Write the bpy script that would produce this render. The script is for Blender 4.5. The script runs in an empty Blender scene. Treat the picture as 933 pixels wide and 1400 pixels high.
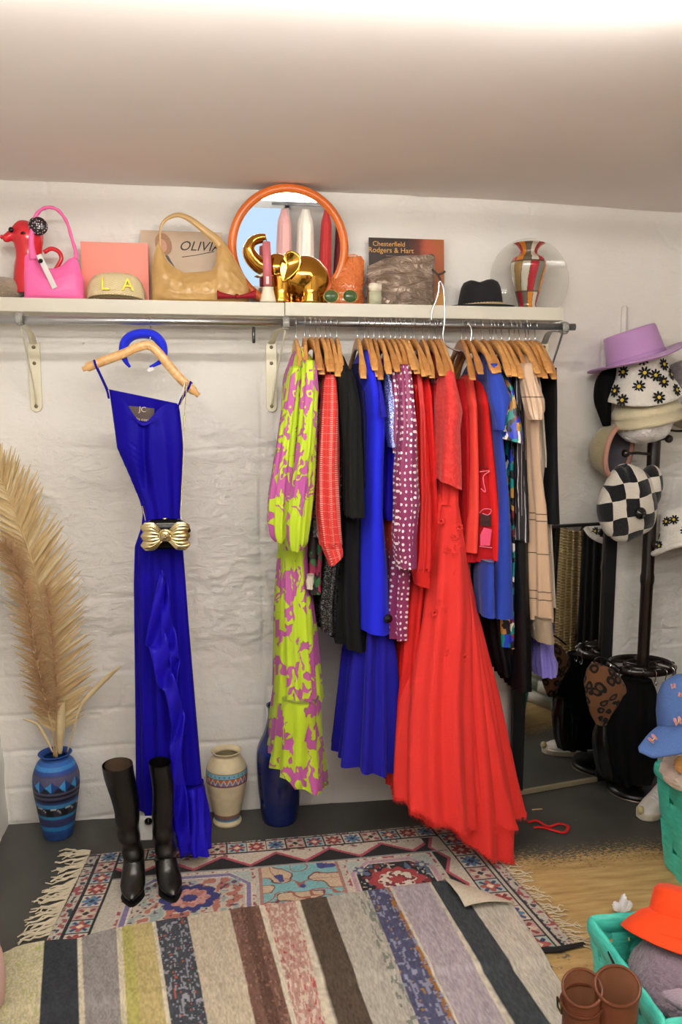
import bpy, bmesh, math, random
import numpy as np
from math import sin, cos, pi, radians, sqrt, atan2
from mathutils import Vector, Matrix, Euler

# ------------------------------------------------------------------ camera
scene = bpy.context.scene
COL = scene.collection
FPX, YAW, PITCH, ROLL = 1150.0, radians(8.1), radians(-7.43), radians(.2)
CAM = np.array((0.0, -3.35, 1.69))
_f = np.array((sin(YAW)*cos(PITCH), cos(YAW)*cos(PITCH), sin(PITCH)))
_r0 = np.array((cos(YAW), -sin(YAW), 0.0)); _u0 = np.cross(_r0, _f)
_r = _r0*cos(ROLL)+_u0*sin(ROLL); _u = _u0*cos(ROLL)-_r0*sin(ROLL)
cam_data = bpy.data.cameras.new('camera'); cam = bpy.data.objects.new('camera', cam_data); COL.objects.link(cam)
cam_data.sensor_fit = 'VERTICAL'; cam_data.sensor_height = 36.0; cam_data.sensor_width = 24.0
cam_data.lens = 36.0*FPX/1400.0; cam_data.clip_start = .05; cam_data.clip_end = 60
cam.matrix_world = Matrix(((_r[0], _u[0], -_f[0], CAM[0]), (_r[1], _u[1], -_f[1], CAM[1]), (_r[2], _u[2], -_f[2], CAM[2]), (0, 0, 0, 1)))
scene.camera = cam

# ------------------------------------------------------------------ world, exposure
world = bpy.data.worlds.new('world'); scene.world = world; world.use_nodes = True
world.node_tree.nodes['Background'].inputs[0].default_value = (.9, .95, 1, 1)
world.node_tree.nodes['Background'].inputs[1].default_value = .3
vs = scene.view_settings
vs.view_transform = 'Standard'; vs.look = 'None'; vs.gamma = 1; vs.use_curve_mapping = False
vs.exposure = 1.02
TUBE_POWER = 30.0      # ceiling tubes, emission strength

# ------------------------------------------------------------------ pixel -> place
def ray(px, py): return _f+_r*(px-466.5)/FPX-_u*(py-700)/FPX
def W(px, py, y):
    d = ray(px, py); return CAM+d*(y-CAM[1])/d[1]
def G(px, py, z=0.0):
    d = ray(px, py); return CAM+d*(z-CAM[2])/d[2]
def WX(px, py, y): return float(W(px, py, y)[0])
def WZ(px, py, y): return float(W(px, py, y)[2])
def ppm(px, py, y):                       # pixels per metre there
    return FPX/float((W(px, py, y)-CAM) @ _f)

# ------------------------------------------------------------------ mesh helpers
rng = np.random.RandomState(7); random.seed(7)
def smoothstep(a, b, x):
    t = np.clip((x-a)/(b-a), 0, 1); return t*t*(3-2*t)
def lerp(a, b, t): return a+(b-a)*t

class MB:
    """collects shapes for ONE mesh object"""
    def __init__(s): s.V = []; s.F = []; s.UV = []; s.n = 0; s.C = []
    def add(s, V, F, UV=None, C=None):
        V = np.asarray(V, float).reshape(-1, 3)
        s.V.append(V); s.F += [tuple(i+s.n for i in f) for f in F]
        s.UV.append(np.zeros((len(V), 2)) if UV is None else np.asarray(UV, float).reshape(-1, 2))
        s.C.append(np.ones((len(V), 3)) if C is None else np.asarray(C, float).reshape(-1, 3))
        s.n += len(V); return s
    def grid(s, P, UV=None, C=None, flip=False, cap=False):
        m, n = P.shape[:2]; F = []
        for i in range(m-1):
            for j in range(n-1):
                q = (i*n+j, i*n+j+1, (i+1)*n+j+1, (i+1)*n+j)
                F.append(q[::-1] if flip else q)
        if cap:
            F.append(tuple(range(n-1))[::-1] if not flip else tuple(range(n-1)))
            F.append(tuple((m-1)*n+j for j in range(n-1)))
        if UV is None:
            UV = np.stack(np.meshgrid(np.linspace(0, 1, n), np.linspace(0, 1, m)), -1)
        return s.add(P, F, UV, C)
    def box(s, c, size, rot=None, bev=0.0):
        bm = bmesh.new(); bmesh.ops.create_cube(bm, size=1)
        for v in bm.verts: v.co = Vector((v.co.x*size[0], v.co.y*size[1], v.co.z*size[2]))
        if bev > 0: bmesh.ops.bevel(bm, geom=bm.edges[:], offset=bev, segments=2, affect='EDGES')
        R = rot.to_3x3() if rot is not None else Matrix.Identity(3)
        V = [tuple(R @ v.co+Vector(c)) for v in bm.verts]
        bm.verts.index_update(); F = [tuple(v.index for v in f.verts) for f in bm.faces]; bm.free()
        UV = [(v[0], v[2]) for v in V]
        return s.add(V, F, UV)
    def lathe(s, prof, c=(0, 0, 0), n=48, R=None, sx=1, sy=1, colf=None, wob=None):
        prof = np.asarray(prof, float); m = len(prof)
        th = np.linspace(0, 2*pi, n+1)+pi/2
        r = prof[:, 0][:, None]; z = prof[:, 1][:, None]
        rr = r*np.ones_like(th)[None, :]; zz = z*np.ones_like(th)[None, :]
        if wob is not None: rr, zz = wob(rr, zz, th[None, :])
        P = np.stack([rr*np.cos(th)*sx, rr*np.sin(th)*sy, zz], -1)
        if R is not None: P = P @ np.array(R.to_3x3()).T
        P = P+np.asarray(c, float)
        L = np.concatenate([[0], np.cumsum(np.hypot(np.diff(prof[:, 0]), np.diff(prof[:, 1])))])
        UV = np.stack(np.broadcast_arrays((th[None, :]-pi/2)/(2*pi), L[:, None]), -1)
        C = None
        if colf is not None: C = colf(UV[..., 0], zz)
        return s.grid(P, UV, C, flip=False)
    def tube(s, pts, rad, n=10, flat=None, cap=True):
        """pts (m,3); rad scalar/list; flat: (m,2) scale along side / up axes"""
        pts = np.asarray(pts, float); m = len(pts)
        rad = np.broadcast_to(np.asarray(rad, float), (m,)) if np.ndim(rad) < 1 else np.asarray(rad, float)
        T = np.gradient(pts, axis=0); T /= np.linalg.norm(T, axis=1)[:, None]+1e-12
        ref = np.array((0, 0, 1.0)) if abs(T[0][2]) < .9 else np.array((1.0, 0, 0))
        N = []; prev = ref-T[0]*(ref @ T[0])
        for i in range(m):
            v = prev-T[i]*(prev @ T[i]); v /= np.linalg.norm(v)+1e-12; N.append(v); prev = v
        N = np.array(N); B = np.cross(T, N)
        th = np.linspace(0, 2*pi, n+1)
        fl = np.ones((m, 2)) if flat is None else np.broadcast_to(np.asarray(flat, float), (m, 2))
        P = pts[:, None, :]+rad[:, None, None]*(np.cos(th)[None, :, None]*N[:, None, :]*fl[:, 0][:, None, None]+np.sin(th)[None, :, None]*B[:, None, :]*fl[:, 1][:, None, None])
        L = np.concatenate([[0], np.cumsum(np.linalg.norm(np.diff(pts, axis=0), axis=1))])
        UV = np.stack(np.broadcast_arrays(th[None, :]/(2*pi)*2*pi*rad.mean(), L[:, None]), -1)
        return s.grid(P, UV, None, flip=False, cap=cap)
    def sphere(s, c, r, n=16, R=None, disp=None):
        r = np.broadcast_to(np.asarray(r, float), (3,))
        ph = np.linspace(0.02, pi-.02, n); th = np.linspace(0, 2*pi, 2*n+1)+pi/2
        D = np.stack([np.sin(ph)[:, None]*np.cos(th), np.sin(ph)[:, None]*np.sin(th), np.cos(ph)[:, None]*np.ones_like(th)], -1)
        P = D*r
        if disp is not None: P = P*(1+disp(D))[..., None]
        if R is not None: P = P @ np.array(R.to_3x3()).T
        return s.grid(P+np.asarray(c, float), None, None, flip=True, cap=True)
    def build(s, name, mat=None, parent=None, smooth=True, origin=None, col=False):
        V = np.concatenate(s.V); UV = np.concatenate(s.UV)
        if parent is not None: o0 = np.array(ORG[parent.name])
        elif origin is not None: o0 = np.array(origin, float)
        else: o0 = np.array(((V[:, 0].min()+V[:, 0].max())/2, (V[:, 1].min()+V[:, 1].max())/2, V[:, 2].min()))
        me = bpy.data.meshes.new(name)
        me.from_pydata((V-o0).tolist(), [], s.F); me.update()
        lv = np.zeros(len(me.loops), int); me.loops.foreach_get('vertex_index', lv)
        uvl = me.uv_layers.new(name='UVMap'); uvl.data.foreach_set('uv', UV[lv].astype(np.float32).ravel())
        if col:
            Cc = np.concatenate(s.C); a = me.color_attributes.new('tint', 'FLOAT_COLOR', 'POINT')
            a.data.foreach_set('color', np.concatenate([Cc, np.ones((len(Cc), 1))], 1).astype(np.float32).ravel())
        if smooth: me.polygons.foreach_set('use_smooth', np.ones(len(me.polygons), bool))
        o = bpy.data.objects.new(name, me); COL.objects.link(o)
        if mat is not None: me.materials.append(mat)
        if parent is not None:
            o.parent = parent; ORG[o.name] = tuple(o0)
        else:
            o.location = o0; ORG[o.name] = tuple(o0)
        return o
ORG = {}
def tag(o, label=None, cat=None, group=None, kind=None):
    if label: o['label'] = label
    if cat: o['category'] = cat
    if group: o['group'] = group
    if kind: o['kind'] = kind
    return o
def thing(name, label, cat, loc, group=None):
    o = bpy.data.objects.new(name, None); COL.objects.link(o); o.location = tuple(float(v) for v in loc)
    o.empty_display_size = .05; ORG[o.name] = tuple(o.location)
    return tag(o, label, cat, group)
def remesh(o, vox=.004, it=6):
    bm = bmesh.new(); bm.from_mesh(o.data); bmesh.ops.remove_doubles(bm, verts=bm.verts[:], dist=1e-6); bmesh.ops.recalc_face_normals(bm, faces=bm.faces[:]); bm.to_mesh(o.data); bm.free()
    m = o.modifiers.new('remesh', 'REMESH'); m.mode = 'VOXEL'; m.voxel_size = vox; m.use_smooth_shade = True
    s_ = o.modifiers.new('smooth', 'SMOOTH'); s_.iterations = it; s_.factor = .5
    return o
def bevel(o, w=.003, seg=2):
    m = o.modifiers.new('bevel', 'BEVEL'); m.width = w; m.segments = seg; m.limit_method = 'ANGLE'; return o
def solid(o, t, off=0):
    m = o.modifiers.new('solid', 'SOLIDIFY'); m.thickness = t; m.offset = off; return o
def spline(pts, n=40):
    """Catmull-Rom through pts"""
    P = np.asarray(pts, float); P = np.vstack([2*P[0]-P[1], P, 2*P[-1]-P[-2]])
    out = []; k = len(P)-3
    for t in np.linspace(0, k-1e-6, n):
        i = int(t); f = t-i; a, b, c, d = P[i:i+4]
        out.append(.5*((2*b)+(-a+c)*f+(2*a-5*b+4*c-d)*f*f+(-a+3*b-3*c+d)*f**3))
    return np.array(out)
def pix_spline(pts, y, n=40):
    """pts: (px,py) or (px,py,y) -> smooth path in space"""
    return spline([W(p[0], p[1], p[2] if len(p) > 2 else y) for p in pts], n)
def vnoise(x, y, seed=0):
    x = np.asarray(x, float); y = np.asarray(y, float)
    t = np.random.RandomState(seed).rand(256, 256)
    xi = np.floor(x).astype(int); yi = np.floor(y).astype(int); fx = x-xi; fy = y-yi
    fx = fx*fx*(3-2*fx); fy = fy*fy*(3-2*fy)
    g = lambda a, b: t[a % 256, b % 256]
    return (g(xi, yi)*(1-fx)+g(xi+1, yi)*fx)*(1-fy)+(g(xi, yi+1)*(1-fx)+g(xi+1, yi+1)*fx)*fy
def fbm(x, y, o=4, seed=0, gain=.5):
    a, s_, t = 1, 0, 0
    for k in range(o):
        s_ = s_+a*vnoise(x*2**k, y*2**k, seed+k); t += a; a *= gain
    return s_/t
def hexc(h):
    h = h.lstrip('#'); v = [int(h[i:i+2], 16)/255 for i in (0, 2, 4)]
    return tuple(c/12.92 if c <= .04045 else ((c+.055)/1.055)**2.4 for c in v)
def text_shape(body, size, ext=.0006, shear=0.0):
    cu = bpy.data.curves.new('lettering', 'FONT'); cu.body = body; cu.size = size; cu.extrude = ext; cu.shear = shear
    cu.align_x = 'CENTER'; cu.align_y = 'CENTER'; cu.resolution_u = 3
    ob = bpy.data.objects.new('lettering', cu); COL.objects.link(ob)
    dg = bpy.context.evaluated_depsgraph_get(); me = bpy.data.meshes.new_from_object(ob.evaluated_get(dg))
    V = np.array([v.co[:] for v in me.vertices]).reshape(-1, 3); F = [tuple(p.vertices) for p in me.polygons]
    bpy.data.objects.remove(ob); bpy.data.curves.remove(cu); bpy.data.meshes.remove(me)
    return V, F
def text_part(body, c, size, mat, parent, R=None, name='lettering', shear=0.0, ext=.0006):
    V, F = text_shape(body, size, ext, shear)
    V = np.stack([V[:, 0], -V[:, 2], V[:, 1]], -1)            # stands upright, faces -y
    if R is not None: V = V @ np.array(R.to_3x3()).T
    mb = MB(); mb.add(V+np.asarray(c, float), F); return mb.build(name, mat, parent, smooth=False)

# ------------------------------------------------------------------ material helpers
class NT:
    def __init__(s, name):
        s.m = bpy.data.materials.new(name); s.m.use_nodes = True; s.t = s.m.node_tree; s.b = s.t.nodes['Principled BSDF']
    def n(s, typ, **kw):
        nd = s.t.nodes.new('ShaderNode'+typ)
        ins = kw.pop('i', {})
        for k, v in kw.items(): setattr(nd, k, v)
        for k, v in ins.items(): s.put(nd.inputs[k], v)
        return nd
    def put(s, sock, v):
        if isinstance(v, bpy.types.NodeSocket): s.t.links.new(v, sock)
        elif isinstance(v, bpy.types.Node): s.t.links.new(v.outputs[0], sock)
        else:
            if sock.type == 'RGBA' and len(v) == 3: v = (*v, 1)
            sock.default_value = v
    def math(s, op, a, b=0.0, c=0.0, clamp=False):
        nd = s.n('Math', operation=op, use_clamp=clamp); s.put(nd.inputs[0], a); s.put(nd.inputs[1], b); s.put(nd.inputs[2], c); return nd.outputs[0]
    def uv(s, sx=1.0, sy=1.0, rot=0.0):
        return s.n('Mapping', i={'Vector': s.n('UVMap').outputs[0], 'Scale': (sx, sy, 1), 'Rotation': (0, 0, rot)}).outputs[0]
    def obj(s, sc=(1, 1, 1)):
        return s.n('Mapping', i={'Vector': s.n('TexCoord').outputs['Object'], 'Scale': sc}).outputs[0]
    def noise(s, vec, scale, detail=3, rough=.5, dist=0.0, dim='3D'):
        return s.n('TexNoise', noise_dimensions=dim, i={'Vector': vec, 'Scale': scale, 'Detail': detail, 'Roughness': rough, 'Distortion': dist})
    def voro(s, vec, scale, feature='F1', rand=1.0, dim='2D'):
        return s.n('TexVoronoi', voronoi_dimensions=dim, feature=feature, i={'Vector': vec, 'Scale': scale, 'Randomness': rand})
    def ramp(s, fac, stops, interp='LINEAR'):
        nd = s.n('ValToRGB'); cr = nd.color_ramp; cr.interpolation = interp
        while len(cr.elements) < len(stops): cr.elements.new(.5)
        for e, (p, c) in zip(cr.elements, stops):
            e.position = p; e.color = (*c, 1) if len(c) == 3 else c
        s.put(nd.inputs[0], fac); return nd.outputs[0]
    def mix(s, fac, a, b, blend='MIX'):
        nd = s.n('Mix', data_type='RGBA', blend_type=blend); s.put(nd.inputs[0], fac); s.put(nd.inputs[6], a); s.put(nd.inputs[7], b); return nd.outputs[2]
    def sep(s, vec):
        return s.n('SeparateXYZ', i={0: vec}).outputs
    def bump(s, h, strength=.3, dist=.01):
        nd = s.n('Bump', i={'Height': h, 'Strength': strength, 'Distance': dist}); s.t.links.new(nd.outputs[0], s.b.inputs['Normal'])
    def done(s, base=None, rough=.6, metal=0.0, **kw):
        if base is not None: s.put(s.b.inputs['Base Color'], base)
        s.put(s.b.inputs['Roughness'], rough); s.put(s.b.inputs['Metallic'], metal)
        for k, v in kw.items(): s.put(s.b.inputs[k.replace('_', ' ')], v)
        return s.m
_mc = {}
def plain(name, hx, rough=.6, metal=0.0, bump=None, var=None, **kw):
    """one-colour material with fine procedural variation: var=(scale, amount), bump=(scale, strength[, distance])"""
    if name in _mc: return _mc[name]
    t = NT(name); c = hexc(hx) if isinstance(hx, str) else hx
    base = c
    if var:
        nz = t.noise(t.obj(), var[0], 4)
        base = t.mix(nz.outputs[0], tuple(v*(1-var[1]) for v in c), tuple(min(1, v*(1+var[1])) for v in c))
    if bump: t.bump(t.noise(t.obj(), bump[0], 4).outputs[0], bump[1], bump[2] if len(bump) > 2 else .01)
    _mc[name] = t.done(base, rough, metal, **kw); return _mc[name]
def cloth_mat(name, hx, rough=.8, weave=900, wst=.15, sheen=.15, var=.12, streak=0.0):
    if name in _mc: return _mc[name]
    t = NT(name); c = hexc(hx)
    nz = t.noise(t.uv(14, 3), 1.0, 3)
    base = t.mix(nz.outputs[0], tuple(v*(1-var) for v in c), tuple(min(1, v*(1+var)) for v in c))
    t.bump(t.noise(t.uv(), weave, 2).outputs[0], wst, .002)
    _mc[name] = t.done(base, rough, 0, Sheen_Weight=sheen*.5, Sheen_Roughness=.4, Specular_IOR_Level=.2); return _mc[name]
def tint_mat(name, rough=.6, bump=None, spec=.5, coat=0.0, metal=0.0, sheen=0.0, grain=None):
    t = NT(name); a = t.n('VertexColor', layer_name='tint').outputs[0]
    if grain: a = t.mix(grain[1], a, t.mix(1.0, a, t.ramp(t.noise(t.obj(), grain[0], 4).outputs[0], [(.3, (.25, .25, .25)), (.7, (1, 1, 1))]), 'MULTIPLY'))
    if bump: t.bump(t.noise(t.obj(), bump[0], 3).outputs[0], bump[1], bump[2] if len(bump) > 2 else .004)
    return t.done(a, rough, metal, Specular_IOR_Level=spec, Coat_Weight=coat, Sheen_Weight=sheen)

# ------------------------------------------------------------------ cloth: hanging garments
ROD_Y, ROD_Z = -.34, 1.968
def super_ring(hx, hy, n, p=2.6):
    th = np.linspace(0, 2*pi, 241)+pi/2
    x = hx*np.sign(np.cos(th))*np.abs(np.cos(th))**(2/p); y = hy*np.sign(np.sin(th))*np.abs(np.sin(th))**(2/p)
    L = np.concatenate([[0], np.cumsum(np.hypot(np.diff(x), np.diff(y)))])
    s = np.linspace(0, L[-1], n+1)
    return np.interp(s, L, x), np.interp(s, L, y), s
def prof(tab, py):
    if np.ndim(tab) == 0: return np.full(np.shape(py), float(tab))
    t = sorted(tab); return np.interp(py, [a[0] for a in t], [a[1] for a in t])
def cloth_mesh(rows, yc=ROD_Y, hy=.19, n=84, fold=(.05, .004, .012), seed=0, p=2.6, mb=None, step=5, hem=0.0, sway=.004, capt=True, fray=0.0):
    """rows: (py, pl, pr) or (pyl, pl, pyr, pr), top to bottom, pixels of the front silhouette. fold=(wavelength, amp top, amp bottom)"""
    R = np.array([(r[0], r[1], r[0], r[2]) if len(r) == 3 else r for r in rows], float)
    key = (R[:, 0]+R[:, 2])/2; K = np.arange(key[0], key[-1]+.1, step); K = np.append(K, key[-1]) if K[-1] < key[-1]-.5 else K
    Q = np.stack([np.interp(K, key, R[:, j]) for j in range(4)], -1)
    HY = prof(hy, K); YC = prof(yc, K); rs = np.random.RandomState(seed); ph = rs.rand(6)*6.28
    m = len(K); P = np.zeros((m, n+1, 3)); UV = np.zeros((m, n+1, 2)); per = None
    mid = m//2
    for k in range(m):
        yf = YC[k]-HY[k]*.85
        a = W(Q[k, 1], Q[k, 0], yf); b = W(Q[k, 3], Q[k, 2], yf)
        hx = max(.004, (b[0]-a[0])/2); cx = (a[0]+b[0])/2
        x, y, s = super_ring(hx, HY[k], n, p)
        v = k/(m-1); zc = (a[2]+b[2])/2
        amp = min(lerp(fold[1], fold[2], v), .45*max(hx, .01), .6*max(HY[k], .01))
        nx = np.gradient(x); ny = np.gradient(y); ln = np.hypot(nx, ny)+1e-9; nx, ny = ny/ln, -nx/ln
        sn = s/s[-1]; per = s[-1]
        if k == 0: pm = max(.25, 2*(HY.max()+.04)*1.9)
        nw = max(3, round(pm/fold[0])); nw2 = max(2, round(pm/fold[0]*.62))
        d = amp*(np.sin(2*pi*nw*sn+ph[0]+1.1*sin(v*3.1+ph[1]))+.55*np.sin(2*pi*nw2*sn+ph[2]+1.7*sin(v*2.3+ph[3])))
        d = d*(1 if k > 1 else .4)
        sw = sway*sin(v*4+ph[4])
        X = x-d*(-nx); Y = y-d*(-ny)
        zz = a[2]+(b[2]-a[2])*np.clip((x+hx)/(2*hx), 0, 1)
        if hem and v > .8: zz = zz+hem*((v-.8)/.2)*np.sin(2*pi*max(2, nw2//2)*sn+ph[5])
        if fray and k == m-1: zz = zz-fray*rs.rand(n+1)
        P[k, :, 0] = cx+X+sw*.3; P[k, :, 1] = YC[k]+Y; P[k, :, 2] = zz
        UV[k, :, 0] = sn*pm; UV[k, :, 1] = zc
    mb = mb or MB()
    mb.grid(P, UV, None, flip=False)
    if capt: 
        n0 = mb.n-m*(n+1); mb.F.append(tuple(n0+j for j in range(n)))
    return mb
def shoulder_hy(top, drop=48, neck=.05, full=.19, waist=None, bot=None, end=900):
    t = [(top, neck), (top+drop*.55, full*.62), (top+drop, full), (top+drop+14, full*.97)]
    if waist: t.append((waist[0], waist[1]))
    t.append((end, bot if bot else full*.9)); return t
# ------------------------------------------------------------------ the room
CEIL = 2.492
XL, XR, YB = -.875, 2.13, -6.0
def wall_y(x): return .11*smoothstep(.95, 2.0, x)

def m_wall():
    t = NT('white_painted_stone'); o = t.obj()
    n1 = t.noise(o, 2.2, 5); n2 = t.noise(o, 38, 6, .6); n3 = t.noise(o, 190, 4)
    c = t.ramp(n1.outputs[0], [(.3, hexc('#e9e4dc')), (.55, hexc('#f0ece5')), (.75, hexc('#f4f1ec'))])
    st = t.ramp(t.noise(o, 7, 6, .7).outputs[0], [(.68, (1, 1, 1)), (.82, (.86, .83, .78))])
    c = t.mix(1.0, c, st, 'MULTIPLY')
    zz = t.sep(o)[2]; band = t.math('MULTIPLY', t.math('MULTIPLY', t.math('SUBTRACT', zz, .62), 4.0, clamp=True), t.math('ADD', t.math('MULTIPLY', t.math('SUBTRACT', 1.62, zz), 6.0, clamp=True), .12), clamp=True)
    cr = t.noise(t.obj((9, 9, 21)), 1.0, 7, .62, 1.2).outputs[0]
    step = t.math('ADD', t.ramp(cr, [(.38, (0, 0, 0)), (.44, (.5, .5, .5)), (.53, (.55, .55, .55)), (.56, (1, 1, 1))]), t.math('MULTIPLY', cr, .8))
    hgt = t.math('ADD', t.math('ADD', t.math('MULTIPLY', n2.outputs[0], .35), t.math('MULTIPLY', n3.outputs[0], .10)), t.math('MULTIPLY', step, t.math('ADD', t.math('MULTIPLY', band, .55), .05)))
    t.bump(hgt, .55, .012)
    return t.done(c, .62, 0, Specular_IOR_Level=.3)
M_WALL = m_wall()
def terrace(n, k, sharp):
    q = n*k; i = np.floor(q); f = q-i; return (i+smoothstep(.5-sharp, .5+sharp, f))/k
def wall_relief(x, z, seed=3):
    """thick paint over rough stone and patched plaster"""
    wx = x+.05*(fbm(x*3, z*3, 3, seed+20)-.5); wz = z+.05*(fbm(x*2.3+9, z*2.3, 3, seed+30)-.5)
    course = .152; row = np.floor(wz/course); fz = wz/course-row
    wdt = .24+.22*vnoise(row*7.3, row*0+2, seed+5); off = vnoise(row*3.7, row*0, seed+6)
    fx = wx/wdt+off; fx = fx-np.floor(fx)
    e = np.minimum(np.minimum(fz, 1-fz)*course, np.minimum(fx, 1-fx)*wdt)
    vis = smoothstep(.42, .60, fbm(x*1.9+3, z*2.2, 3, seed+40))
    joint = (1-smoothstep(.001, .012, e))*vis
    zone = smoothstep(.55, .9, z)*(1-.8*smoothstep(1.50, 1.62, z))*(1-.45*smoothstep(.9, 1.4, x))
    zone = (.18+.82*zone)*(.30+.95*smoothstep(.40, .62, fbm(x*2.1+1.7, z*3.1, 3, seed+95)))
    ax = x+.10*(fbm(x*4, z*4, 3, seed+81)-.5); az = z+.06*(fbm(x*5+4, z*5, 3, seed+82)-.5)
    n1 = fbm(ax*3.2, az*7.5, 5, seed+50, .55); n2 = fbm(ax*7+11, az*19, 4, seed+60, .55)
    h = .024*(fbm(x*1.7, z*1.7, 3, seed)-.5)-.006*joint
    h = h+zone*(.062*(terrace(n1, 10, .09)-.5)+.018*(terrace(n2, 6, .10)-.5)+.006*(fbm(x*30, z*55, 3, seed+70)-.5))
    crack = np.abs(fbm(ax*2.6+7, az*4.0, 4, seed+90)-.5); h = h-.009*np.exp(-(crack/.0045)**2)*smoothstep(.40, .55, fbm(x*2, z*2+5, 2, seed+91))
    h = h-.010*np.exp(-((z-1.505-.012*np.sin(x*7)-.01*(fbm(x*9, z*0, 2, 5)-.5))/.006)**2)*smoothstep(-.7, -.5, x)*(1-smoothstep(.0, .12, x))
    h = h-.009*np.exp(-((x-.155-.004*np.sin(z*9))/.006)**2)*smoothstep(.55, .75, z)*(1-smoothstep(1.7, 1.85, z))
    h = h-.006*np.exp(-((x-.215)/.006)**2)*smoothstep(1.0, 1.2, z)*(1-smoothstep(1.55, 1.7, z))
    return h
def relief_wall(name, axis, u0, u1, z0, z1, base, mat, res=.0078, sign=-1, amp=1.0, lean=0.0, seed=3):
    nu = int(abs(u1-u0)/res)+1; nz = int((z1-z0)/res)+1
    U, Z = np.meshgrid(np.linspace(u0, u1, nu), np.linspace(z0, z1, nz))
    h = wall_relief(U, Z, seed)*amp
    if axis == 'x': P = np.stack([U, (wall_y(U) if base is None else base)+sign*h, Z], -1)
    else: P = np.stack([base+lean*Z+sign*h, U, Z], -1)
    mb = MB(); mb.grid(P, np.stack([U, Z], -1)); return tag(mb.build(name, mat, origin=(0, 0, 0)), kind='structure')
relief_wall('wall_back', 'x', -1.02, XR+.02, -.02, CEIL+.02, None, M_WALL)
relief_wall('wall_left', 'y', .1, YB, -.02, CEIL+.02, XL+.01, M_WALL, res=.03, sign=1, lean=-.045, seed=11)
M_WALL2 = plain('grey_painted_brick', '#d2ccc4', .7, bump=(30, .5, .01), var=(6, .12))
def brick_wall(name, axis, u0, u1, base, sign):
    """running-bond relief under paint, for the walls the mirrors see"""
    res = .02; nu = int(abs(u1-u0)/res)+1; nz = int(CEIL/res)+1
    U, Z = np.meshgrid(np.linspace(u0, u1, nu), np.linspace(-.02, CEIL+.02, nz))
    h = .012*(fbm(U*4, Z*4, 3, 5)-.5)
    P = np.stack([U, base+sign*h, Z], -1) if axis == 'x' else np.stack([base+sign*h, U, Z], -1)
    mb = MB(); mb.grid(P, np.stack([U, Z], -1)); o = tag(mb.build(name, M_WALL2, origin=(0, 0, 0)), kind='structure')
    return o
wr = brick_wall('wall_right', 'y', .15, YB, XR, -1)
wb = brick_wall('wall_rear', 'x', -1.2, XR, YB, 1)
# bricks of the right wall that the leaning mirror shows
bk = MB(); bk.box((0, 0, 0), (.016, .212, .066), bev=.006)
first = None
for r in range(16):
    for c in range(9):
        y0 = -.12-(c+.5*(r % 2))*.222; z0 = .04+r*.0755
        if first is None:
            first = bk.build('brick', M_WALL2, wr); first.location = (XR-.008, y0, z0); continue
        b = first.copy(); COL.objects.link(b); b.parent = wr; b.location = (XR-.006-.004*random.random(), y0+random.uniform(-.003, .003), z0)

t = NT('ceiling_paint'); o_ = t.obj()
c_ = t.ramp(t.noise(o_, 1.3, 4).outputs[0], [(.3, hexc('#efe8e3')), (.7, hexc('#f3ece7'))])
t.bump(t.noise(o_, 9, 5).outputs[0], .06, .01); M_CEIL = t.done(c_, .75, 0, Specular_IOR_Level=.15)
mb = MB(); U, Y = np.meshgrid(np.linspace(-1.2, XR+.05, 60), np.linspace(.2, YB, 90))
mb.grid(np.stack([U, Y, CEIL+.006*(fbm(U*2, Y*2, 3, 9)-.5)], -1), np.stack([U, Y], -1), flip=True)
tag(mb.build('ceiling', M_CEIL, origin=(0, 0, 0)), kind='structure')

def m_floor():
    t = NT('worn_dark_floor_paint'); o = t.obj(); x, y, z = t.sep(o)
    n1 = t.noise(o, 5, 6, .65).outputs[0]; n2 = t.noise(t.obj((60, 130, 1)), 1, 6, .8).outputs[0]
    # worn area: in front of the mirror, towards the baskets
    d = t.math('SUBTRACT', t.math('MULTIPLY', y, -1.0), .50)
    d = t.math('ADD', d, t.math('MULTIPLY', t.math('SUBTRACT', n1, .5), .10))
    d = t.math('ADD', d, t.math('MULTIPLY', t.math('SUBTRACT', n2, .5), .75))
    my = t.math('MULTIPLY', d, 18.0, clamp=True)
    mx = t.math('MULTIPLY', t.math('ADD', t.math('SUBTRACT', x, .86), t.math('MULTIPLY', t.math('SUBTRACT', n2, .5), .2)), 9.0, clamp=True)
    mask = t.math('MULTIPLY', my, mx, clamp=True)
    blot = t.math('MULTIPLY', t.math('SUBTRACT', t.noise(o, 22, 6, .75).outputs[0], .56), 14, clamp=True)
    front = t.math('MULTIPLY', t.math('SUBTRACT', t.math('MULTIPLY', y, -1.0), 1.0), 12, clamp=True)
    mask = t.math('SUBTRACT', mask, t.math('MULTIPLY', blot, front), clamp=True)
    sp = t.voro(o, 30, 'F1', 1, '3D'); speck = t.math('LESS_THAN', sp.outputs[0], .075)
    spk2 = t.math('MULTIPLY', speck, t.math('GREATER_THAN', t.noise(o, 6, 3).outputs[0], .52))
    dark = t.ramp(t.noise(o, 3, 5).outputs[0], [(.3, hexc('#3d3d39')), (.7, hexc('#504f4a'))])
    dark = t.mix(t.math('MULTIPLY', spk2, .6), dark, hexc('#7d796c'))
    scr = t.math('GREATER_THAN', t.noise(t.obj((14, 160, 1)), 1, 5, .7).outputs[0], .70)
    dark = t.mix(t.math('MULTIPLY', scr, .35), dark, hexc('#857f6d'))
    wood = t.ramp(t.noise(t.obj((5, 34, 1)), 1, 6, .65).outputs[0], [(.25, hexc('#937447')), (.5, hexc('#b69763')), (.75, hexc('#cbae7a'))])
    t.bump(n2, .12, .003)
    return t.done(t.mix(mask, dark, wood), t.mix(mask, (.42, .42, .42), (.7, .7, .7)), 0, Specular_IOR_Level=.4)
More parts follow.
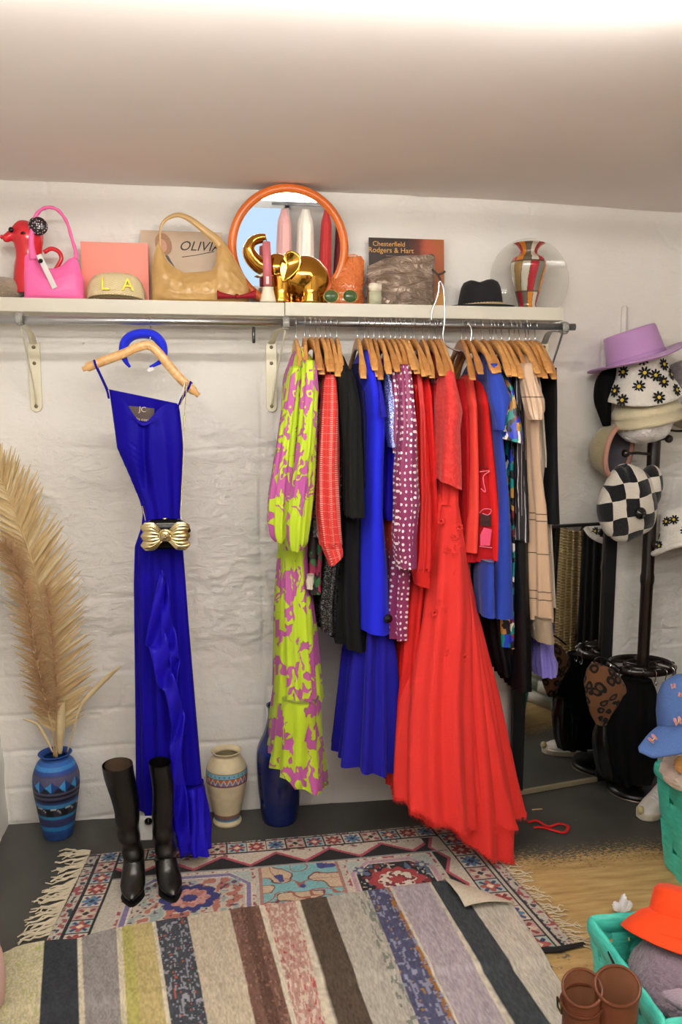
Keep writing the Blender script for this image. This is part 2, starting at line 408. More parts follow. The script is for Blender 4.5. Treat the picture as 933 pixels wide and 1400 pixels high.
mb = MB(); mb.grid(np.array([[(-1.2, YB, 0), (XR+.1, YB, 0)], [(-1.2, .3, 0), (XR+.1, .3, 0)]], float))
tag(mb.build('floor', m_floor(), origin=(0, 0, 0), smooth=False), kind='structure')

# ------------------------------------------------------------------ ceiling tubes
def m_tube(nm, k):
    t = NT(nm); em = t.n('Emission', i={'Color': (1.0, .965, .905, 1), 'Strength': TUBE_POWER*k})
    t.t.links.new(em.outputs[0], t.t.nodes['Material Output'].inputs[0]); return t.m
M_TUBE = m_tube('lit_tube', 1.0); M_TUBE_KEY = m_tube('lit_new_tube', 1.12)
M_WHITEMETAL = plain('white_enamel', '#e8e6e0', .4, bump=(60, .02))
def tube_light(x0, x1, y, label, mat=None):
    th = thing('tube_light', label, 'light', ((x0+x1)/2, y, CEIL))
    m_ = MB(); m_.box(((x0+x1)/2, y, CEIL-.024), (x1-x0, .085, .044), bev=.004); m_.build('housing', M_WHITEMETAL, th, smooth=False)
    m_ = MB(); m_.tube([(x0+.02, y, CEIL-.078), ((x0+x1)/2, y, CEIL-.078), (x1-.02, y, CEIL-.078)], .019, 14); m_.build('tube', mat or M_TUBE, th)
    for x in (x0+.012, x1-.012):
        m_ = MB(); m_.box((x, y, CEIL-.062), (.02, .05, .07), bev=.004); m_.build('end_cap', M_WHITEMETAL, th, smooth=False)
tube_light(-.72, 1.04, -1.80, 'lit fluorescent tube on the ceiling in front of the clothes rail', M_TUBE_KEY)
tube_light(-.70, .60, -2.75, 'lit fluorescent tube on the ceiling above the middle of the room')
tube_light(.95, 1.95, -2.75, 'lit fluorescent tube on the ceiling near the right wall', m_tube('lit_old_tube', .35))
tube_light(-.70, .60, -3.9, 'lit fluorescent tube on the ceiling behind the middle of the room')
tube_light(.70, 1.95, -3.9, 'lit fluorescent tube on the ceiling at the rear right')

# ------------------------------------------------------------------ shelf boards, rails, brackets
M_SHELF = plain('cream_white_laminate', '#cdc8b8', .45, bump=(120, .02), var=(3, .03))
SH_T = 2.046; SH_D = -.26
for x0, x1, zt, lab in ((-.90, .232, SH_T-.002, 'cream white shelf board carrying the pink bag and round mirror'), (.235, 1.287, SH_T, 'cream white shelf board carrying the black hat and patchwork vase')):
    m_ = MB(); m_.box(((x0+x1)/2, SH_D/2+.012, zt-.0235), (x1-x0, abs(SH_D)+.024, .047), bev=.0015)
    tag(m_.build('shelf_board', M_SHELF, smooth=False), lab, 'shelf')
M_STEEL = plain('brushed_steel', '#b9bcc0', .28, 1.0, bump=(200, .03), var=(9, .08))
M_DULL = plain('dull_steel', '#9b9da0', .38, 1.0, bump=(160, .05), var=(20, .15))
m_ = MB(); m_.tube([(-.90, ROD_Y, ROD_Z-.008), (-.3, ROD_Y, ROD_Z-.004), (.262, ROD_Y, ROD_Z)], .0135, 20)
tag(m_.build('hanging_rail', M_STEEL), 'shiny steel hanging rail that the blue dress hangs from', 'rail')
m_ = MB(); m_.tube([(.268, ROD_Y, ROD_Z), (.7, ROD_Y, ROD_Z), (1.297, ROD_Y, ROD_Z)], .0125, 20)
tag(m_.build('hanging_rail', M_DULL), 'dull steel hanging rail packed with wooden hangers', 'rail')
M_BRK = plain('ivory_bracket_enamel', '#e6dfc4', .35, .2, bump=(50, .05), var=(12, .08))
M_SCREW = plain('screw_steel', '#8a7d66', .45, .9)
M_CLEAR = plain('clear_plastic_collar', '#d8d8d2', .15, 0, Transmission_Weight=.7, IOR=1.45)
def bracket(px_plate, px_hook, label, armcol=None):
    yw = -.008; top = W(px_plate, 468, yw); bot = W(px_plate, 563, yw); xh = WX(px_hook, 441, ROD_Y)
    x = float(top[0]); th = thing('rail_bracket', label, 'bracket', (x, 0, bot[2]))
    zt, zb = top[2], bot[2]
    m_ = MB(); n = 14; out = []
    for k in range(n): a = pi+pi*k/(n-1); out.append((x+.021*cos(a), zb+.021+.021*sin(a)))
    out += [(x+.021, zt), (x-.021, zt)]
    V = [(u, yw-.004, w) for u, w in out]+[(u, yw+.012, w) for u, w in out]; k = len(out)
    m_.add(V, [tuple(range(k)), tuple(range(2*k-1, k-1, -1))]+[(i, k+i, k+(i+1) % k, (i+1) % k) for i in range(k)])
    bevel(m_.build('plate', M_BRK, th, smooth=False), .0015)
    for f in (.07, .30, .92):
        z = lerp(zt, zb, f); m_ = MB(); m_.lathe([(0, .004), (.004, .0038), (.0065, .002), (.007, 0)], (x, yw-.004, z), 14, Matrix.Rotation(pi/2, 4, 'X')); m_.build('screw', M_SCREW, th)
    ym = armcol or M_BRK
    m_ = MB(); m_.tube(spline([(x, yw-.004, zt-.005), (x*.6+xh*.4, -.12, zt+.03), (xh, ROD_Y+.015, ROD_Z-.016)], 12), .008, 8, flat=(.35, 1.6)); m_.build('top_arm', ym, th)
    m_ = MB(); m_.tube(spline([(x, yw-.006, zb+.035), (x*.7+xh*.3, -.09, lerp(zb, ROD_Z, .36)), (xh, ROD_Y+.01, ROD_Z-.018)], 12), .0075, 8, flat=(1.5, .35)); m_.build('strut', ym, th)
    m_ = MB(); a = np.linspace(-.75*pi, 1.25*pi, 22); rr = .0195
    m_.tube(np.stack([np.full_like(a, xh), ROD_Y+rr*np.cos(a), ROD_Z-.004+rr*np.sin(a)], -1), .008, 8, flat=(.5, 1.6)); m_.build('hook', M_CLEAR, th)
bracket(46, 27, 'ivory metal rail bracket beside the blue dress on its hanger')
bracket(371, 391, 'ivory metal rail bracket beside the lime and mauve dress')
bracket(744, 772, 'steel rail bracket beside the black dress at the rail end', M_DULL)
# a small steel stop under the joint of the boards
m_ = MB(); p = W(347, 458, -.12); m_.box((p[0], p[1], p[2]), (.012, .02, .06), bev=.002); m_.sphere((p[0], p[1]-.012, p[2]-.012), .006, 8)
tag(m_.build('joint_plate', M_DULL), 'small dark metal joining plate under the shelf boards', 'metal plate')
# nail in the wall
p = W(114, 469, -.004); m_ = MB(); m_.tube([(p[0], .01, p[2]), (p[0], -.006, p[2]), (p[0], -.012, p[2])], .004, 10)
tag(m_.build('wall_plug', M_WHITEMETAL), 'small white plug in the wall under the shelf', 'wall plug')
# painted pipe stub on the wall above the hats
p0 = W(853, 418, wall_y(1.7)-.012); p1 = W(854, 470, wall_y(1.7)-.012); m_ = MB(); m_.box((p0+p1)/2, (.022, .024, float(p0[2]-p1[2])), bev=.005)
tag(m_.build('cable_trunking', M_WALL), 'white painted cable trunking on the wall above the lilac hat', 'cable trunking')
# ------------------------------------------------------------------ hangers
def m_wood(name, a, b):
    t = NT(name); rnd = t.n('ObjectInfo').outputs['Random']; v = t.noise(t.obj((30, 6, 30)), 1.5, 5, .6, 1.2).outputs[0]; v = t.math('ADD', v, t.math('MULTIPLY', t.math('SUBTRACT', rnd, .5), .28))
    t.bump(v, .05, .002); return t.done(t.ramp(v, [(.3, hexc(a)), (.7, hexc(b))]), .38, 0, Coat_Weight=.25, Coat_Roughness=.25)
M_WOOD = m_wood('varnished_beech', '#a66e38', '#cd9655'); M_WOOD2 = m_wood('pale_beech', '#cf9c5e', '#e9c48c')
M_HOOK = plain('hook_wire', '#c9cacc', .22, 1.0)
def hanger_meshes():
    """shape in its own frame: rail centre at origin, arms along y"""
    t_ = np.linspace(-1, 1, 41); P = []
    for t in t_:
        a = abs(t); y = .215*t; zc = -.074-.118*(a**1.25)+.020*sin(pi*a)
        hh = lerp(.022, .0125, smoothstep(0, .8, a))*(1 if a < .93 else sqrt(max(.02, 1-((a-.93)/.07)**2)))
        hw = .0075*(1+.9*smoothstep(.55, .95, a))*(1 if a < .95 else .75)
        bow = -.0
        ring = []
        for k in range(13):
            th = 2*pi*k/12; cx, cz = cos(th), sin(th)
            ring.append((bow+hw*np.sign(cx)*abs(cx)**.6, y-cz*.3*hh*np.sign(t)*(a > .1), zc+hh*np.sign(cz)*abs(cz)**.6))
        P.append(ring)
    b = MB(); b.grid(np.array(P), None, None, flip=True, cap=True)
    a = np.linspace(-.35*pi, pi, 22); R = .0165
    pts = [(0, R*cos(q), R*sin(q)) for q in a][::1]
    pts = [(0, R*cos(q), R*sin(q)) for q in np.linspace(1.15*pi, -.28*pi, 20)]
    pts += [(0, .010, -.022), (0, .003, -.032), (0, 0, -.045), (0, 0, -.066)]
    h = MB(); h.tube(pts, .0018, 7)
    return b, h
_hb, _hh = hanger_meshes(); H_PROTO = None
def hanger(px, label, rz=0.0, group=None, roll=0.0, mat=None, py=441, name='wooden_hanger', calm=1.0):
    global H_PROTO
    x = WX(px, py, ROD_Y)
    z = ROD_Z+.001 if x > .27 else ROD_Z-.005
    if H_PROTO is None:
        th = thing(name, label, 'hanger', (0, 0, 0), group)
        b = _hb.build('hanger_body', M_WOOD, th); h = _hh.build('hook', M_HOOK, th); H_PROTO = (b.data, h.data)
    else:
        th = thing(name, label, 'hanger', (0, 0, 0), group)
        for nm, d in zip(('hanger_body', 'hook'), H_PROTO):
            c = bpy.data.objects.new(nm, d); COL.objects.link(c); c.parent = th
    th.location = (x, ROD_Y, z); th.rotation_euler = (roll+calm*random.uniform(-.10, .05), calm*random.uniform(-.03, .03), rz+calm*random.uniform(-.07, .05))
    if mat is not None:
        for c in th.children:
            if c.name.startswith('hanger_body'):
                c.data = c.data.copy(); c.data.materials[0] = mat
    return th

# ------------------------------------------------------------------ cloth prints
def m_leaf():
    t = NT('lime_mauve_leaf_print'); uv = t.uv(12.5, 8.0)
    w = t.noise(uv, 1.5, 2, .5, 0, '2D'); d = t.n('VectorMath', operation='SCALE', i={0: w.outputs[1], 'Scale': 1.3})
    q = t.n('VectorMath', operation='ADD', i={0: uv, 1: d.outputs[0]}).outputs[0]
    v = t.n('TexVoronoi', voronoi_dimensions='2D', feature='SMOOTH_F1', i={'Vector': q, 'Scale': 1.0, 'Smoothness': .2})
    n = t.noise(q, 1.5, 1, .4, 1.1, '2D').outputs[0]
    f = t.math('ADD', v.outputs[0], t.math('MULTIPLY', t.math('SUBTRACT', n, .5), 1.5))
    c = t.ramp(f, [(0, hexc('#b04f96')), (.34, hexc('#7d7a2c')), (.36, hexc('#b0c81c'))], 'CONSTANT')
    t.bump(t.noise(t.uv(), 900, 2).outputs[0], .1, .002)
    return t.done(c, .6, 0, Sheen_Weight=.1)
def m_dots(name, bg, fg, scale=55, thr=.24, jitter=.35):
    t = NT(name); v = t.voro(t.uv(), scale, 'F1', jitter)
    t.bump(t.noise(t.uv(), 700, 2).outputs[0], .1, .002)
    return t.done(t.ramp(v.outputs[0], [(0, hexc(fg)), (thr, hexc(bg))], 'CONSTANT'), .45, 0, Sheen_Weight=.1)
def m_check():
    t = NT('red_white_woven_check'); x, y, z = t.sep(t.uv())
    def line(s, per, wd, ph=0.0): return t.math('LESS_THAN', t.math('FRACT', t.math('ADD', t.math('MULTIPLY', s, 1/per), ph)), wd)
    n = t.noise(t.uv(), 260, 2).outputs[0]
    g = t.math('MAXIMUM', line(x, .026, .10), line(y, .026, .10))
    dash = t.math('MULTIPLY', line(x, .043, .3), line(y, .0068, .5))
    c = t.mix(t.math('MULTIPLY', g, .32), hexc('#d3312b'), hexc('#f0a59b'))
    c = t.mix(t.math('MULTIPLY', dash, .5), c, hexc('#f3cdc4'))
    c = t.mix(t.math('MULTIPLY', n, .35), c, hexc('#b7231f')); t.bump(n, .3, .003)
    return t.done(c, .85)
def m_sequin(name, base, spark, scale=420, thr=.62, rough=.3):
    t = NT(name); v = t.voro(t.uv(), scale, 'F1', 1.0); cc = t.sep(v.outputs[1])[0]
    f = t.math('GREATER_THAN', cc, thr)
    t.bump(cc, .5, .002)
    return t.done(t.mix(f, hexc(base), hexc(spark)), rough, t.math('MULTIPLY', f, .8))
def m_stripes(name, bg, fg, per=.011, wd=.16, wob=.006, vertical=True):
    t = NT(name); uv = t.uv(); x, y, z = t.sep(uv); s = x if vertical else y
    s = t.math('ADD', s, t.math('MULTIPLY', t.noise(t.uv(20, 9), 1, 3).outputs[0], wob))
    f = t.math('LESS_THAN', t.math('FRACT', t.math('MULTIPLY', s, 1/per)), wd)
    br = t.math('GREATER_THAN', t.noise(t.uv(30, 6), 1, 2).outputs[0], .42)
    return t.done(t.mix(t.math('MULTIPLY', f, br), hexc(bg), hexc(fg)), .5, 0)
def m_multi(name, cols, scale=22, dist=1.5, rough=.5):
    t = NT(name); uv = t.uv(scale, scale*.8); w = t.noise(uv, .8, 2, .5, 0, '2D')
    q = t.n('VectorMath', operation='ADD', i={0: uv, 1: t.n('VectorMath', operation='SCALE', i={0: w.outputs[1], 'Scale': dist}).outputs[0]}).outputs[0]
    v = t.voro(q, 1.0, 'F1', 1.0); c = t.sep(v.outputs[1])[0]; n = len(cols)
    return t.done(t.ramp(c, [(i/n, hexc(h)) for i, h in enumerate(cols)], 'CONSTANT'), rough)
def m_satin(name, hx, rough=.28, var=.15, sheen=.0, spec=.3):
    t = NT(name); c = hexc(hx); nz = t.noise(t.uv(16, 4), 1, 3)
    t.bump(t.noise(t.uv(30, 7), 1, 4, .6).outputs[0], .35, .006)
    return t.done(t.mix(nz.outputs[0], tuple(v*(1-var) for v in c), tuple(min(1, v*(1+var)) for v in c)), rough, 0, Specular_IOR_Level=spec, Sheen_Weight=sheen)
def m_bands(name, bg, line, zs, wd=.0022, rough=.33):
    """thin horizontal seams at given heights"""
    t = NT(name); x, y, z = t.sep(t.uv()); f = None
    for q in zs:
        g = t.math('LESS_THAN', t.math('ABSOLUTE', t.math('SUBTRACT', y, q)), wd); f = g if f is None else t.math('MAXIMUM', f, g)
    t.bump(t.noise(t.uv(22, 9), 1, 4).outputs[0], .4, .006)
    return t.done(t.mix(f, hexc(bg), hexc(line)), rough, 0, Sheen_Weight=.2)
def m_lace(name, hx, hi):
    t = NT(name); n = t.noise(t.uv(), 60, 5, .7); v = t.voro(t.uv(), 130, 'DISTANCE_TO_EDGE')
    f = t.math('GREATER_THAN', n.outputs[0], .52); e = t.math('LESS_THAN', v.outputs[0], .12)
    t.bump(t.math('ADD', t.math('MULTIPLY', f, .6), e), .5, .003)
    return t.done(t.mix(t.math('MULTIPLY', f, .5), hexc(hx), hexc(hi)), .7, 0, Sheen_Weight=.2)
LIMELEAF = m_leaf()
POLKA = m_dots('plum_polka_dot', '#86285a', '#f3e9ea', 46, .22, .35)
CHECK = m_check()
RED = cloth_mat('red_jersey', '#d4201f', .8); RED2 = m_satin('red_satin', '#c81f1c', .4); CORAL = cloth_mat('coral_crepe', '#e8473c', .8)
REDDK = cloth_mat('crimson_cotton', '#b3141b', .8); BLACK = cloth_mat('black_wool', '#141414', .85, var=.3, sheen=.05); BLACK2 = cloth_mat('black_crepe', '#0d0d10', .75, sheen=.03)
BLACKSAT = m_satin('black_satin', '#101014', .35)
ROYAL = cloth_mat('royal_blue_crepe', '#1f27d8', .75, var=.06); INDIGO = m_satin('indigo_jersey', '#1c119f', .5, .12)
COBALT = cloth_mat('dark_royal_blue_crepe', '#1a1493', .7); NAVY = cloth_mat('navy_cloth', '#171547', .8)
SPARK = m_sequin('navy_lurex', '#20236f', '#8f97cf', 420, .60); SEQ = m_sequin('black_sequins', '#0c0c0d', '#8f8f92', 500, .8); SILV = m_sequin('silver_sequins', '#3c3c40', '#d5d5d8', 320, .4)
FLORAL = m_multi('dark_floral_print', ['#1a1418', '#b5305c', '#241a1c', '#2f6b3c', '#8c2547', '#150f12'], 48)
SUEDE = cloth_mat('blue_suede', '#2c44a6', .9, 240, .35, .35, .14); BAROQUE = m_multi('baroque_print', ['#13807a', '#15151c', '#2036b8', '#c08a3e', '#e7dfcd', '#118a86', '#6e1d2b', '#1b1b22'], 52, 1.2, .35)
PIN = m_stripes('black_silver_pleats', '#17161a', '#b9aeb4', .012, .17, .010); CHAMP = m_bands('champagne_satin', '#c2a488', '#2c241f', [1.71, 1.30, 1.275, 1.155, 1.015, .985, .90, .77], .0016)
CREAM = cloth_mat('cream_cotton', '#cfc4b2', .8); TAUPE = cloth_mat('taupe_cotton', '#9a8b75', .8); LILACKNIT = cloth_mat('lilac_knit', '#7a72c0', .95, 120, .8, .4, .2)
LACE = m_lace('red_lace', '#d3201e', '#e8463c')

HANG_USED = []
def garment(name, label, rows, mat, hy, seed, parts=(), fold=(.05, .004, .012), yc=ROD_Y, hang=None, hlabel=None, cat='garment', rz=0.0, hmat=None, hroll=0.0, cover=False, **kw):
    """a garment on its hanger: the body is cut from the rows, extra parts are separate meshes"""
    if cover:                                          # shoulders hang over the hanger ends
        t0 = rows[0][0]; tail = [(a, b) for a, b in hy if a > t0+70] if np.ndim(hy) else [(t0+400, hy)]
        hy = [(t0, .105), (t0+16, .165), (t0+36, .226), (t0+62, .222)]+[(a, max(b, .17)) for a, b in tail]
        parts = [dict(q, yc=[(a, b-.045) for a, b in q['yc']] if np.ndim(q['yc']) else q['yc']-.045) for q in parts]
    mb = cloth_mesh(rows, yc, hy, fold=fold, seed=seed, **kw)
    if parts:
        P0 = mb.V[0]; th = thing(name, label, cat, (P0[:, 0].mean(), ROD_Y, P0[:, 2].min()), None)
        mb.build('body', mat, th)
        for q in parts:
            q = dict(q); pn, pm = q.pop('name'), q.pop('mat'); lab = q.pop('label', None)
            o = cloth_mesh(**q).build(pn, pm, th)
            if lab: o['label'] = lab
    else:
        th = tag(mb.build(name, mat), label, cat)
    if hang is not None:
        hanger(hang, hlabel, rz, None, hroll, hmat, calm=.15 if cover else 1.0)
    return th
# ------------------------------------------------------------------ garments on the packed rail
S = shoulder_hy
def sl(rows, yc, hy, mat, seed, name='sleeve', fold=(.03, .003, .007), **kw):
    return dict(name=name, mat=mat, rows=rows, yc=yc, hy=hy, seed=seed, fold=fold, n=48, **kw)
garment('maxi_dress', 'long lime and mauve leaf print dress with puffed sleeves at the rail end', [(474, 408, 415), (488, 402, 427), (508, 397, 433), (560, 393, 433), (640, 390, 428), (735, 388, 420), (760, 388, 419), (830, 385, 427), (900, 385, 435), (964, 384, 441)], LIMELEAF,
        S(474, 40, neck=.09, full=.222, waist=(750, .13), bot=.17, end=960), 1, [
            sl([(500, 399, 412), (560, 390, 409), (620, 381, 404), (680, 371, 400), (715, 369, 397), (733, 373, 392), (742, 379, 387)], -.53, .055, LIMELEAF, 2, fold=(.028, .004, .009)),
            sl([(492, 415, 433), (530, 413, 436), (600, 408, 432), (660, 399, 428), (715, 392, 423), (742, 395, 419), (754, 400, 412)], [(492, -.53), (560, -.555), (754, -.56)], .06, LIMELEAF, 3, fold=(.03, .004, .009)),
            sl([(740, 388, 419), (752, 386, 421), (764, 387, 420)], ROD_Y, .135, LIMELEAF, 5, name='waistband'),
            sl([(957, 383, 441), (1000, 379, 442), (1040, 376, 443), (1058, 375, 1092, 446)], [(957, -.34), (1080, -.36)], .19, LIMELEAF, 4, name='hem_ruffle', fold=(.06, .006, .016))],
        fold=(.045, .004, .014), hang=404.5, hlabel='wooden hanger carrying the lime and mauve maxi dress')
garment('floral_dress', 'short dark floral dress with silver sequin front beside lime dress', [(498, 431, 437), (512, 429, 441), (560, 433, 446), (640, 430, 446), (740, 426, 443), (800, 424, 440), (812, 425, 441)], FLORAL, S(498, 36, full=.15), 6,
        [sl([(560, 434, 442), (640, 432, 441), (735, 431, 439)], -.46, .05, SILV, 7, name='sequin_panel'), sl([(786, 420, 429), (796, 421, 428), (806, 423, 427)], -.50, .012, CREAM, 8, name='shell_clasp')],
        hang=417, hlabel='wooden hanger carrying the dark floral dress with silver sequins')
garment('check_shirt', 'red and white woven check shirt with long sleeve between dark garments', [(490, 448, 453), (503, 444, 458), (522, 443, 463), (600, 443, 467), (660, 444, 470), (685, 446, 468)], CHECK, S(490, 40, full=.17), 9,
        [sl([(512, 444, 461), (560, 441, 463), (640, 438, 461), (700, 437, 464), (748, 442, 467)], [(512, -.49), (600, -.53), (748, -.54)], .05, CHECK, 10),
         sl([(744, 441, 468), (752, 442, 471), (766, 449, 758, 471), (776, 452, 762, 470)], -.54, .045, CHECK, 11, name='cuff', fold=(.05, .001, .001))],
        hang=432, hlabel='wooden hanger carrying the red and white check shirt')
garment('sequin_dress', 'black sequin dress with long cuffs behind the check shirt sleeve', [(505, 451, 456), (520, 450, 461), (600, 460, 470), (760, 446, 468), (830, 440, 462), (866, 444, 461)], SEQ, S(505, 36, full=.14), 12,
        hang=438, hlabel='wooden hanger carrying the black sequin dress')
garment('black_jacket', 'black wool jacket hanging open beside the red check shirt', [(478, 460, 466), (492, 457, 473), (506, 457, 480), (545, 461, 484), (600, 465, 490), (660, 468, 494), (700, 470, 496)], BLACK, S(484, 40, full=.17), 13,
        [sl([(505, 470, 482), (560, 474, 494), (640, 476, 497), (708, 478, 498)], [(505, -.46), (708, -.5)], .05, BLACK, 14)],
        hang=452, hlabel='wooden hanger carrying the black wool jacket', cover=True)
garment('black_dress', 'knee length black dress with curved hem beside royal blue dress', [(510, 476, 482), (530, 480, 492), (620, 480, 497), (720, 468, 500), (800, 461, 501), (860, 459, 503), (882, 463, 893, 503)], BLACK2, S(510, 36, full=.13, bot=.15), 15,
        hang=461, hlabel='wooden hanger carrying the knee length black dress', hem=.004)
garment('slip_dress', 'navy slip dress with thin straps beside the royal blue dress', [(497, 486, 494), (515, 486, 500), (560, 490, 501), (700, 496, 504), (860, 498, 506)], NAVY, S(497, 40, full=.15), 16,
        hang=490, hlabel='wooden hanger carrying the navy slip dress')
th = garment('sleeveless_dress', 'bright royal blue sleeveless dress with a straight hem', [(478, 501, 507), (492, 498, 511), (504, 498, 515), (540, 500, 523), (572, 500, 532), (590, 500, 532), (640, 499, 529), (700, 497, 528), (780, 494, 535), (830, 493, 537), (863, 492, 869, 538)], ROYAL,
        [(484, .04), (500, .10), (515, .16), (572, .2), (640, .2), (868, .19)], 17, [sl([(488, 508, 514), (520, 515, 521), (570, 521, 530)], [(488, -.44), (570, -.535)], .012, COBALT, 18, name='armhole_edge', fold=(.05, 0, 0))],
        fold=(.12, .001, .003), hang=499, hlabel='wooden hanger carrying the royal blue sleeveless dress', cover=True)
M_TAG = plain('black_security_plastic', '#0b0b0c', .2)
def security_tag(px, py, y, parent, name='security_tag', r=.012):
    c = W(px, py, y); m_ = MB(); m_.lathe([(0, .010), (r*.35, .0098), (r*.4, .007), (r*.9, .004), (r, 0), (r*.9, -.004), (0, -.005)], c, 20, Matrix.Rotation(pi/2, 4, 'X')); return m_.build(name, M_TAG, parent)
security_tag(531, 846, -.545, th, r=.016)
garment('flared_dress', 'long dark blue dress with flared skirt below the royal blue dress', [(515, 504, 509), (560, 506, 514), (800, 500, 524), (858, 494, 534), (900, 484, 542), (960, 479, 546), (1020, 473, 549), (1050, 470, 1061, 551)], COBALT, S(515, 40, full=.13, waist=(760, .11), bot=.17, end=1040), 19,
        hang=512, hlabel='wooden hanger carrying the long dark blue flared dress', fold=(.06, .003, .02), n=120)
garment('lurex_top', 'glittery navy lurex top with short sleeve beside polka dot blouse', [(492, 519, 524), (502, 518, 530), (530, 524, 537), (600, 530, 546), (650, 530, 548), (700, 529, 549), (712, 532, 545)], INDIGO, S(492, 38, full=.16), 20,
        [sl([(500, 524, 534), (530, 526, 543), (570, 530, 552), (598, 532, 557), (612, 535, 549)], [(500, -.46), (612, -.53)], .04, SPARK, 21, fold=(.05, .001, .003))],
        hang=519, hlabel='wooden hanger carrying the navy lurex top')
garment('coral_blouse', 'coral blouse showing as a narrow strip beside polka dot blouse', [(520, 536, 541), (560, 540, 546), (690, 536, 545), (780, 536, 543)], CORAL, S(520, 36, full=.145), 22, hang=524.5, hlabel='wooden hanger carrying the narrow coral blouse')
garment('polka_blouse', 'plum blouse with white polka dots and ruched long sleeves', [(480, 538, 545), (500, 536, 552), (560, 545, 562), (640, 546, 566), (760, 540, 566), (820, 536, 561), (874, 537, 557)], POLKA, S(494, 40, full=.17), 23,
        [sl([(498, 548, 560), (520, 549, 565), (580, 551, 571), (650, 546, 572), (690, 546, 575), (735, 543, 570), (778, 549, 569)], [(498, -.47), (580, -.53), (778, -.54)], .05, POLKA, 24, fold=(.022, .003, .008)),
         sl([(500, 537, 545), (560, 542, 552), (620, 542, 553)], [(500, -.46), (620, -.5)], .03, POLKA, 25)],
        hang=534.5, hlabel='wooden hanger carrying the plum polka dot blouse', cover=True)
garment('satin_dress', 'long red satin dress with cuffed sleeve behind the lace gown', [(488, 556, 561), (498, 555, 567), (530, 560, 577), (600, 570, 586), (700, 572, 590), (800, 562, 584), (880, 553, 578), (960, 545, 572), (1040, 541, 567), (1088, 540, 566)], RED2, S(488, 40, full=.17, bot=.17, end=1080), 26,
        [sl([(500, 566, 576), (560, 572, 583), (680, 574, 590), (760, 570, 590), (782, 567, 588)], [(500, -.47), (780, -.53)], .045, RED2, 27), sl([(778, 566, 590), (790, 567, 591), (800, 569, 806, 591)], -.53, .045, RED2, 28, name='cuff', fold=(.05, .001, .001))],
        hang=547, hlabel='wooden hanger carrying the long red satin dress')
garment('red_trousers', 'red trousers clipped to a hanger beside the lace gown', [(516, 578, 586), (540, 578, 592), (600, 581, 596), (700, 584, 599), (800, 584, 601), (900, 578, 600)], RED, [(516, .17), (900, .16)], 29,
        [sl([(508, 580, 585), (519, 580, 585)], -.50, .008, M_TAG, 30, name='clip', fold=(.05, 0, 0)), sl([(511, 590, 594), (522, 590, 594)], -.50, .008, M_TAG, 31, name='clip', fold=(.05, 0, 0))],
        hang=562, hlabel='wooden clip hanger carrying the red trousers', fold=(.04, .003, .01))
garment('red_skirt', 'narrow red skirt clipped to a hanger beside the lace gown', [(524, 592, 600), (560, 593, 604), (680, 596, 606), (760, 598, 606)], REDDK, .16, 32,
        [sl([(517, 597, 601), (529, 597, 601)], -.49, .008, M_TAG, 33, name='clip', fold=(.05, 0, 0))], hang=579, hlabel='wooden clip hanger carrying the narrow red skirt')

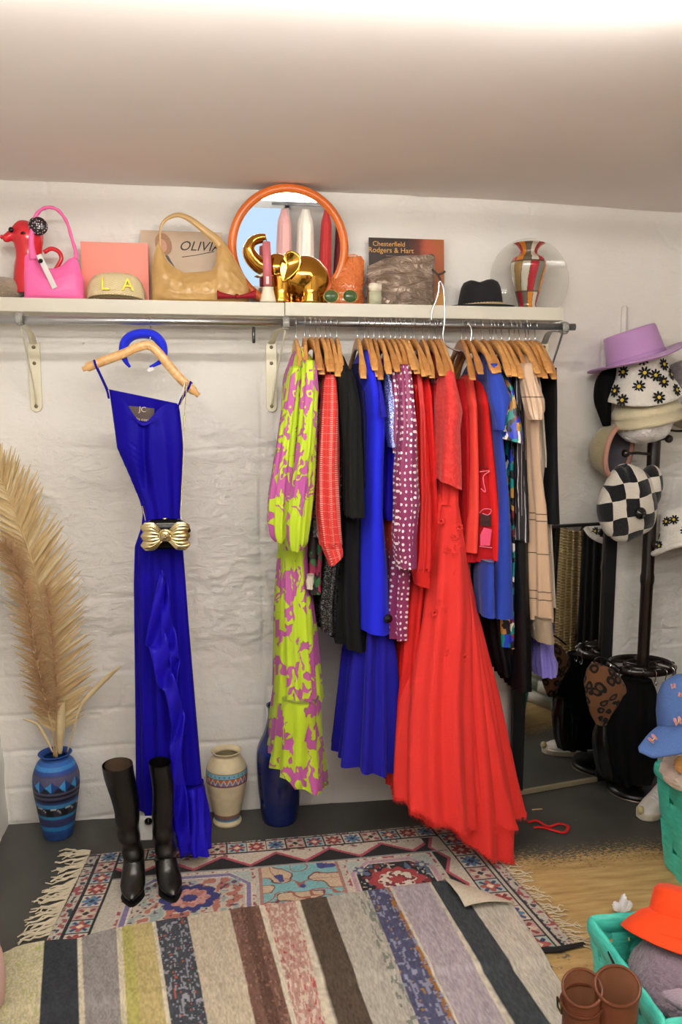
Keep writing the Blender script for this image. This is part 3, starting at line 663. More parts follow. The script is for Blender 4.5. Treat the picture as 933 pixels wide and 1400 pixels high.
# --- the big lace gown
def gown():
    rows = [(478, 604, 611), (490, 603, 617), (505, 602, 622), (560, 602, 636), (600, 602, 634), (660, 601, 632), (690, 598, 632), (740, 592, 641), (800, 588, 650), (850, 581, 661), (900, 570, 674), (960, 560, 690), (1020, 557, 703), (1080, 556, 716), (1128, 572, 727)]
    yc = [(484, -.34), (660, -.35), (900, -.37), (1128, -.40)]
    hy = [(478, .10), (496, .16), (516, .222), (545, .218), (660, .18), (760, .17), (900, .18), (1000, .19), (1128, .20)]
    mb = cloth_mesh(rows, yc, hy, n=240, fold=(.075, .002, .016), seed=40, hem=.006, fray=.008)
    th = thing('lace_gown', 'long red lace and tulle gown with a wide skirt touching floor', 'gown', (1.0, -.36, .02))
    mb.build('underskirt', M_TULLE, th)
    # two tulle layers, the front one shorter, the right one down to the floor
    m1 = cloth_mesh([(690, 597, 632), (760, 590, 643), (850, 578, 655), (900, 568, 657), (960, 559, 658), (1020, 555, 660), (1080, 552, 662), (1106, 553, 1140, 664)], [(690, -.36), (1130, -.47)], [(690, .17), (900, .17), (1120, .20)], n=260, fold=(.072, .002, .0125), seed=41, hem=.004, fray=.007)
    m2 = cloth_mesh([(760, 612, 642), (850, 614, 660), (900, 611, 672), (960, 607, 686), (1020, 603, 697), (1080, 598, 708), (1120, 594, 714), (1124, 597, 1188, 713)], [(760, -.38), (1150, -.44)], [(760, .12), (900, .14), (1160, .17)], n=240, fold=(.07, .002, .013), seed=42, hem=.008, fray=.008)
    fz = MB()
    for mm, n in ((mb, 240), (m1, 260), (m2, 240)):                     # soft raw tulle edge
        H = mm.V[0][-(n+1):]; top_ = mm.V[0][-2*(n+1):-(n+1)]
        for q in range(n*9):
            j = random.random()*(n-1); i = int(j); p = lerp(H[i], H[i+1], j-i)+np.array((0, 0, random.uniform(0, .012))); out = H[i]-H.mean(0); out[2] = 0; out /= np.linalg.norm(out)+1e-6
            e = p+np.array((random.uniform(-.006, .006), random.uniform(-.004, .004), -random.uniform(.008, .026)))+out*random.uniform(-.002, .005)
            e[2] = max(e[2], .012); w = np.array((.0006, .0002, 0)); fz.add([p-w, p+w, e], [(0, 1, 2)])
    m1.build('overskirt', M_TULLE, th); m2.build('train', M_TULLE, th); o = fz.build('raw_hem', M_TULLE, th); o['kind'] = 'stuff'
    cloth_mesh([(479, 603, 612), (500, 602, 620), (530, 601, 630), (562, 600, 638), (590, 601, 634), (640, 598, 637), (655, 597, 674, 638)], [(479, -.342), (660, -.375)], [(479, .11), (497, .168), (517, .23), (560, .225), (660, .21)], n=90, fold=(.09, .001, .005), seed=43).build('bolero', LACE, th)
    for k in range(16):                                # raised lace flowers on the skirt front
        v = random.random(); py = 690+v*230; l_, r_ = np.interp(py, [690, 900, 960], [600, 572, 562]), np.interp(py, [690, 850, 960], [630, 650, 655])
        px = lerp(l_, r_, random.uniform(.12, .88)); y = np.interp(py, [690, 900, 1130], [-.545, -.585, -.68])
        c = W(px, py, y+.012); m_ = MB()
        for q in range(6):
            a = q*pi/3+v*5; m_.sphere((c[0]+.009*cos(a), c[1], c[2]+.009*sin(a)), (.0055, .002, .0055), 5)
        m_.build('lace_flower', M_TULLE, th)
    return th
t = NT('red_tulle'); v_ = t.noise(t.uv(), 420, 3)
c_ = t.mix(v_.outputs[0], hexc('#c81f1f'), hexc('#f2473f')); t.bump(v_.outputs[0], .5, .003)
M_TULLE = t.done(c_, .75, 0, Sheen_Weight=.25, Sheen_Roughness=.3, Sheen_Tint=(1, .3, .25, 1), Specular_IOR_Level=.15)
g = gown(); hanger(594, 'wooden hanger carrying the red lace gown', calm=.1)
pts = [(722, 1124, 0), (735, 1122, 0), (750, 1130, 0), (765, 1126, 0), (777, 1130, 0), (772, 1138, 0), (757, 1135, 0), (742, 1131, 0), (730, 1131, 0)]
p3 = spline([G(a, b, .008) for a, b, _ in pts], 50); m_ = MB(); m_.tube(p3, .005, 8, flat=(.5, 1.5)); tag(m_.build('hanging_loop', RED, g), 'red ribbon loop on the floor')

garment('burgundy_top', 'dark burgundy top on a tilted hanger beside the lace gown', [(518, 628, 634), (530, 627, 640), (600, 631, 642), (700, 634, 641), (768, 636, 650)], REDDK, S(518, 40, full=.15), 44, hang=632, hlabel='wooden hanger carrying the dark burgundy top')
garment('coral_coat', 'coral coat sleeve hanging between lace gown and red sweatshirt', [(512, 640, 644), (522, 638, 650), (560, 641, 654), (640, 642, 656), (700, 640, 656), (755, 636, 654)], CORAL, S(512, 40, full=.18), 45, hang=638, hlabel='wooden hanger carrying the coral coat', fold=(.06, .001, .004))
th = garment('red_sweatshirt', 'red sweatshirt with pink print beside the blue suede jacket', [(510, 652, 660), (524, 654, 668), (560, 658, 672), (640, 664, 680), (720, 668, 688), (766, 669, 692)], RED, S(510, 40, full=.17, bot=.18), 46, hang=648, hlabel='wooden hanger carrying the red printed sweatshirt', fold=(.08, .001, .004),
     parts=[sl([(640, 655, 672), (768, 646, 690)], -.40, .10, REDDK, 47, name='front_panel', fold=(.1, .001, .002))])
M_PINK = plain('pink_print', '#e0486f', .7); M_PINKL = plain('pink_line_print', '#e88296', .7); M_INK = plain('dark_print', '#3a0d12', .7)
yp = -.512
def printed(pts, mat, closed=False, w=.0014):
    m_ = MB(); P = [W(a, b, yp) for a, b in pts]
    if closed is None: m_.add(P, [tuple(range(len(P)))])
    else: m_.tube(spline(P, 4*len(P)), w, 6)
    m_.build('print', mat, th, smooth=False)
printed([(657, 731), (657, 746), (670, 746), (673, 724), (662, 721)], M_PINK, None); printed([(657, 702), (657, 719), (672, 720), (672, 704)], M_INK, None)
printed([(656, 645), (670, 644), (661, 652), (664, 672), (658, 668)], M_PINKL); printed([(656, 701), (662, 696), (672, 697), (668, 704), (660, 702)], M_PINKL); printed([(656, 747), (673, 749)], M_PINKL)
garment('suede_jacket', 'blue suede jacket with wide short sleeve beside red sweatshirt', [(480, 671, 677), (500, 668, 682), (540, 674, 690), (600, 676, 690), (680, 682, 698), (768, 676, 704), (845, 672, 707)], SUEDE, S(491, 38, full=.165, bot=.18), 48, hang=671, hlabel='wooden hanger carrying the blue suede jacket', cover=True, fold=(.09, .001, .003),
        parts=[sl([(497, 671, 683), (520, 672, 692), (545, 674, 702), (562, 678, 697), (588, 683, 690)], [(497, -.46), (588, -.52)], .045, SUEDE, 49, fold=(.05, .001, .002)), sl([(768, 663, 678), (845, 663, 680)], -.42, .09, SUEDE, 50, name='front_panel', fold=(.09, .001, .002))])
garment('baroque_blouse', 'teal and gold baroque print blouse with striped short sleeve', [(497, 682, 688), (510, 684, 696), (560, 692, 704), (640, 694, 704), (760, 698, 706), (845, 688, 707), (885, 690, 704)], BAROQUE, S(497, 38, full=.155), 51, hang=680, hlabel='wooden hanger carrying the baroque print blouse',
        parts=[sl([(505, 688, 698), (545, 696, 705), (560, 693, 713), (590, 689, 718), (600, 689, 608, 719)], [(505, -.45), (610, -.54)], .04, BAROQUE, 52, fold=(.05, .001, .002))])
garment('pleated_dress', 'black dress with silver pleated bodice beside champagne satin jacket', [(478, 700, 704), (490, 697, 711), (520, 702, 718), (600, 703, 722), (690, 700, 724), (740, 700, 722)], PIN, S(478, 40, full=.175), 53, hang=687, hlabel='wooden hanger carrying the black and silver pleated dress',
        parts=[sl([(738, 700, 724), (800, 702, 725), (880, 704, 728), (945, 706, 728)], -.36, .15, BLACKSAT, 54, name='skirt')])
garment('black_skirt', 'black satin skirt with uneven hem behind the baroque blouse', [(560, 690, 696), (700, 688, 698), (840, 672, 702), (880, 676, 708), (922, 685, 712)], BLACKSAT, [(560, .1), (922, .11)], 55, hang=705, hlabel='wooden hanger carrying the black satin skirt', hem=.008)
garment('satin_jacket', 'champagne satin jacket with puffed sleeve and thin dark seams', [(480, 717, 724), (500, 714, 731), (540, 719, 738), (600, 724, 738), (650, 727, 741), (700, 728, 750), (780, 727, 755), (848, 727, 759)], CHAMP, S(490, 38, full=.175), 56, hang=711, hlabel='wooden hanger carrying the champagne satin jacket', cover=True,
        parts=[sl([(496, 716, 731), (520, 718, 738), (548, 722, 748), (562, 725, 747), (574, 731, 741)], [(496, -.46), (574, -.54)], .04, CHAMP, 57, fold=(.02, .001, .004)), sl([(846, 738, 758), (880, 739, 762)], -.42, .08, TAUPE, 58, name='lining', fold=(.06, .001, .002))])
garment('cream_blouse', 'cream blouse with small red print behind the champagne jacket', [(495, 730, 735), (505, 729, 738), (570, 736, 744), (700, 746, 753), (830, 755, 760)], CREAM, S(495, 36, full=.15), 59, hang=724, hlabel='wooden hanger carrying the cream blouse')
garment('lilac_cardigan', 'lilac knit cardigan with gathered cuffs below the champagne jacket', [(600, 742, 747), (800, 742, 752), (878, 737, 757), (896, 737, 758), (910, 734, 764), (926, 738, 762)], LILACKNIT, [(600, .1), (926, .1)], 60, fold=(.03, .002, .009))
garment('strappy_dress', 'plain black strappy dress hanging last on the rail', [(503, 753, 761), (540, 752, 762), (590, 748, 763), (640, 746, 765), (716, 743, 770)], BLACK2, [(503, .17), (716, .18)], 61, hang=733, hlabel='wooden hanger carrying the black strappy dress, last on the rail', fold=(.1, .0005, .002))
for px in (424, 446): hanger(px, 'spare wooden hanger squeezed between the black and check garments', group='hangers between the dark garments', rz=random.uniform(-.05, .05))
for px in (503.5, 541, 554, 567, 587, 597, 602): hanger(px, 'spare wooden hanger squeezed between the blue and red garments', group='hangers between the blue and red garments', rz=random.uniform(-.04, .04))
for px in (659, 675, 698, 720): hanger(px, 'spare wooden hanger squeezed between red sweatshirt and champagne jacket', group='hangers between the sweatshirt and jacket', rz=random.uniform(-.05, .05))
# big wire hook over the shelf edge
pw = pix_spline([(590, 440), (591, 425), (596, 412), (600, 398), (601, 385), (606, 392), (608, 412), (608, 440), (606, 462), (612, 473), (630, 480), (642, 471), (645, 452), (640, 441)], -.385, 60)
m_ = MB(); m_.tube(pw, .0035, 8); tag(m_.build('wire_hook', M_HOOK), 'large bent wire hook hanging over the shelf edge and rail', 'hook')
# ------------------------------------------------------------------ blue satin dress facing the room
YD = -.35
th = thing('wooden_hanger', 'pale wooden hanger tilted on the rail with the indigo evening dress', 'hanger', (WX(206, 441, ROD_Y), ROD_Y, ROD_Z-.005))
hp = pix_spline([(113, 505), (135, 496), (165, 485), (188, 475), (203, 472), (215, 480), (232, 501), (250, 521), (272, 541)], YD, 48)
tt = np.linspace(0, 1, 48); hr = .0135*np.where(tt < .04, .55, np.where(tt > .97, .6, 1))
m_ = MB(); m_.tube(hp, hr, 12, flat=np.stack([np.full(48, 1.15), np.full(48, .65)], -1)); m_.build('hanger_body', M_WOOD2, th)
pts = [(WX(206, 441, ROD_Y), ROD_Y+.0165*cos(q), ROD_Z-.005+.0165*sin(q)) for q in np.linspace(1.15*pi, -.28*pi, 20)]+[tuple(W(206, 458, YD+.004)), tuple(W(204, 474, YD))]
m_ = MB(); m_.tube(pts, .0018, 8); m_.build('hook', M_HOOK, th)
EVE = m_satin('indigo_stretch_satin', '#12068f', .55, .10, spec=.1)
EVE2 = m_satin('indigo_bright_satin', '#1c10ac', .35, .15, spec=.2)
dr = thing('evening_dress', 'long indigo blue strappy evening dress hanging alone on the wall side', 'dress', (-.3, YD, 0))
rows = [(532, 147, 552, 243), (545, 149, 562, 245), (575, 153, 580, 247), (605, 157, 605, 249), (613, 158, 619, 250), (650, 175, 650, 248), (685, 190, 688, 246), (702, 195, 704, 245), (722, 193, 722, 247), (750, 184, 754, 250), (800, 183, 800, 254), (900, 185, 900, 262), (1000, 187, 1000, 270), (1095, 188, 1095, 278), (1118, 190, 1150, 283)]
mb = cloth_mesh(rows, YD, [(532, .03), (600, .05), (700, .045), (760, .05), (1100, .075), (1140, .085)], n=120, fold=(.055, .001, .010), seed=70, p=2.0, capt=False, step=4)
# gathers down the bodice centre
V = mb.V[0]
cxp = WX(197, 600, YD-.04); zt = WZ(197, 575, YD); zb = WZ(197, 640, YD)
for s_ in (-1, 1):
    pass
dx = V[:, 0]-cxp; gz = smoothstep(zb-.16, zb, V[:, 2])*(1-smoothstep(zt, zt+.05, V[:, 2])); fr = V[:, 1] < YD
V[:, 1] += np.where(fr, .018*np.exp(-(dx/.014)**2)*gz+.007*np.sin((V[:, 2]-.75*np.abs(dx))*300)*np.exp(-(dx/.085)**2)*gz, 0)
ztop = np.interp(V[:, 0], [WX(147, 532, YD), WX(243, 552, YD)], [WZ(147, 532, YD), WZ(243, 552, YD)]); dep = 1-smoothstep(0, .10, ztop-V[:, 2])
V[:, 2] -= np.where(fr, .088*np.exp(-((V[:, 0]-cxp+.004)/.055)**2)*dep, 0); V[:, 1] -= np.where(fr, .012*np.exp(-(dx/.06)**2)*dep, 0)
mb.build('gown_body', EVE, dr)
def strap(pts, name='strap', w=.0075, mat=EVE, parent=dr):
    m_ = MB(); m_.tube(pix_spline(pts, YD, 20), w, 8, flat=(.5, 1.2)); return m_.build(name, mat, parent)
strap([(129, 493, YD-.015), (131, 500, YD-.02), (138, 515, YD-.012), (146, 533, YD-.01), (149, 545, YD-.01)])
strap([(129, 493, YD+.012), (134, 505, YD+.02), (147, 533, YD+.02)])
strap([(261, 522, YD-.015), (258, 530, YD-.02), (251, 541, YD-.012), (244, 553, YD-.01), (243, 562, YD-.01)])
strap([(262, 523, YD+.012), (255, 535, YD+.02), (244, 553, YD+.02)])
m_ = MB(); m_.tube(pix_spline([(254, 523, YD-.022), (249, 535, YD-.026), (243, 553, YD-.026)], YD, 12), .0018, 6); m_.build('hanging_loop', plain('white_ribbon', '#e9e6ea', .6), dr)
# inside of the back with the maker's label, seen above the front neckline
c = W(192, 567, YD+.012); R_ = Matrix.Rotation(radians(6), 4, 'Y')
M_LABEL = plain('taupe_woven_label', '#5b4c45', .7, bump=(300, .2))
lo = MB(); lo.box(W(193, 566, YD+.018), (.088, .003, .048), R_, .0012); lb = lo.build('maker_label', M_LABEL, dr, smooth=False)
M_LETT = plain('pale_thread', '#d8c4b4', .7)
text_part('JC', W(195, 560, YD+.015), .026, M_LETT, lb, R_); text_part('edo conti', W(194, 573.5, YD+.015), .0165, M_LETT, lb, R_)
lo = MB(); lo.box(W(197, 581, YD+.019), (.016, .003, .014), R_, .001); lo.build('care_tag', plain('white_ribbon', '#e9e6ea'), dr, smooth=False)
# draped ruffle down the slit
def ribbon(cl, wid, y0, amp, nz, seed):
    """cl: (px, py) centre line; wid: widths in px"""
    C = np.array(cl, float); k = np.linspace(0, 1, 70); s_ = np.linspace(0, 1, len(C))
    px = np.interp(k, s_, C[:, 0]); py = np.interp(k, s_, C[:, 1]); w = np.interp(k, s_, wid); P = np.zeros((70, 9, 3))
    for i in range(70):
        for j in range(9):
            u = j/8-.5; yy = y0-amp*(.5+.5*sin(k[i]*nz*2*pi+u*4.0+seed))-.02*u*u
            P[i, j] = W(px[i]+u*w[i], py[i]+u*14*sin(k[i]*nz*2*pi+seed), yy)
    UVq = np.stack(np.meshgrid(np.linspace(0, .1, 9), np.linspace(0, .8, 70)), -1); m_ = MB(); m_.grid(P, UVq); return m_
o = ribbon([(222, 790), (212, 870), (218, 890), (224, 925), (236, 950), (244, 985), (240, 1030), (246, 1090), (250, 1140), (262, 1168)], [6, 26, 30, 20, 24, 18, 16, 18, 22, 30], YD-.09, .03, 4.5, 1).build('ruffle', EVE2, dr); solid(o, .003)
o = ribbon([(224, 785), (226, 830), (232, 880), (240, 905), (236, 950)], [5, 14, 20, 14, 6], YD-.085, .025, 3, 2).build('ruffle', EVE2, dr); solid(o, .003)
cloth_mesh([(1075, 240, 278), (1110, 240, 282), (1140, 240, 284), (1158, 243, 283), (1166, 250, 1172, 284)], [(1075, YD-.02), (1168, YD-.05)], [(1075, .05), (1168, .07)], n=80, fold=(.05, .004, .014), seed=72, p=2.0, hem=.004).build('hem_pool', EVE2, dr)
# price tag on the hem
o = MB(); o.box(W(199, 1132, YD-.10), (.05, .002, .09), Matrix.Rotation(.05, 4, 'Y')); tg = o.build('price_tag', plain('white_card', '#d9d6d2', .8), dr, smooth=False)
security_tag(203, 1123, YD-.108, dr, r=.014)
# padded headband over the hanger
hb = thing('padded_headband', 'padded bright blue velvet headband hung over the pale hanger', 'headband', W(197, 505, YD))
pb = pix_spline([(178, 502), (172, 494), (168, 482), (171, 468), (181, 459), (196, 456), (211, 459), (221, 470), (224, 484), (220, 494), (205, 502)], YD+.022, 50)
rr = .021*np.interp(np.linspace(0, 1, 50), [0, .1, .3, .7, .88, 1], [.25, .5, 1, 1, .6, .25])
m_ = MB(); m_.tube(pb, rr, 14, flat=np.stack([np.full(50, .8), np.full(50, 1.2)], -1)); m_.build('band', cloth_mat('blue_velvet', '#1a2ad0', .7, sheen=.5), hb)
o = MB(); o.box(W(206, 505, YD-.02), (.02, .002, .012), Matrix.Rotation(-.3, 4, 'Y')); o.build('price_tag', plain('white_card', '#d9d6d2', .8), hb, smooth=False)
# gold bow clutch
cl = thing('clutch_bag', 'gold and black hard clutch bag with bow and rose, on chain', 'bag', W(227, 752, -.46))
M_GOLD = plain('polished_pale_gold', '#d2c294', .20, 1.0, bump=(40, .05), var=(14, .15)); M_DARKM = plain('black_lacquer', '#15130f', .15, .6)
YC = -.465; c = W(227, 730, YC)
m_ = MB()
P = []
for k in np.linspace(-1, 1, 17):
    x_ = c[0]+.074*k; e = (1-abs(k)**4)**.25*.0+max(.25, (1-abs(k)**5))**.5
    P.append([(x_, c[1]+.026*e*np.sign(cos(a))*abs(cos(a))**.8, c[2]+.053*e*np.sign(sin(a))*abs(sin(a))**.8) for a in np.linspace(0, 2*pi, 25)])
m_.grid(np.array(P), None, None, flip=False, cap=True); m_.build('case', M_DARKM, cl)
for s_, nm in ((-1, 'bow_loop'), (1, 'bow_loop')):
    m_ = MB(); P = []
    for k in np.linspace(0, 1, 20):
        sp = lerp(.020, .055, smoothstep(0, .55, k))*.90*(1-.15*smoothstep(.85, 1, k))
        x_ = c[0]+s_*lerp(.008, .078, k)
        P.append([(x_+s_*.004*cos(v*9), c[1]-.026-.016*sin(pi*min(1, k*1.05))**.6*(1-v*v)**.5-.0018*cos(v*26), c[2]+sp*v-.003) for v in np.linspace(-.98, .98, 33)])
    m_.grid(np.array(P), None, None, flip=(s_ < 0)); o = m_.build(nm, M_GOLD, cl); solid(o, .004)
m_ = MB()
for k, r in ((0, .017), (1, .011), (2, .006)):
    a = np.linspace(0, 2*pi, 24); m_.tube(np.stack([c[0]+r*np.cos(a), np.full_like(a, c[1]-.04-.004*k), c[2]+.002+r*np.sin(a)], -1), .0052, 8)
m_.sphere((c[0], c[1]-.045, c[2]+.002), (.016, .008, .016), 10); m_.build('rose', M_GOLD, cl)
m_ = MB(); m_.sphere((c[0]-.003, c[1], c[2]+.051), (.008, .006, .006), 8); m_.build('clasp', M_GOLD, cl)
def chain(pts, n):
    P = pix_spline(pts, YC, n); m_ = MB()
    m_.tube(P, .0013, 6)
    for i in range(0, n, 1): m_.sphere(P[i], (.0022, .0022, .0034), 4)
    return m_.build('chain', M_GOLD, cl)
chain([(256, 523, YD-.03), (253, 560, -.40), (250, 640, -.43), (247, 712, YC)], 70); chain([(254, 523, YD-.03), (251, 540, YD-.05), (247, 552, YD-.05)], 8); chain([(195, 693, -.43), (197, 702, -.45), (199, 711, YC)], 8)
o = MB(); o.box(W(262, 730, YC+.02), (.034, .0015, .075), Matrix.Rotation(-.15, 4, 'Y')); o.build('price_tag', plain('grey_card', '#b5aeab', .8), cl, smooth=False)
security_tag(257, 725, YC-.012, cl, r=.010)

# ------------------------------------------------------------------ black knee boots on the rug
M_LEATH = plain('black_leather', '#0c0b0b', .3, 0, bump=(24, .25, .01), var=(8, .3), Coat_Weight=.2)
M_SOLE = plain('black_rubber', '#0a0a0a', .6); M_LINING = plain('tan_lining', '#a08058', .8)
def loft_ellipses(secs, n=28, mb=None):
    """secs: (center, half_w vec, half_d vec)"""
    P = []; a = np.linspace(0, 2*pi, n+1)
    for c, u, v in secs: P.append(np.asarray(c)+np.cos(a)[:, None]*np.asarray(u)+np.sin(a)[:, None]*np.asarray(v))
    mb = mb or MB(); mb.grid(np.array(P), None, None, flip=True); return mb
def boot(top, ankle, toe, label, tilt, hgt_top_r=(.052, .06), seed=0, slack=.006):
    """top/ankle/toe: world points; toe on the rug; heel behind the ankle"""
    top, ankle, toe = map(np.asarray, (top, ankle, toe))
    th = thing('knee_boot', label, 'boot', (ankle[0], ankle[1], 0))
    fwd = np.array((toe[0]-ankle[0], toe[1]-ankle[1], 0)); L = np.linalg.norm(fwd); fwd /= L; side = np.array((fwd[1], -fwd[0], 0))
    secs = []; rs = np.random.RandomState(seed)
    for k in np.linspace(0, 1, 26):
        c = lerp(top, ankle, k)+side*.004*sin(k*9+seed); wob = slack*sin(k*34+seed)*smoothstep(.3, 1, k)
        a = lerp(hgt_top_r[0], .036, smoothstep(0, .9, k))+wob*.5; b = lerp(hgt_top_r[1], .047, smoothstep(0, .9, k))+wob*.5
        secs.append((c+fwd*wob, side*a, fwd*b))
    A = ankle
    foot = [(-.002, .075, .036, .050, .35), (.014, .062, .037, .050, .7), (.038, .048, .039, .042, 1.0), (.07, .036, .041, .031, 1.2), (.105, .027, .042, .023, 1.35), (.14, .021, .036, .0175, 1.45), (.165, .017, .025, .014, 1.5), (.185, .014, .012, .010, 1.52), (.192, .012, .004, .004, 1.55)]
    for d, z, a, b, ang in foot:
        q = A+fwd*(d/.192*L); q = np.array((q[0], q[1], z+.022)); v = fwd*cos(ang)+np.array((0, 0, 1))*sin(ang)
        secs.append((q, side*a, v*b))
    mb = loft_ellipses(secs); mb.build('upper', M_LEATH, th)
    inn = [(lerp(top, ankle, k)+np.array((0, 0, .001)), side*lerp(hgt_top_r[0], .036, k)*.90, fwd*lerp(hgt_top_r[1], .047, k)*.90) for k in np.linspace(0, .22, 8)]
    loft_ellipses(inn).build('lining', plain('dark_tan_lining', '#4a3826', .8) if seed == 1 else M_LEATH, th)
    P = loft_ellipses([(A+fwd*(d/.192*L)+np.array((0, 0, z-A[2])), side*a, fwd*0.0+np.array((0, 0, .004))) for d, z, a in ((-.03, .060, .030), (.02, .05, .033), (.06, .02, .034), (.11, .008, .041), (.15, .006, .036), (.185, .006, .014), (.194, .006, .003))]); P.build('sole', M_SOLE, th)
    hc = A-fwd*.028; m_ = MB(); loft_ellipses([((hc[0], hc[1], .062), side*.028, fwd*.03), ((hc[0], hc[1], .03), side*.022, fwd*.024), ((hc[0]+fwd[0]*.002, hc[1], .003), side*.023, fwd*.025), ((hc[0], hc[1], .003), side*.0005, fwd*.0005)], mb=m_); m_.build('heel', M_SOLE, th)
    return th
RUGZ = .014
t1 = G(180, 1236, .02); t2 = G(238, 1230, .02)
boot(W(162, 1045, -.50), W(183, 1172, -.505), (t1[0], t1[1], 0), 'black leather knee boot with tan lining showing, slouching to one side', 0, seed=1)
boot(W(220, 1042, -.49), W(226, 1172, -.50), (t2[0], t2[1], 0), 'upright black leather knee boot beside the slouching one', 0, (.037, .05), seed=2)

# ------------------------------------------------------------------ floor vases
def bands(tab):
    """tab: [(z_fraction, hex)] from bottom to top"""
    ks = [a for a, _ in tab]; cs = np.array([hexc(h) for _, h in tab])
    return lambda f: cs[np.clip(np.searchsorted(ks, f, 'right')-1, 0, len(cs)-1)]
def vase(name, label, base, pr, colf, mat, n=180, thick=.006, inner='#3a2f26'):
    """pr: profile (r, z) outside from foot to lip; returns top-level thing"""
    p_ = spline([(r, z, 0) for r, z in pr], 140)[:, :2]; p_[:, 0] = np.maximum(p_[:, 0], .002)
    inn = [(p_[-1, 0]-.004, p_[-1, 1]+.002)]+[(max(.004, r-thick), z) for r, z in p_[::-6]][1:]
    m_ = MB(); m_.lathe(np.vstack([[(.001, p_[0, 1])], p_, inn]), base, n, colf=lambda u, z: colf(u, z, p_[:, 1].max()))
    return tag(m_.build(name, mat, col=True), label, 'vase')
M_POT = tint_mat('painted_earthenware', .5, (60, .12, .003), .35, grain=(60, .25)); M_GLAZE = tint_mat('cobalt_glaze', .14, (30, .1, .004), .6, .4); M_CREAMPOT = tint_mat('cream_stoneware', .55, (80, .15, .003), .3, grain=(30, .2))
bz = G(80, 1141, 0); H1 = .338
def col1(u, z, zt):
    f = z/zt; c = bands([(0, '#2b4a86'), (.10, '#2d4f92'), (.13, '#2f7fb8'), (.185, '#2c3a74'), (.20, '#3a3a62'), (.27, '#3a3f6e'), (.29, '#2f86b6'), (.325, '#1c1b22'), (.43, '#3d87bd'), (.47, '#2c3a70'), (.50, '#191a22'), (.535, '#54506a'), (.56, '#191a22'), (.59, '#5c5874'), (.80, '#4a4a72'), (.82, '#2c4f9c'), (.86, '#3b86cb'), (.90, '#2f66b4'), (.94, '#24468c'), (.985, '#2a55a5')])(f)
    w = (u*11) % 1; tri = (f > .62)*(f < .755); up = np.abs(w-.5)*2
    h = (f-.62)/.135
    dia = tri*(np.abs(h-.5)*2 < 1-up)
    c = np.where((dia*(w < .5))[..., None], hexc('#3f9ad8'), c); c = np.where((dia*(w >= .5))[..., None], hexc('#24407f'), c)
    low = tri*(h < .5)*(1-dia); c = np.where((low*1.0 > 0)[..., None], hexc('#20222e'), c)
    sc = (f > .325)*(f < .43); w2 = (u*9) % 1; arc = .412-.05*(np.abs(w2-.5)*2)**2
    c = np.where((sc*(np.abs(f-arc-.012) < .007)*(w2 > .3))[..., None], hexc('#cfcabb'), c); c = np.where((sc*(f < arc)*(w2 > .5))[..., None], hexc('#3a3242'), c)
    return c
vase('floor_vase', 'blue banded earthenware vase with painted diamonds holding dried palm', (bz[0], bz[1], 0), [(.052, 0), (.056, .01), (.066, .06), (.079, .14), (.088, .21), (.086, .255), (.070, .30), (.052, .318), (.050, .326), (.060, .334), (.064, .338)], col1, M_POT)
VASE1 = np.array((bz[0], bz[1], 0))
def col2(u, z, zt):
    f = z/zt; c = np.ones(f.shape+(3,))*hexc('#dccba6')
    b = (f > .60)*(f < .77)
    c = np.where(((f > .71)*(f < .77))[..., None], hexc('#7fb6c8'), c); w = (u*26) % 1
    dot = ((w-.5)/.09)**2+((f-.74)/.011)**2 < 1; c = np.where(dot[..., None], hexc('#151515'), c)
    zz = (f > .62)*(f < .705); w2 = (u*22) % 1; h = (f-.62)/.085; t_ = np.abs(w2-.5)*2
    c = np.where(zz[..., None], hexc('#c4683a'), c); c = np.where((zz*(h < 1-t_))[..., None], hexc('#8276a8'), c); c = np.where((zz*(np.abs(h-1+t_) < .13))[..., None], hexc('#e9dcbf'), c)
    c = np.where(((np.abs(f-.612) < .006)+(np.abs(f-.708) < .004)+(np.abs(f-.775) < .004) > 0)[..., None], hexc('#7b4b35'), c)
    lo = (f > .075)*(f < .17); h2 = (f-.075)/.095; w3 = (u*24) % 1; t3 = np.abs(w3-.5)*2
    c = np.where(lo[..., None], hexc('#6a6f86'), c); c = np.where((lo*(h2 > 1-t3)*(h2 > .3))[..., None], hexc('#a2684a'), c); c = np.where((lo*(h2 < .25))[..., None], hexc('#5d8aa0'), c)
    return c
bz = G(311, 1120, 0)
vase('cream_vase', 'cream stoneware vase with orange and lilac zigzag band', (bz[0], bz[1]-.02, 0), [(.055, 0), (.058, .01), (.052, .03), (.062, .08), (.079, .16), (.083, .205), (.079, .24), (.060, .275), (.050, .287), (.056, .298), (.061, .303)], col2, M_CREAMPOT)
bz = G(380, 1112, 0)
vase('tall_vase', 'tall glossy cobalt blue vase half hidden behind the lime dress', (bz[0]+.005, bz[1]-.05, 0), [(.068, 0), (.074, .02), (.086, .12), (.092, .22), (.092, .29), (.084, .325), (.060, .38), (.046, .44), (.046, .47), (.052, .487)], lambda u, z, zt: np.ones(z.shape+(3,))*np.array(hexc('#14225f'))*(1+.7*smoothstep(.6, .63, z/zt)*(1-smoothstep(.64, .75, z/zt)))[..., None], M_GLAZE)

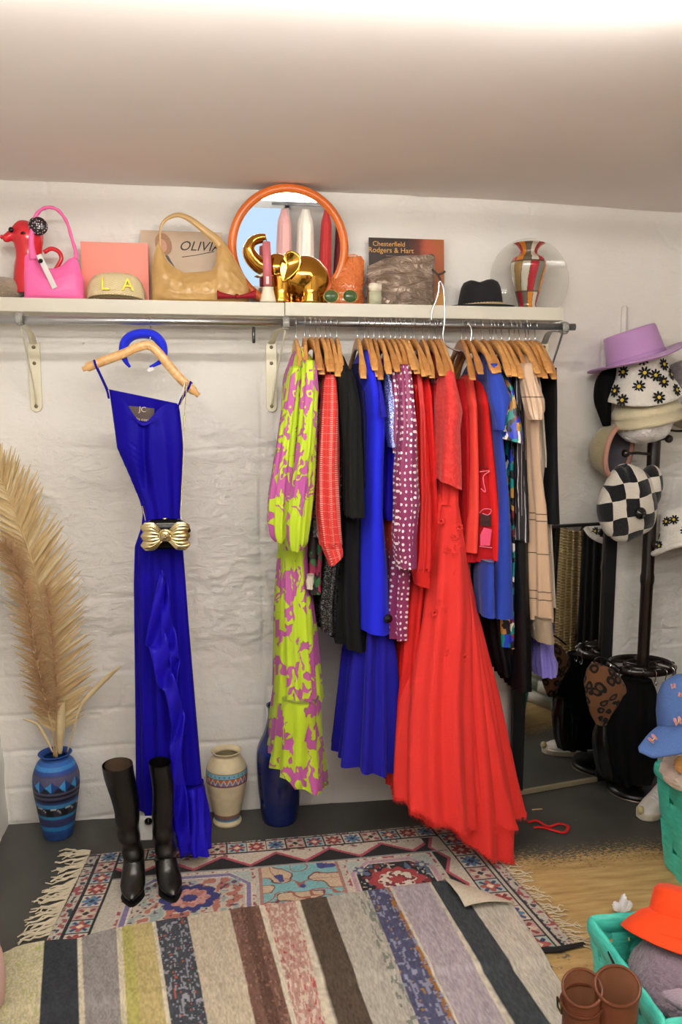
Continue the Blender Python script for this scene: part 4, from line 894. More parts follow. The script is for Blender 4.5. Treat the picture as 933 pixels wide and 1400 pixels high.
# ------------------------------------------------------------------ dried palm frond, pampas plume, cut stalks
M_FROND = plain('dried_palm', '#c3a676', .7, 0, bump=(90, .3, .003), var=(30, .22)); M_FROND2 = plain('dried_palm_pale', '#d2bd90', .7, 0, bump=(90, .3, .003), var=(25, .2)); M_PLUME = plain('pampas_brown', '#b9946c', .9, var=(20, .3)); M_STALK = plain('dried_stalk', '#c9ac7c', .7, var=(40, .15))
fr = thing('palm_frond', 'large dried palm frond standing in the blue banded vase', 'dried plant', tuple(VASE1+np.array((0, 0, .25))))
YV = VASE1[1]
mid = pix_spline([(77, 1035, YV), (78, 1000, YV), (76, 950, YV-.01), (68, 880, YV-.03), (55, 810, YV-.05), (38, 750, YV-.07), (18, 695, YV-.08), (2, 655, YV-.09), (-16, 625, YV-.10)], YV, 120)
m_ = MB(); m_.tube(mid, np.linspace(.006, .0018, 120), 8); m_.build('rib', M_STALK, fr)
def leaflet(p, d, L, w, curl, nrm):
    d = d/np.linalg.norm(d); s_ = np.cross(d, nrm); s_ /= np.linalg.norm(s_); P = []
    for k in np.linspace(0, 1, 7):
        c = p+d*L*k+np.array((0, 0, -1))*curl*L*k*k; ww = w*(np.interp(k, [0, .1, .5, 1], [.5, 1, .8, .12]))
        P.append([c-s_*ww+nrm*ww*.5, c, c+s_*ww+nrm*ww*.5])
    return np.array(P)
nrm0 = np.array((0, -1.0, 0))
for s_ in (-1, 1):
    for k in range(104):
        f = .13+.86*k/103; i = int(f*119); p = mid[i]; tdir = mid[min(119, i+2)]-mid[max(0, i-2)]; tdir /= np.linalg.norm(tdir)
        sd = np.cross(tdir, nrm0)*(-s_)
        L = np.interp(f, [.13, .25, .5, .75, 1], [.11, .17, .195, .165, .07])*(1 if s_ > 0 else .86)*random.uniform(.9, 1.08)
        ang = np.interp(f, [.1, .5, 1], [1.0, .85, .5])+random.uniform(-.07, .07)
        d = tdir*cos(ang)+sd*(-1 if s_ < 0 else -1)*sin(ang)+nrm0*random.uniform(-.05, .16)
        m_ = MB(); m_.grid(leaflet(p, d, L*1.06, .0080, random.uniform(-.05, .10), nrm0+np.array((random.uniform(-.5, .5), 0, 0)))); m_.build('leaflet', M_FROND if random.random() < .6 else M_FROND2, fr)
# plume: feathery stuff on its own stem
pl = thing('pampas_plume', 'brown feathery pampas plume in front of the palm frond', 'dried plant', tuple(VASE1+np.array((0, -.02, .25))))
st = pix_spline([(74, 1035, YV), (72, 1000, YV-.02), (62, 960, YV-.05), (50, 900, YV-.09), (38, 830, YV-.11), (22, 770, YV-.12), (2, 740, YV-.12)], YV, 60)
m_ = MB(); m_.tube(st, np.linspace(.0035, .0015, 60), 6); m_.build('stem', M_STALK, pl)
m_ = MB(); st2 = pix_spline([(80, 1000, YV-.02), (76, 930, YV-.08), (70, 860, YV-.10), (64, 800, YV-.10)], YV, 60)
for q in range(3200):
    two = random.random() < .35; S_ = st2 if two else st
    i = int(random.uniform(.28 if not two else .15, 1)*58); p = S_[i]; td = S_[i+1]-S_[i]; td /= np.linalg.norm(td)
    a = random.uniform(0, 2*pi); sd = np.array((cos(a), sin(a)*.6, 0)); L = random.uniform(.03, .085)*(1 if not two else .55)
    d = td*random.uniform(.3, 1)+sd*random.uniform(.4, 1.0)+np.array((0, 0, random.uniform(-.5, .1)))
    d /= np.linalg.norm(d); e = p+d*L; mdl = p+d*L*.5+np.array((0, 0, .004)); w = np.cross(d, nrm0); w = w/(np.linalg.norm(w)+1e-6)*.0007
    m_.add([p-w, p+w, mdl+w, mdl-w, e], [(0, 1, 2, 3), (3, 2, 4)])
o = m_.build('feathers', M_PLUME, pl); o['kind'] = 'stuff'
def stalk(pts, rad, label, mat=M_FROND2, flat=(1, 1)):
    P = pix_spline(pts, YV, 24); m_ = MB(); m_.tube(P, np.interp(np.linspace(0, 1, 24), np.linspace(0, 1, len(rad)), rad), 8, flat=flat); tag(m_.build('dried_stalk', mat), label, 'dried plant')
stalk([(82, 1030, YV-.015), (83, 1000, YV-.025), (84, 960, YV-.03)], [.008, .016, .014], 'pale broad cut stalk stub standing in the blue banded vase')
stalk([(92, 1028, YV-.01), (100, 1000, YV-.02), (111, 965, YV-.03), (125, 948, YV-.03), (148, 925, YV-.035), (166, 910, YV-.04)], [.003, .003, .006, .010, .010, .002], 'long cut stalk leaning from blue vase towards the indigo dress', flat=(1, .6))
stalk([(72, 1028, YV-.015), (62, 1008, YV-.02), (50, 990, YV-.03), (32, 983, YV-.04)], [.003, .006, .006, .003], 'short curled stalk bending out of the blue banded vase')
# ------------------------------------------------------------------ knotted rug (colours of the knots from a drawn pattern)
def mixc(c, mask, h): return np.where(np.asarray(mask, bool)[..., None], np.array(hexc(h)), c)
QTL, QTR, QBR, QBL = (np.array(v) for v in ((-.515, -.285), (.945, -.235), (1.085, -1.045), (-.60, -1.06)))
NU, NVV = 520, 270; RW, RH = 1.55, .80
Ug, Vg = np.meshgrid(np.linspace(0, 1, NU), np.linspace(0, 1, NVV)); A = Ug*RW; B = Vg*RH
def motif(p, q, c, a, b, d):
    """little knotted flower in a [-1,1] tile"""
    r = np.hypot(p, q); th_ = np.arctan2(q, p)
    c = mixc(c, (np.abs(np.abs(p)-np.abs(q)) < .22)*(r < .95), a)
    c = mixc(c, (r < .62+.25*np.cos(4*th_))*(r > .2), b); c = mixc(c, (np.abs(p)+np.abs(q) < .34), d); c = mixc(c, (np.maximum(np.abs(p), np.abs(q)) > .93), '#23202a'); return c
def tiles(c, mask, s, t_, per, wid, seed=0):
    k = np.floor(s/per).astype(int); p = (s/per-k)*2-1; q = t_/wid*2-1; al = (k+seed) % 4
    base = np.ones(c.shape)*hexc('#cbb9a3'); r_ = motif(p, q, base, '#7d2a2c', '#a4302d', '#d9a58c'); b_ = motif(p, q, base, '#3c4a85', '#4e7fa0', '#27305f')
    g_ = motif(p, q, np.ones(c.shape)*hexc('#b98f86'), '#8e3b3a', '#c9b49a', '#2a2730'); k_ = motif(p, q, np.ones(c.shape)*hexc('#9fb3ae'), '#34406f', '#b0493f', '#e0c9a8')
    o = np.where((al == 0)[..., None], r_, np.where((al == 1)[..., None], b_, np.where((al == 2)[..., None], g_, k_)))
    return np.where(mask[..., None], o, c)
C = np.ones(Ug.shape+(3,))*hexc('#b8b0a0')
spk = vnoise(A*220, B*220, 3); spk2 = vnoise(A*90, B*90, 4); spk3 = vnoise(A*45, B*45, 8)
# outer guard
ring = np.minimum.reduce([A, RW-A, B+0*A])
C = mixc(C, ring < .045, '#b9b2a2'); C = mixc(C, (ring < .045)*(spk2 > .68), '#a04548'); C = mixc(C, (ring < .045)*(spk2 < .22), '#3d3f52'); C = mixc(C, np.abs(ring-.045) < .004, '#2b2733')
# tile border
C = tiles(C, (B > .018)*(B < .088)*(A > .05), A, B-.018, .078, .07); C = mixc(C, np.abs(B-.09) < .004, '#1e1b22'); C = mixc(C, np.abs(B-.016) < .003, '#4a2c33')
C = tiles(C, (A > .05)*(A < .125)*(B > .0), B, A-.05, .072, .075, 1); C = tiles(C, (A > RW-.15)*(A < RW-.065), B, A-RW+.15, .082, .085, 2)
for a0 in (.05, .126, RW-.065, RW-.152): C = mixc(C, (np.abs(A-a0) < .0035)*(B > .02), '#1e1b22')
# zigzag band
zb = (B > .095)*(B < .195)*(A > .13)*(A < RW-.16); ph = np.abs(((A/.21) % 1)*2-1); zh = (B-.095)/.10
C = mixc(C, zb, '#c6b7a2'); C = mixc(C, zb*(zh > .22+.74*ph), '#17161a'); C = mixc(C, zb*(np.abs(zh-(.15+.74*ph)) < .08), '#b23a4a'); C = mixc(C, zb*(np.abs(zh-(.04+.74*ph)) < .03), '#d8a9a0'); C = mixc(C, zb*(zh < .2)*(spk2 > .7), '#8b4c52')
zr = (A > RW-.225)*(A < RW-.155)*(B > .10); ph = np.abs(((B/.17) % 1)*2-1); zh = (A-(RW-.225))/.07
C = mixc(C, zr, '#c6b7a2'); C = mixc(C, zr*(zh < .62-.6*ph), '#17161a'); C = mixc(C, zr*(np.abs(zh-(.68-.6*ph)) < .10), '#b23a4a')
C = mixc(C, (np.abs(B-.20) < .005)*(A > .13)*(A < RW-.16), '#8f8a86')
# field panels
def panel(a0, a1, b0, C, ground, frame, frame2, star, starin, fl):
    w = a1-a0; h = .55; p = (A-(a0+a1)/2)/(w/2); q = (B-b0)
    m = (A > a0)*(A < a1)*(B > b0)
    e = np.minimum.reduce([A-a0, a1-A, q]); cut = np.minimum(A-a0, a1-A)+q-.085; e2 = np.minimum(e, cut*.75)
    C = mixc(C, m, '#a9b0a8'); C = mixc(C, m*(e < .012), '#c4b49d'); C = mixc(C, m*(e < .012)*(spk2 > .66), '#a53f47')
    C = mixc(C, m*(e2 > .014), frame2); C = mixc(C, m*(e2 > .018)*(e2 < .034), frame); C = mixc(C, m*(e2 > .04), ground)
    C = mixc(C, m*(e2 > .045)*(spk3 > .64), fl[0]); C = mixc(C, m*(e2 > .045)*(spk3 < .30), fl[1]); C = mixc(C, m*(e2 > .045)*(spk2 > .80), fl[2])
    cx, cy = (a0+a1)/2, b0+.155; dx = (A-cx); dy = (B-cy); th_ = np.arctan2(dy, dx); r = np.hypot(dx, dy*1.25); R0 = .085*(1+.22*np.abs(np.cos(5*th_)))
    C = mixc(C, m*(r < R0), star); C = mixc(C, m*(r < R0*.68), starin); C = mixc(C, m*(r < R0*.66)*(spk2 > .6), fl[0]); C = mixc(C, m*(r < R0*.28), star)
    for sx in (-1, 1):
        fx, fy = cx+sx*w*.33, b0+.075; r = np.hypot(A-fx, B-fy); th_ = np.arctan2(B-fy, A-fx)
        C = mixc(C, m*(r < .022*(1+.35*np.cos(6*th_))), fl[1]); C = mixc(C, m*(r < .010), fl[2])
    return C
C = panel(.19, .645, .207, C, '#b9ab98', '#7a6a9c', '#c9bfae', '#2d2f74', '#c08478', ('#b0624f', '#8fa09c', '#5b3d55'))
C = panel(.965, 1.315, .207, C, '#1b1a20', '#b58a97', '#c5b6a6', '#a8282b', '#cfc5b3', ('#7c1f26', '#50627f', '#b9b4a0'))
tq = (A > .655)*(A < .955)*(B > .207); q1 = vnoise(A*16+.4*vnoise(A*30, B*30, 5), B*20, 12); q2 = np.abs(vnoise(A*15, B*18, 14)-.5)
C = mixc(C, tq, '#6fb0b4'); C = mixc(C, tq*(q1 > .6), '#c7a884'); C = mixc(C, tq*(np.abs(q1-.6) < .035), '#7f3b32'); C = mixc(C, tq*(q2 < .028), '#a95a43'); C = mixc(C, tq*(vnoise(A*26, B*26, 17) > .83), '#3a3d86'); C = mixc(C, tq*(np.minimum(A-.655, .955-A) < .012), '#a96f63')
lum = C.mean(-1, keepdims=True); C = lum+(C-lum)*.82
C = C*(.78+.38*spk[..., None])*(.92+.16*vnoise(A*3, B*3, 21)[..., None])
XY = (1-Vg)[..., None]*((1-Ug)[..., None]*QTL+Ug[..., None]*QTR)+Vg[..., None]*((1-Ug)[..., None]*QBL+Ug[..., None]*QBR)
wav = .006*(fbm(A*4, B*4, 2, 31)-.5); XY[..., 1] += .012*(vnoise(A*3, B*0, 33)-.5)*(1-Vg); XY[..., 0] += .012*(vnoise(B*4, A*0, 35)-.5)
edge = np.minimum.reduce([A, RW-A, B, RH-B]); Zr = np.where(edge < .0035, .0005, .008+np.maximum(0, wav)*.8)
rug = thing('knotted_rug', 'faded oriental knotted rug with tile border, fringe and medallions', 'rug', (.25, -.6, 0))
mb = MB(); mb.grid(np.concatenate([XY, Zr[..., None]], -1), np.stack([A, B], -1), C, flip=True)
M_RUG = tint_mat('wool_knots', .95, (420, .5, .004), .1, sheen=.15); mb.build('pile', M_RUG, rug, col=True)
M_FRINGE = plain('cotton_fringe', '#c9bda4', .9, var=(60, .2), bump=(300, .4, .002))
def tassel(p, d, L, r, seed):
    rs = np.random.RandomState(seed); d = np.array(d)/np.hypot(*d); s_ = np.array((-d[1], d[0])); P = []
    for k in np.linspace(0, 1, 7):
        q = np.array(p)+d*L*k+s_*(.012*sin(k*4+rs.rand()*6)*k+rs.uniform(-.002, .002)); P.append((q[0], q[1], .007-.003*k+rs.uniform(0, .003)))
    m_ = MB(); m_.tube(P, np.linspace(r, r*.55, 7), 6); m_.build('tassel', M_FRINGE, rug)
for k in range(46):
    v = (k+.5)/46*.62; p = lerp(QTL, QBL, v); tassel(p+np.array((.004, 0)), (-1, random.uniform(-.75, -.05)), random.uniform(.085, .125), .0042, k)
for k in range(7): p = QTL+np.array((.004, -.005+.004*k)); tassel(p, (-1, random.uniform(-.1, .35)), random.uniform(.07, .12), .004, 90+k)
for k in range(60):
    v = (k+.5)/60; p = lerp(QTR, QBR, v); tassel(p-np.array((.004, 0)), (1, random.uniform(-.5, .1)), random.uniform(.05, .085), .0026, 200+k)
m_ = MB(); e0, e1 = lerp(QBR, QBL, .0), lerp(QBR, QBL, .09); m_.tube([(e0[0]+.02, e0[1]+.005, .008), ((e0[0]+e1[0])/2, (e0[1]+e1[1])/2-.012, .010), (e1[0], e1[1]-.004, .008)], [.006, .010, .010], 8, flat=(.6, 1.3)); m_.build('end_binding', plain('black_binding', '#1c1b1e', .9), rug)

# ------------------------------------------------------------------ striped rag rug with its corner turned over
top_px = [-70, 62, 107, 113, 160, 168, 209, 214, 257, 315, 355, 363, 405, 411, 447, 503, 533, 537, 587, 590, 622]
bot_px = [-64, 55, 110, 118, 167, 175, 229, 235, 285, 350, 400, 407, 446, 463, 510, 573, 625, 628, 692, 704, 752]
cols = ['#bdb596', '#3a3d42', '#c9c0aa', '#8f8a88', '#c7bea6', '#b3a673', '#c8c0ab', '#45484f', '#b8ac98', '#6d5248', '#c9c0ac', '#b08a80', '#c7beab', '#54493f', '#aaa59a', '#50526c', '#c4bcab', '#a79da3', '#c4bcab', '#42464a', '#b9b3a6']
ytop = lambda x: np.interp(x, [-70, 0, 62, 107, 168, 214, 257, 315, 355, 405, 450, 503, 533, 587, 625], [1322, 1306, 1293, 1289, 1273, 1266, 1259, 1250, 1244, 1238, 1231, 1223, 1219, 1213, 1209])
L0, L1 = G(611, 1212)[:2], G(703, 1246)[:2]; ld = (L1-L0)/np.linalg.norm(L1-L0); ln_ = np.array((-ld[1], ld[0]))
ra = G(803, 1400)[:2]; rb = L1-ra; ta = G(560, 1216)[:2]; tb_ = L0-ta; k_ = np.linalg.solve(np.array((rb, -tb_)).T, ta-ra); corner = ra+rb*k_[0]
T = [G(a, ytop(a))[:2] for a in top_px]+[corner]; Bt = [G(b, 1400)[:2] for b in bot_px]+[G(803, 1400)[:2]]
XYs, Cs, Us, flaps = [], [], [], []; NV2 = 230; vv = np.linspace(0, 1.42, NV2); ucount = 0
sp_ = {7: ('#8d8f96', '#b05a44'), 11: ('#c9b7a6', '#a84f4c'), 15: ('#8a8ca0', '#a1793f'), 9: ('#8a6a5c', '#4a352e'), 0: ('#a9ad6a', '#cfc8b0')}
gx, gc = [], []
for i in range(len(T)-1):
    wd_ = np.linalg.norm(T[i+1]-T[i]); n = max(3, int(wd_/.0042))
    for k in range(n+(1 if i == len(T)-2 else 0)):
        f = k/n; a = lerp(T[i], T[i+1], f); b = lerp(Bt[i], Bt[i+1], f)
        P = a[None, :]+(b-a)[None, :]*vv[:, None]; c = np.ones((NV2, 3))*hexc(cols[i]); sd = i*40+k
        r1 = np.random.RandomState(sd).rand(NV2); nz = vnoise(np.full(NV2, k*.9+i*7.1), vv*38, 41)
        c = c*(.66+.5*vnoise(np.full(NV2, k*1.7+i*3), vv*46, 43)+.16*vnoise(np.full(NV2, k*.31+i), vv*9, 44))[:, None]
        if i in sp_:
            lo, hi = sp_[i]; pr_ = {7: .30, 11: .36, 15: .30, 9: .20, 0: .18}[i]
            c = np.where((nz < pr_)[:, None], hexc(lo), c); c = np.where((nz > 1-pr_*.35)[:, None], hexc(hi), c)
        if i == 5: c = c*(1-.0)+0; c = np.where(f < .35, c*np.array((.92, 1.0, .72)), c*np.array((1.04, 1.0, 1.03)))
        if i == 9: c = c*(.75 if abs(f-.5) < .17 else 1.1)
        if i == 15: c = np.where((f > .78)*(nz[:, None] > .45), np.array(hexc('#9a6a3c')), c)
        if i == 14 and f > .72: c = np.where((nz < .4)[:, None], hexc('#7a8076'), c)
        gx.append(P); gc.append(c); 
GX = np.stack(gx, 1); GC = np.stack(gc, 1)
GX[..., 1] += (.006*(vnoise(np.arange(GX.shape[1])*.11, np.zeros(GX.shape[1]), 51)-.5))[None, :]
dd = (GX-L0) @ ln_; side = np.sign((corner-L0) @ ln_); beyond = (dd*side > 0)
over = np.abs(dd)*beyond
GX = np.where(beyond[..., None], GX-2*dd[..., None]*ln_, GX)
# lies on the floor and climbs over the knotted rug; the turned corner lies on top
inside = 1-smoothstep(-.02, .02, (GX[..., 1]+1.11+0*GX[..., 0])*-1)
Zs = .006+.011*inside*smoothstep(-.70, -.64, GX[..., 0])+.0018*(vnoise(GX[..., 0]*70, GX[..., 1]*70, 53)-.5)+.004*(fbm(GX[..., 0]*5, GX[..., 1]*5, 2, 54)-.3)
Zs = np.where(beyond, Zs+.012+.020*np.exp(-((over-.05)/.05)**2)*0+.014*np.sin(np.clip(over/.12, 0, 1)*pi*.9), Zs)
GC = np.where(beyond[..., None], np.array(hexc('#cfc6b2'))*(.85+.2*vnoise(GX[..., 0]*220, GX[..., 1]*220, 55)[..., None]), GC)
mb = MB(); mb.grid(np.concatenate([GX, Zs[..., None]], -1), None, GC, flip=True)
o = tag(mb.build('rag_rug', tint_mat('woven_rag', .95, (260, .6, .004), .1), col=True), 'striped rag rug with one corner folded over, lying on knotted rug', 'rug'); solid(o, .004, -1)
# blush pink ottoman at the rug corner, mostly outside the picture
ot = thing('pink_pouf', 'blush pink cloth pouf at the end of the striped rug', 'pouf', tuple(G(-72, 1395)))
c = G(-72, 1395); m_ = MB(); m_.lathe([(.0, .20), (.10, .205), (.135, .19), (.15, .15), (.155, .10), (.15, .05), (.135, .012), (.10, .001), (0, .001)], (c[0], c[1], .0), 48, wob=lambda r, z, a: (r*(1+.012*np.cos(a*12)), z)); m_.build('cushion', cloth_mat('blush_cloth', '#dcb4aa', .85), ot)
a = np.linspace(0, 2*pi, 50); m_ = MB(); m_.tube(np.stack([c[0]+.14*np.cos(a), c[1]+.14*np.sin(a), np.full_like(a, .188)], -1), .004, 6); m_.build('piping', cloth_mat('blush_cloth', '#dcb4aa', .85), ot)
# ------------------------------------------------------------------ things on the shelf
ZS = SH_T
def flat_bag(top, x0, x1, y, zb, thick, mat, parent, name='body', nu=46, nv=26, sag=.0, seed=0, wr=.002, bulge=1.0):
    """bag body: top edge given as (px, py) pixels; stands on zb; pillow-like thickness"""
    tp = sorted(top); u = np.linspace(0, 1, nu); px = lerp(x0, x1, u)
    zt = np.array([WZ(p, np.interp(p, [a for a, _ in tp], [b for _, b in tp]), y) for p in px]); X = np.array([WX(p, 400, y) for p in px])
    m_ = MB()
    for s_ in (-1, 1):
        P = np.zeros((nv, nu, 3))
        for i, v in enumerate(np.linspace(0, 1, nv)):
            z = zb+(zt-zb)*v; ed = (np.clip(np.sin(pi*np.clip(u, 0, 1)), 0, 1)**.45)
            prf = np.interp(v, [0, .06, .25, .6, .9, 1], [.55, .85, 1, .8, .3, .06])
            w = thick/2*prf*ed*bulge+wr*(fbm(X*30+seed, z*30, 3, seed)-.5)*(prf > .1)
            P[i] = np.stack([X+.0*z, y+s_*np.maximum(.0008, w), z], -1)
        m_.grid(P, np.stack(np.meshgrid(X, np.linspace(0, .2, nv)), -1), None, flip=(s_ > 0))
    return m_.build(name, mat, parent)
# taupe fluffy pouch
m_ = MB(); c = W(2, 400, -.15); m_.sphere((c[0], c[1], ZS+.038), (.085, .06, .04), 26, disp=lambda D: .10*fbm(D[..., 0]*9+3, D[..., 2]*9+D[..., 1]*5, 4, 60))
M_FURT = plain('taupe_fur', '#9c8a72', .95, bump=(160, 1.0, .01), var=(50, .3), Sheen_Weight=.5)
tag(m_.build('fur_pouch', M_FURT), 'low taupe furry pouch behind the red dog jug', 'pouch')
# red dachshund jug
M_REDG = plain('red_glaze', '#d62834', .22, 0, bump=(20, .06), Coat_Weight=.3); yj = -.15
jg = thing('dog_jug', 'glossy red dog shaped jug with black spotted ears', 'jug', W(40, 402, yj))
pp = lambda px, py, dy=0: W(px, py, yj+dy)
m_ = MB(); k_ = 1/ppm(40, 370, yj)
jp = spline([(21, 402, 0), (21.5, 392, 0), (21.5, 380, 0), (20, 366, 0), (17.5, 352, 0), (18, 340, 0), (20, 328, 0), (19, 316, 0), (14, 308, 0), (6, 304, 0), (.3, 303, 0)], 60); zj = [WZ(40, q[1], yj) for q in jp]
m_.lathe([(.001, zj[0])]+[(max(.001, q[0]*k_), z_) for q, z_ in zip(jp, zj)], (WX(40, 360, yj), yj, 0), 40)
m_.tube(pix_spline([(40, 316, yj), (30, 312, yj-.01), (20, 318, yj-.015), (10, 325, yj-.02), (4, 326, yj-.02)], yj, 20), np.array([15, 15, 14.5, 14, 13.5, 13, 12, 11, 10, 9.5, 9, 8.5, 8, 7.8, 7.5, 7.3, 7, 6.6, 6, 5])*k_*.82, 14)
b_ = remesh(m_.build('body', M_REDG, jg), .004, 5)
m_ = MB(); m_.tube(pix_spline([(60, 345, yj), (70, 340, yj), (80, 344, yj), (84, 353, yj), (80, 362, yj), (74, 370, yj), (62, 376, yj)], yj, 26), .0075, 10); m_.build('handle', M_REDG, jg)
t = NT('black_white_spots'); v_ = t.voro(t.obj(), 130, 'F1', .5, '3D'); M_SPOT = t.done(t.ramp(v_.outputs[0], [(0, hexc('#d8c8cc')), (.3, hexc('#1a1518'))], 'CONSTANT'), .3)
for dy, sc in ((-.045, 1.0), (.04, .9)):
    m_ = MB(); m_.sphere(pp(52, 309, dy), (13*k_*sc, .016, 12*k_*sc), 14, Matrix.Rotation(.4, 4, 'Y')); m_.build('ear', M_SPOT, jg)
m_ = MB(); m_.sphere(pp(15, 314, -.04), (3.4*k_, .006, 3.6*k_), 8); m_.build('eye', M_TAG, jg)
m_ = MB(); m_.sphere(pp(32, 319, -.048), (4*k_, .006, 2.5*k_), 8); m_.build('eye', M_TAG, jg)
m_ = MB(); m_.sphere(pp(3, 324, -.02), (3*k_, .01, 3*k_), 8); m_.build('nose', M_REDG, jg)
# pink bag
yb = -.195; pkb = thing('shoulder_bag', 'bright pink shoulder bag with twisted strap and paper tag', 'bag', W(74, 410, yb))
M_PINKL_ = plain('pink_nappa', '#f76fae', .42, 0, bump=(35, .12, .006), var=(6, .08)); M_PINKL_.node_tree.nodes['Principled BSDF'].inputs['Specular IOR Level'].default_value = .4
flat_bag([(33, 366), (36, 350), (43, 345), (49, 350), (56, 362), (66, 367), (78, 367), (86, 363), (96, 354), (104, 351), (109, 358), (113, 378)], 33, 114.5, yb, ZS, .085, M_PINKL_, pkb, seed=2)
P = pix_spline([(46, 356, yb), (43, 335, yb), (44, 315, yb), (47, 299, yb), (56, 287, yb), (68, 283.5, yb), (80, 288, yb), (91, 303, yb), (98, 325, yb), (103, 342, yb), (104.5, 354, yb)], yb, 70)
k = np.linspace(0, 1, 70); rr = np.interp(k, [0, .1, .25, .4, .8, 1], [.018, .012, .009, .0075, .007, .009])*(1+.10*np.sin(k*75)*(k > .3)); m_ = MB(); m_.tube(P, rr, 12, flat=np.stack([np.full(70, .8), np.full(70, 1.1)], -1)); m_.build('strap', M_PINKL_, pkb)
o = MB(); o.box(W(64, 371, yb-.05), (.018, .0015, .122), Matrix.Rotation(radians(-24), 4, 'Y')); o.build('price_tag', plain('white_card', '#d9d6d2', .8), pkb, smooth=False)
security_tag(56, 357, yb-.046, pkb, r=.010)
# coral box
yc_ = -.115; c0, c1 = W(113.5, 409, yc_), W(202, 334, yc_); m_ = MB(); hh_ = float(c1[2]-ZS); m_.box(((c0[0]+c1[0])/2, yc_+.02, ZS+hh_/2+.0008), (c1[0]-c0[0], .04, hh_), bev=.0015)
bx_ = thing('gift_box', 'flat coral pink gift box standing behind the straw cap', 'box', ((c0[0]+c1[0])/2, yc_, ZS)); M_CORALB = plain('coral_card', '#f58d7b', .5, var=(3, .05)); m_.build('tray', M_CORALB, bx_, smooth=False)
m_ = MB(); m_.box(((c0[0]+c1[0])/2, yc_-.003, ZS+hh_/2+.0012), (c1[0]-c0[0]+.003, .01, hh_+.002), bev=.001); m_.build('lid', M_CORALB, bx_, smooth=False)
# straw LA cap
ys = -.20; cp = thing('straw_cap', 'pale woven straw cap with gold letters L A', 'cap', W(158, 410, ys))
t = NT('woven_straw'); uv = t.uv(60, 300); ch = t.n('TexChecker', i={'Vector': uv, 'Scale': 1.0, 'Color1': (*hexc('#cdb98c'), 1), 'Color2': (*hexc('#e0d2a8'), 1)}); t.bump(ch.outputs[1], .5, .003)
M_STRAW = t.done(ch.outputs[0], .75)
cc = W(158, 404, ys+.01); rx = (WX(199, 404, ys)-WX(118, 404, ys))/2; hgt = WZ(158, 371, ys)-ZS
m_ = MB(); m_.lathe([(rx*.985, .005), (rx, .012), (rx*.985, hgt*.35), (rx*.90, hgt*.65), (rx*.74, hgt*.86), (rx*.5, hgt*.96), (rx*.2, hgt*.995), (.001, hgt)], (cc[0], ys+.03, ZS), 60, sy=.6); m_.build('crown', M_STRAW, cp)
P = []
for r in np.linspace(0, 1, 8):
    P.append([(cc[0]+rx*.93*cos(a)*(1+.0*r), ys+.03-rx*.58-.055*r*sin(pi*(a/pi))**1.0+.02*(1-abs(sin(a)))*0-(sin(a)-1)*rx*.55*0+(1-sin(a))*rx*.50, ZS+.006+.011*sin(a)*(1-r*.3)) for a in np.linspace(0, pi, 30)])
m_ = MB(); m_.grid(np.array(P)); o = m_.build('visor', M_STRAW, cp); solid(o, .004)
M_GOLDL = plain('gold_foil', '#c9a53c', .3, 1.0)
text_part('L', (cc[0]-.030, ys+.03-rx*.6-.002, ZS+hgt*.50), .062, M_GOLDL, cp, Matrix.Rotation(-.12, 4, 'X'), ext=.003); text_part('A', (cc[0]+.048, ys+.03-rx*.6+.002, ZS+hgt*.50), .062, M_GOLDL, cp, Matrix.Rotation(-.12, 4, 'X'), ext=.003)
# record sleeves
def sleeve(label, x0, x1, pyt, y0, lean, name='record_sleeve'):
    a = WX(x0, 400, y0); b = WX(x1, 400, y0); zt = WZ((x0+x1)/2, pyt, y0+lean*.5); th = thing(name, label, 'record sleeve', ((a+b)/2, y0, ZS)); h = zt-ZS
    R = Matrix.Rotation(-math.atan2(lean, h), 4, 'X'); c = np.array(((a+b)/2, y0+lean/2, ZS+h/2)); return th, R, c, b-a, h
th, R_, c, w_, h_ = sleeve('tan record sleeve with script lettering behind the tan bag', 193.5, 305, 315, -.075, .03)
t = NT('tan_sleeve_print'); M_S1 = t.done(t.ramp(t.noise(t.obj(), 5, 3).outputs[0], [(.3, hexc('#b49a7d')), (.7, hexc('#d2bfa8'))]), .45)
def onface(c, R, u, v, d=.003): return c+np.array(R.to_3x3() @ Vector((u, -d, v)))
m_ = MB(); m_.box(c, (w_, .004, h_), R_, .0005); m_.build('cover', M_S1, th, smooth=False)
def flatshape(pts, mat, name, d, c=None, R=None, parent=None):
    m_ = MB(); P = [onface(c, R, u, v, d) for u, v in pts]; n = len(P); Q = [onface(c, R, u, v, .0015) for u, v in pts]
    m_.add(P+Q, [tuple(range(n))]+[(i, n+i, n+(i+1) % n, (i+1) % n) for i in range(n)]); m_.build(name, mat, parent, smooth=False)
ell = lambda cx, cy, a, b, r=0: [(cx+a*cos(q)*cos(r)-b*sin(q)*sin(r), cy+a*cos(q)*sin(r)+b*sin(q)*cos(r)) for q in np.linspace(0, 2*pi, 20)[:-1]]
flatshape([(-.09, .05), (-.075, .06), (-.05, .045), (-.03, .01), (-.008, -.03), (-.0, -.07), (-.02, -.12), (-.06, -.12), (-.075, -.02)], plain('print_grey', '#54555a', .5), 'printed_figure', .0026, c, R_, th)
flatshape(ell(-.067, .088, .030, .042, .3), plain('print_hair', '#a3795a', .5), 'printed_figure', .003, c, R_, th); flatshape(ell(-.071, .083, .016, .024, .3), plain('print_skin', '#c9987c', .5), 'printed_figure', .0034, c, R_, th)
M_INKB = plain('black_ink', '#1b1716', .5); text_part('OLIVIA', onface(c, R_, .065, .082, .0035), .05, M_INKB, th, R_, shear=.35, ext=.0004)
m_ = MB(); m_.tube([onface(c, R_, -.0, .042, .003), onface(c, R_, .05, .05, .003), onface(c, R_, .12, .066, .003)], .0011, 6); m_.build('underline', M_INKB, th)
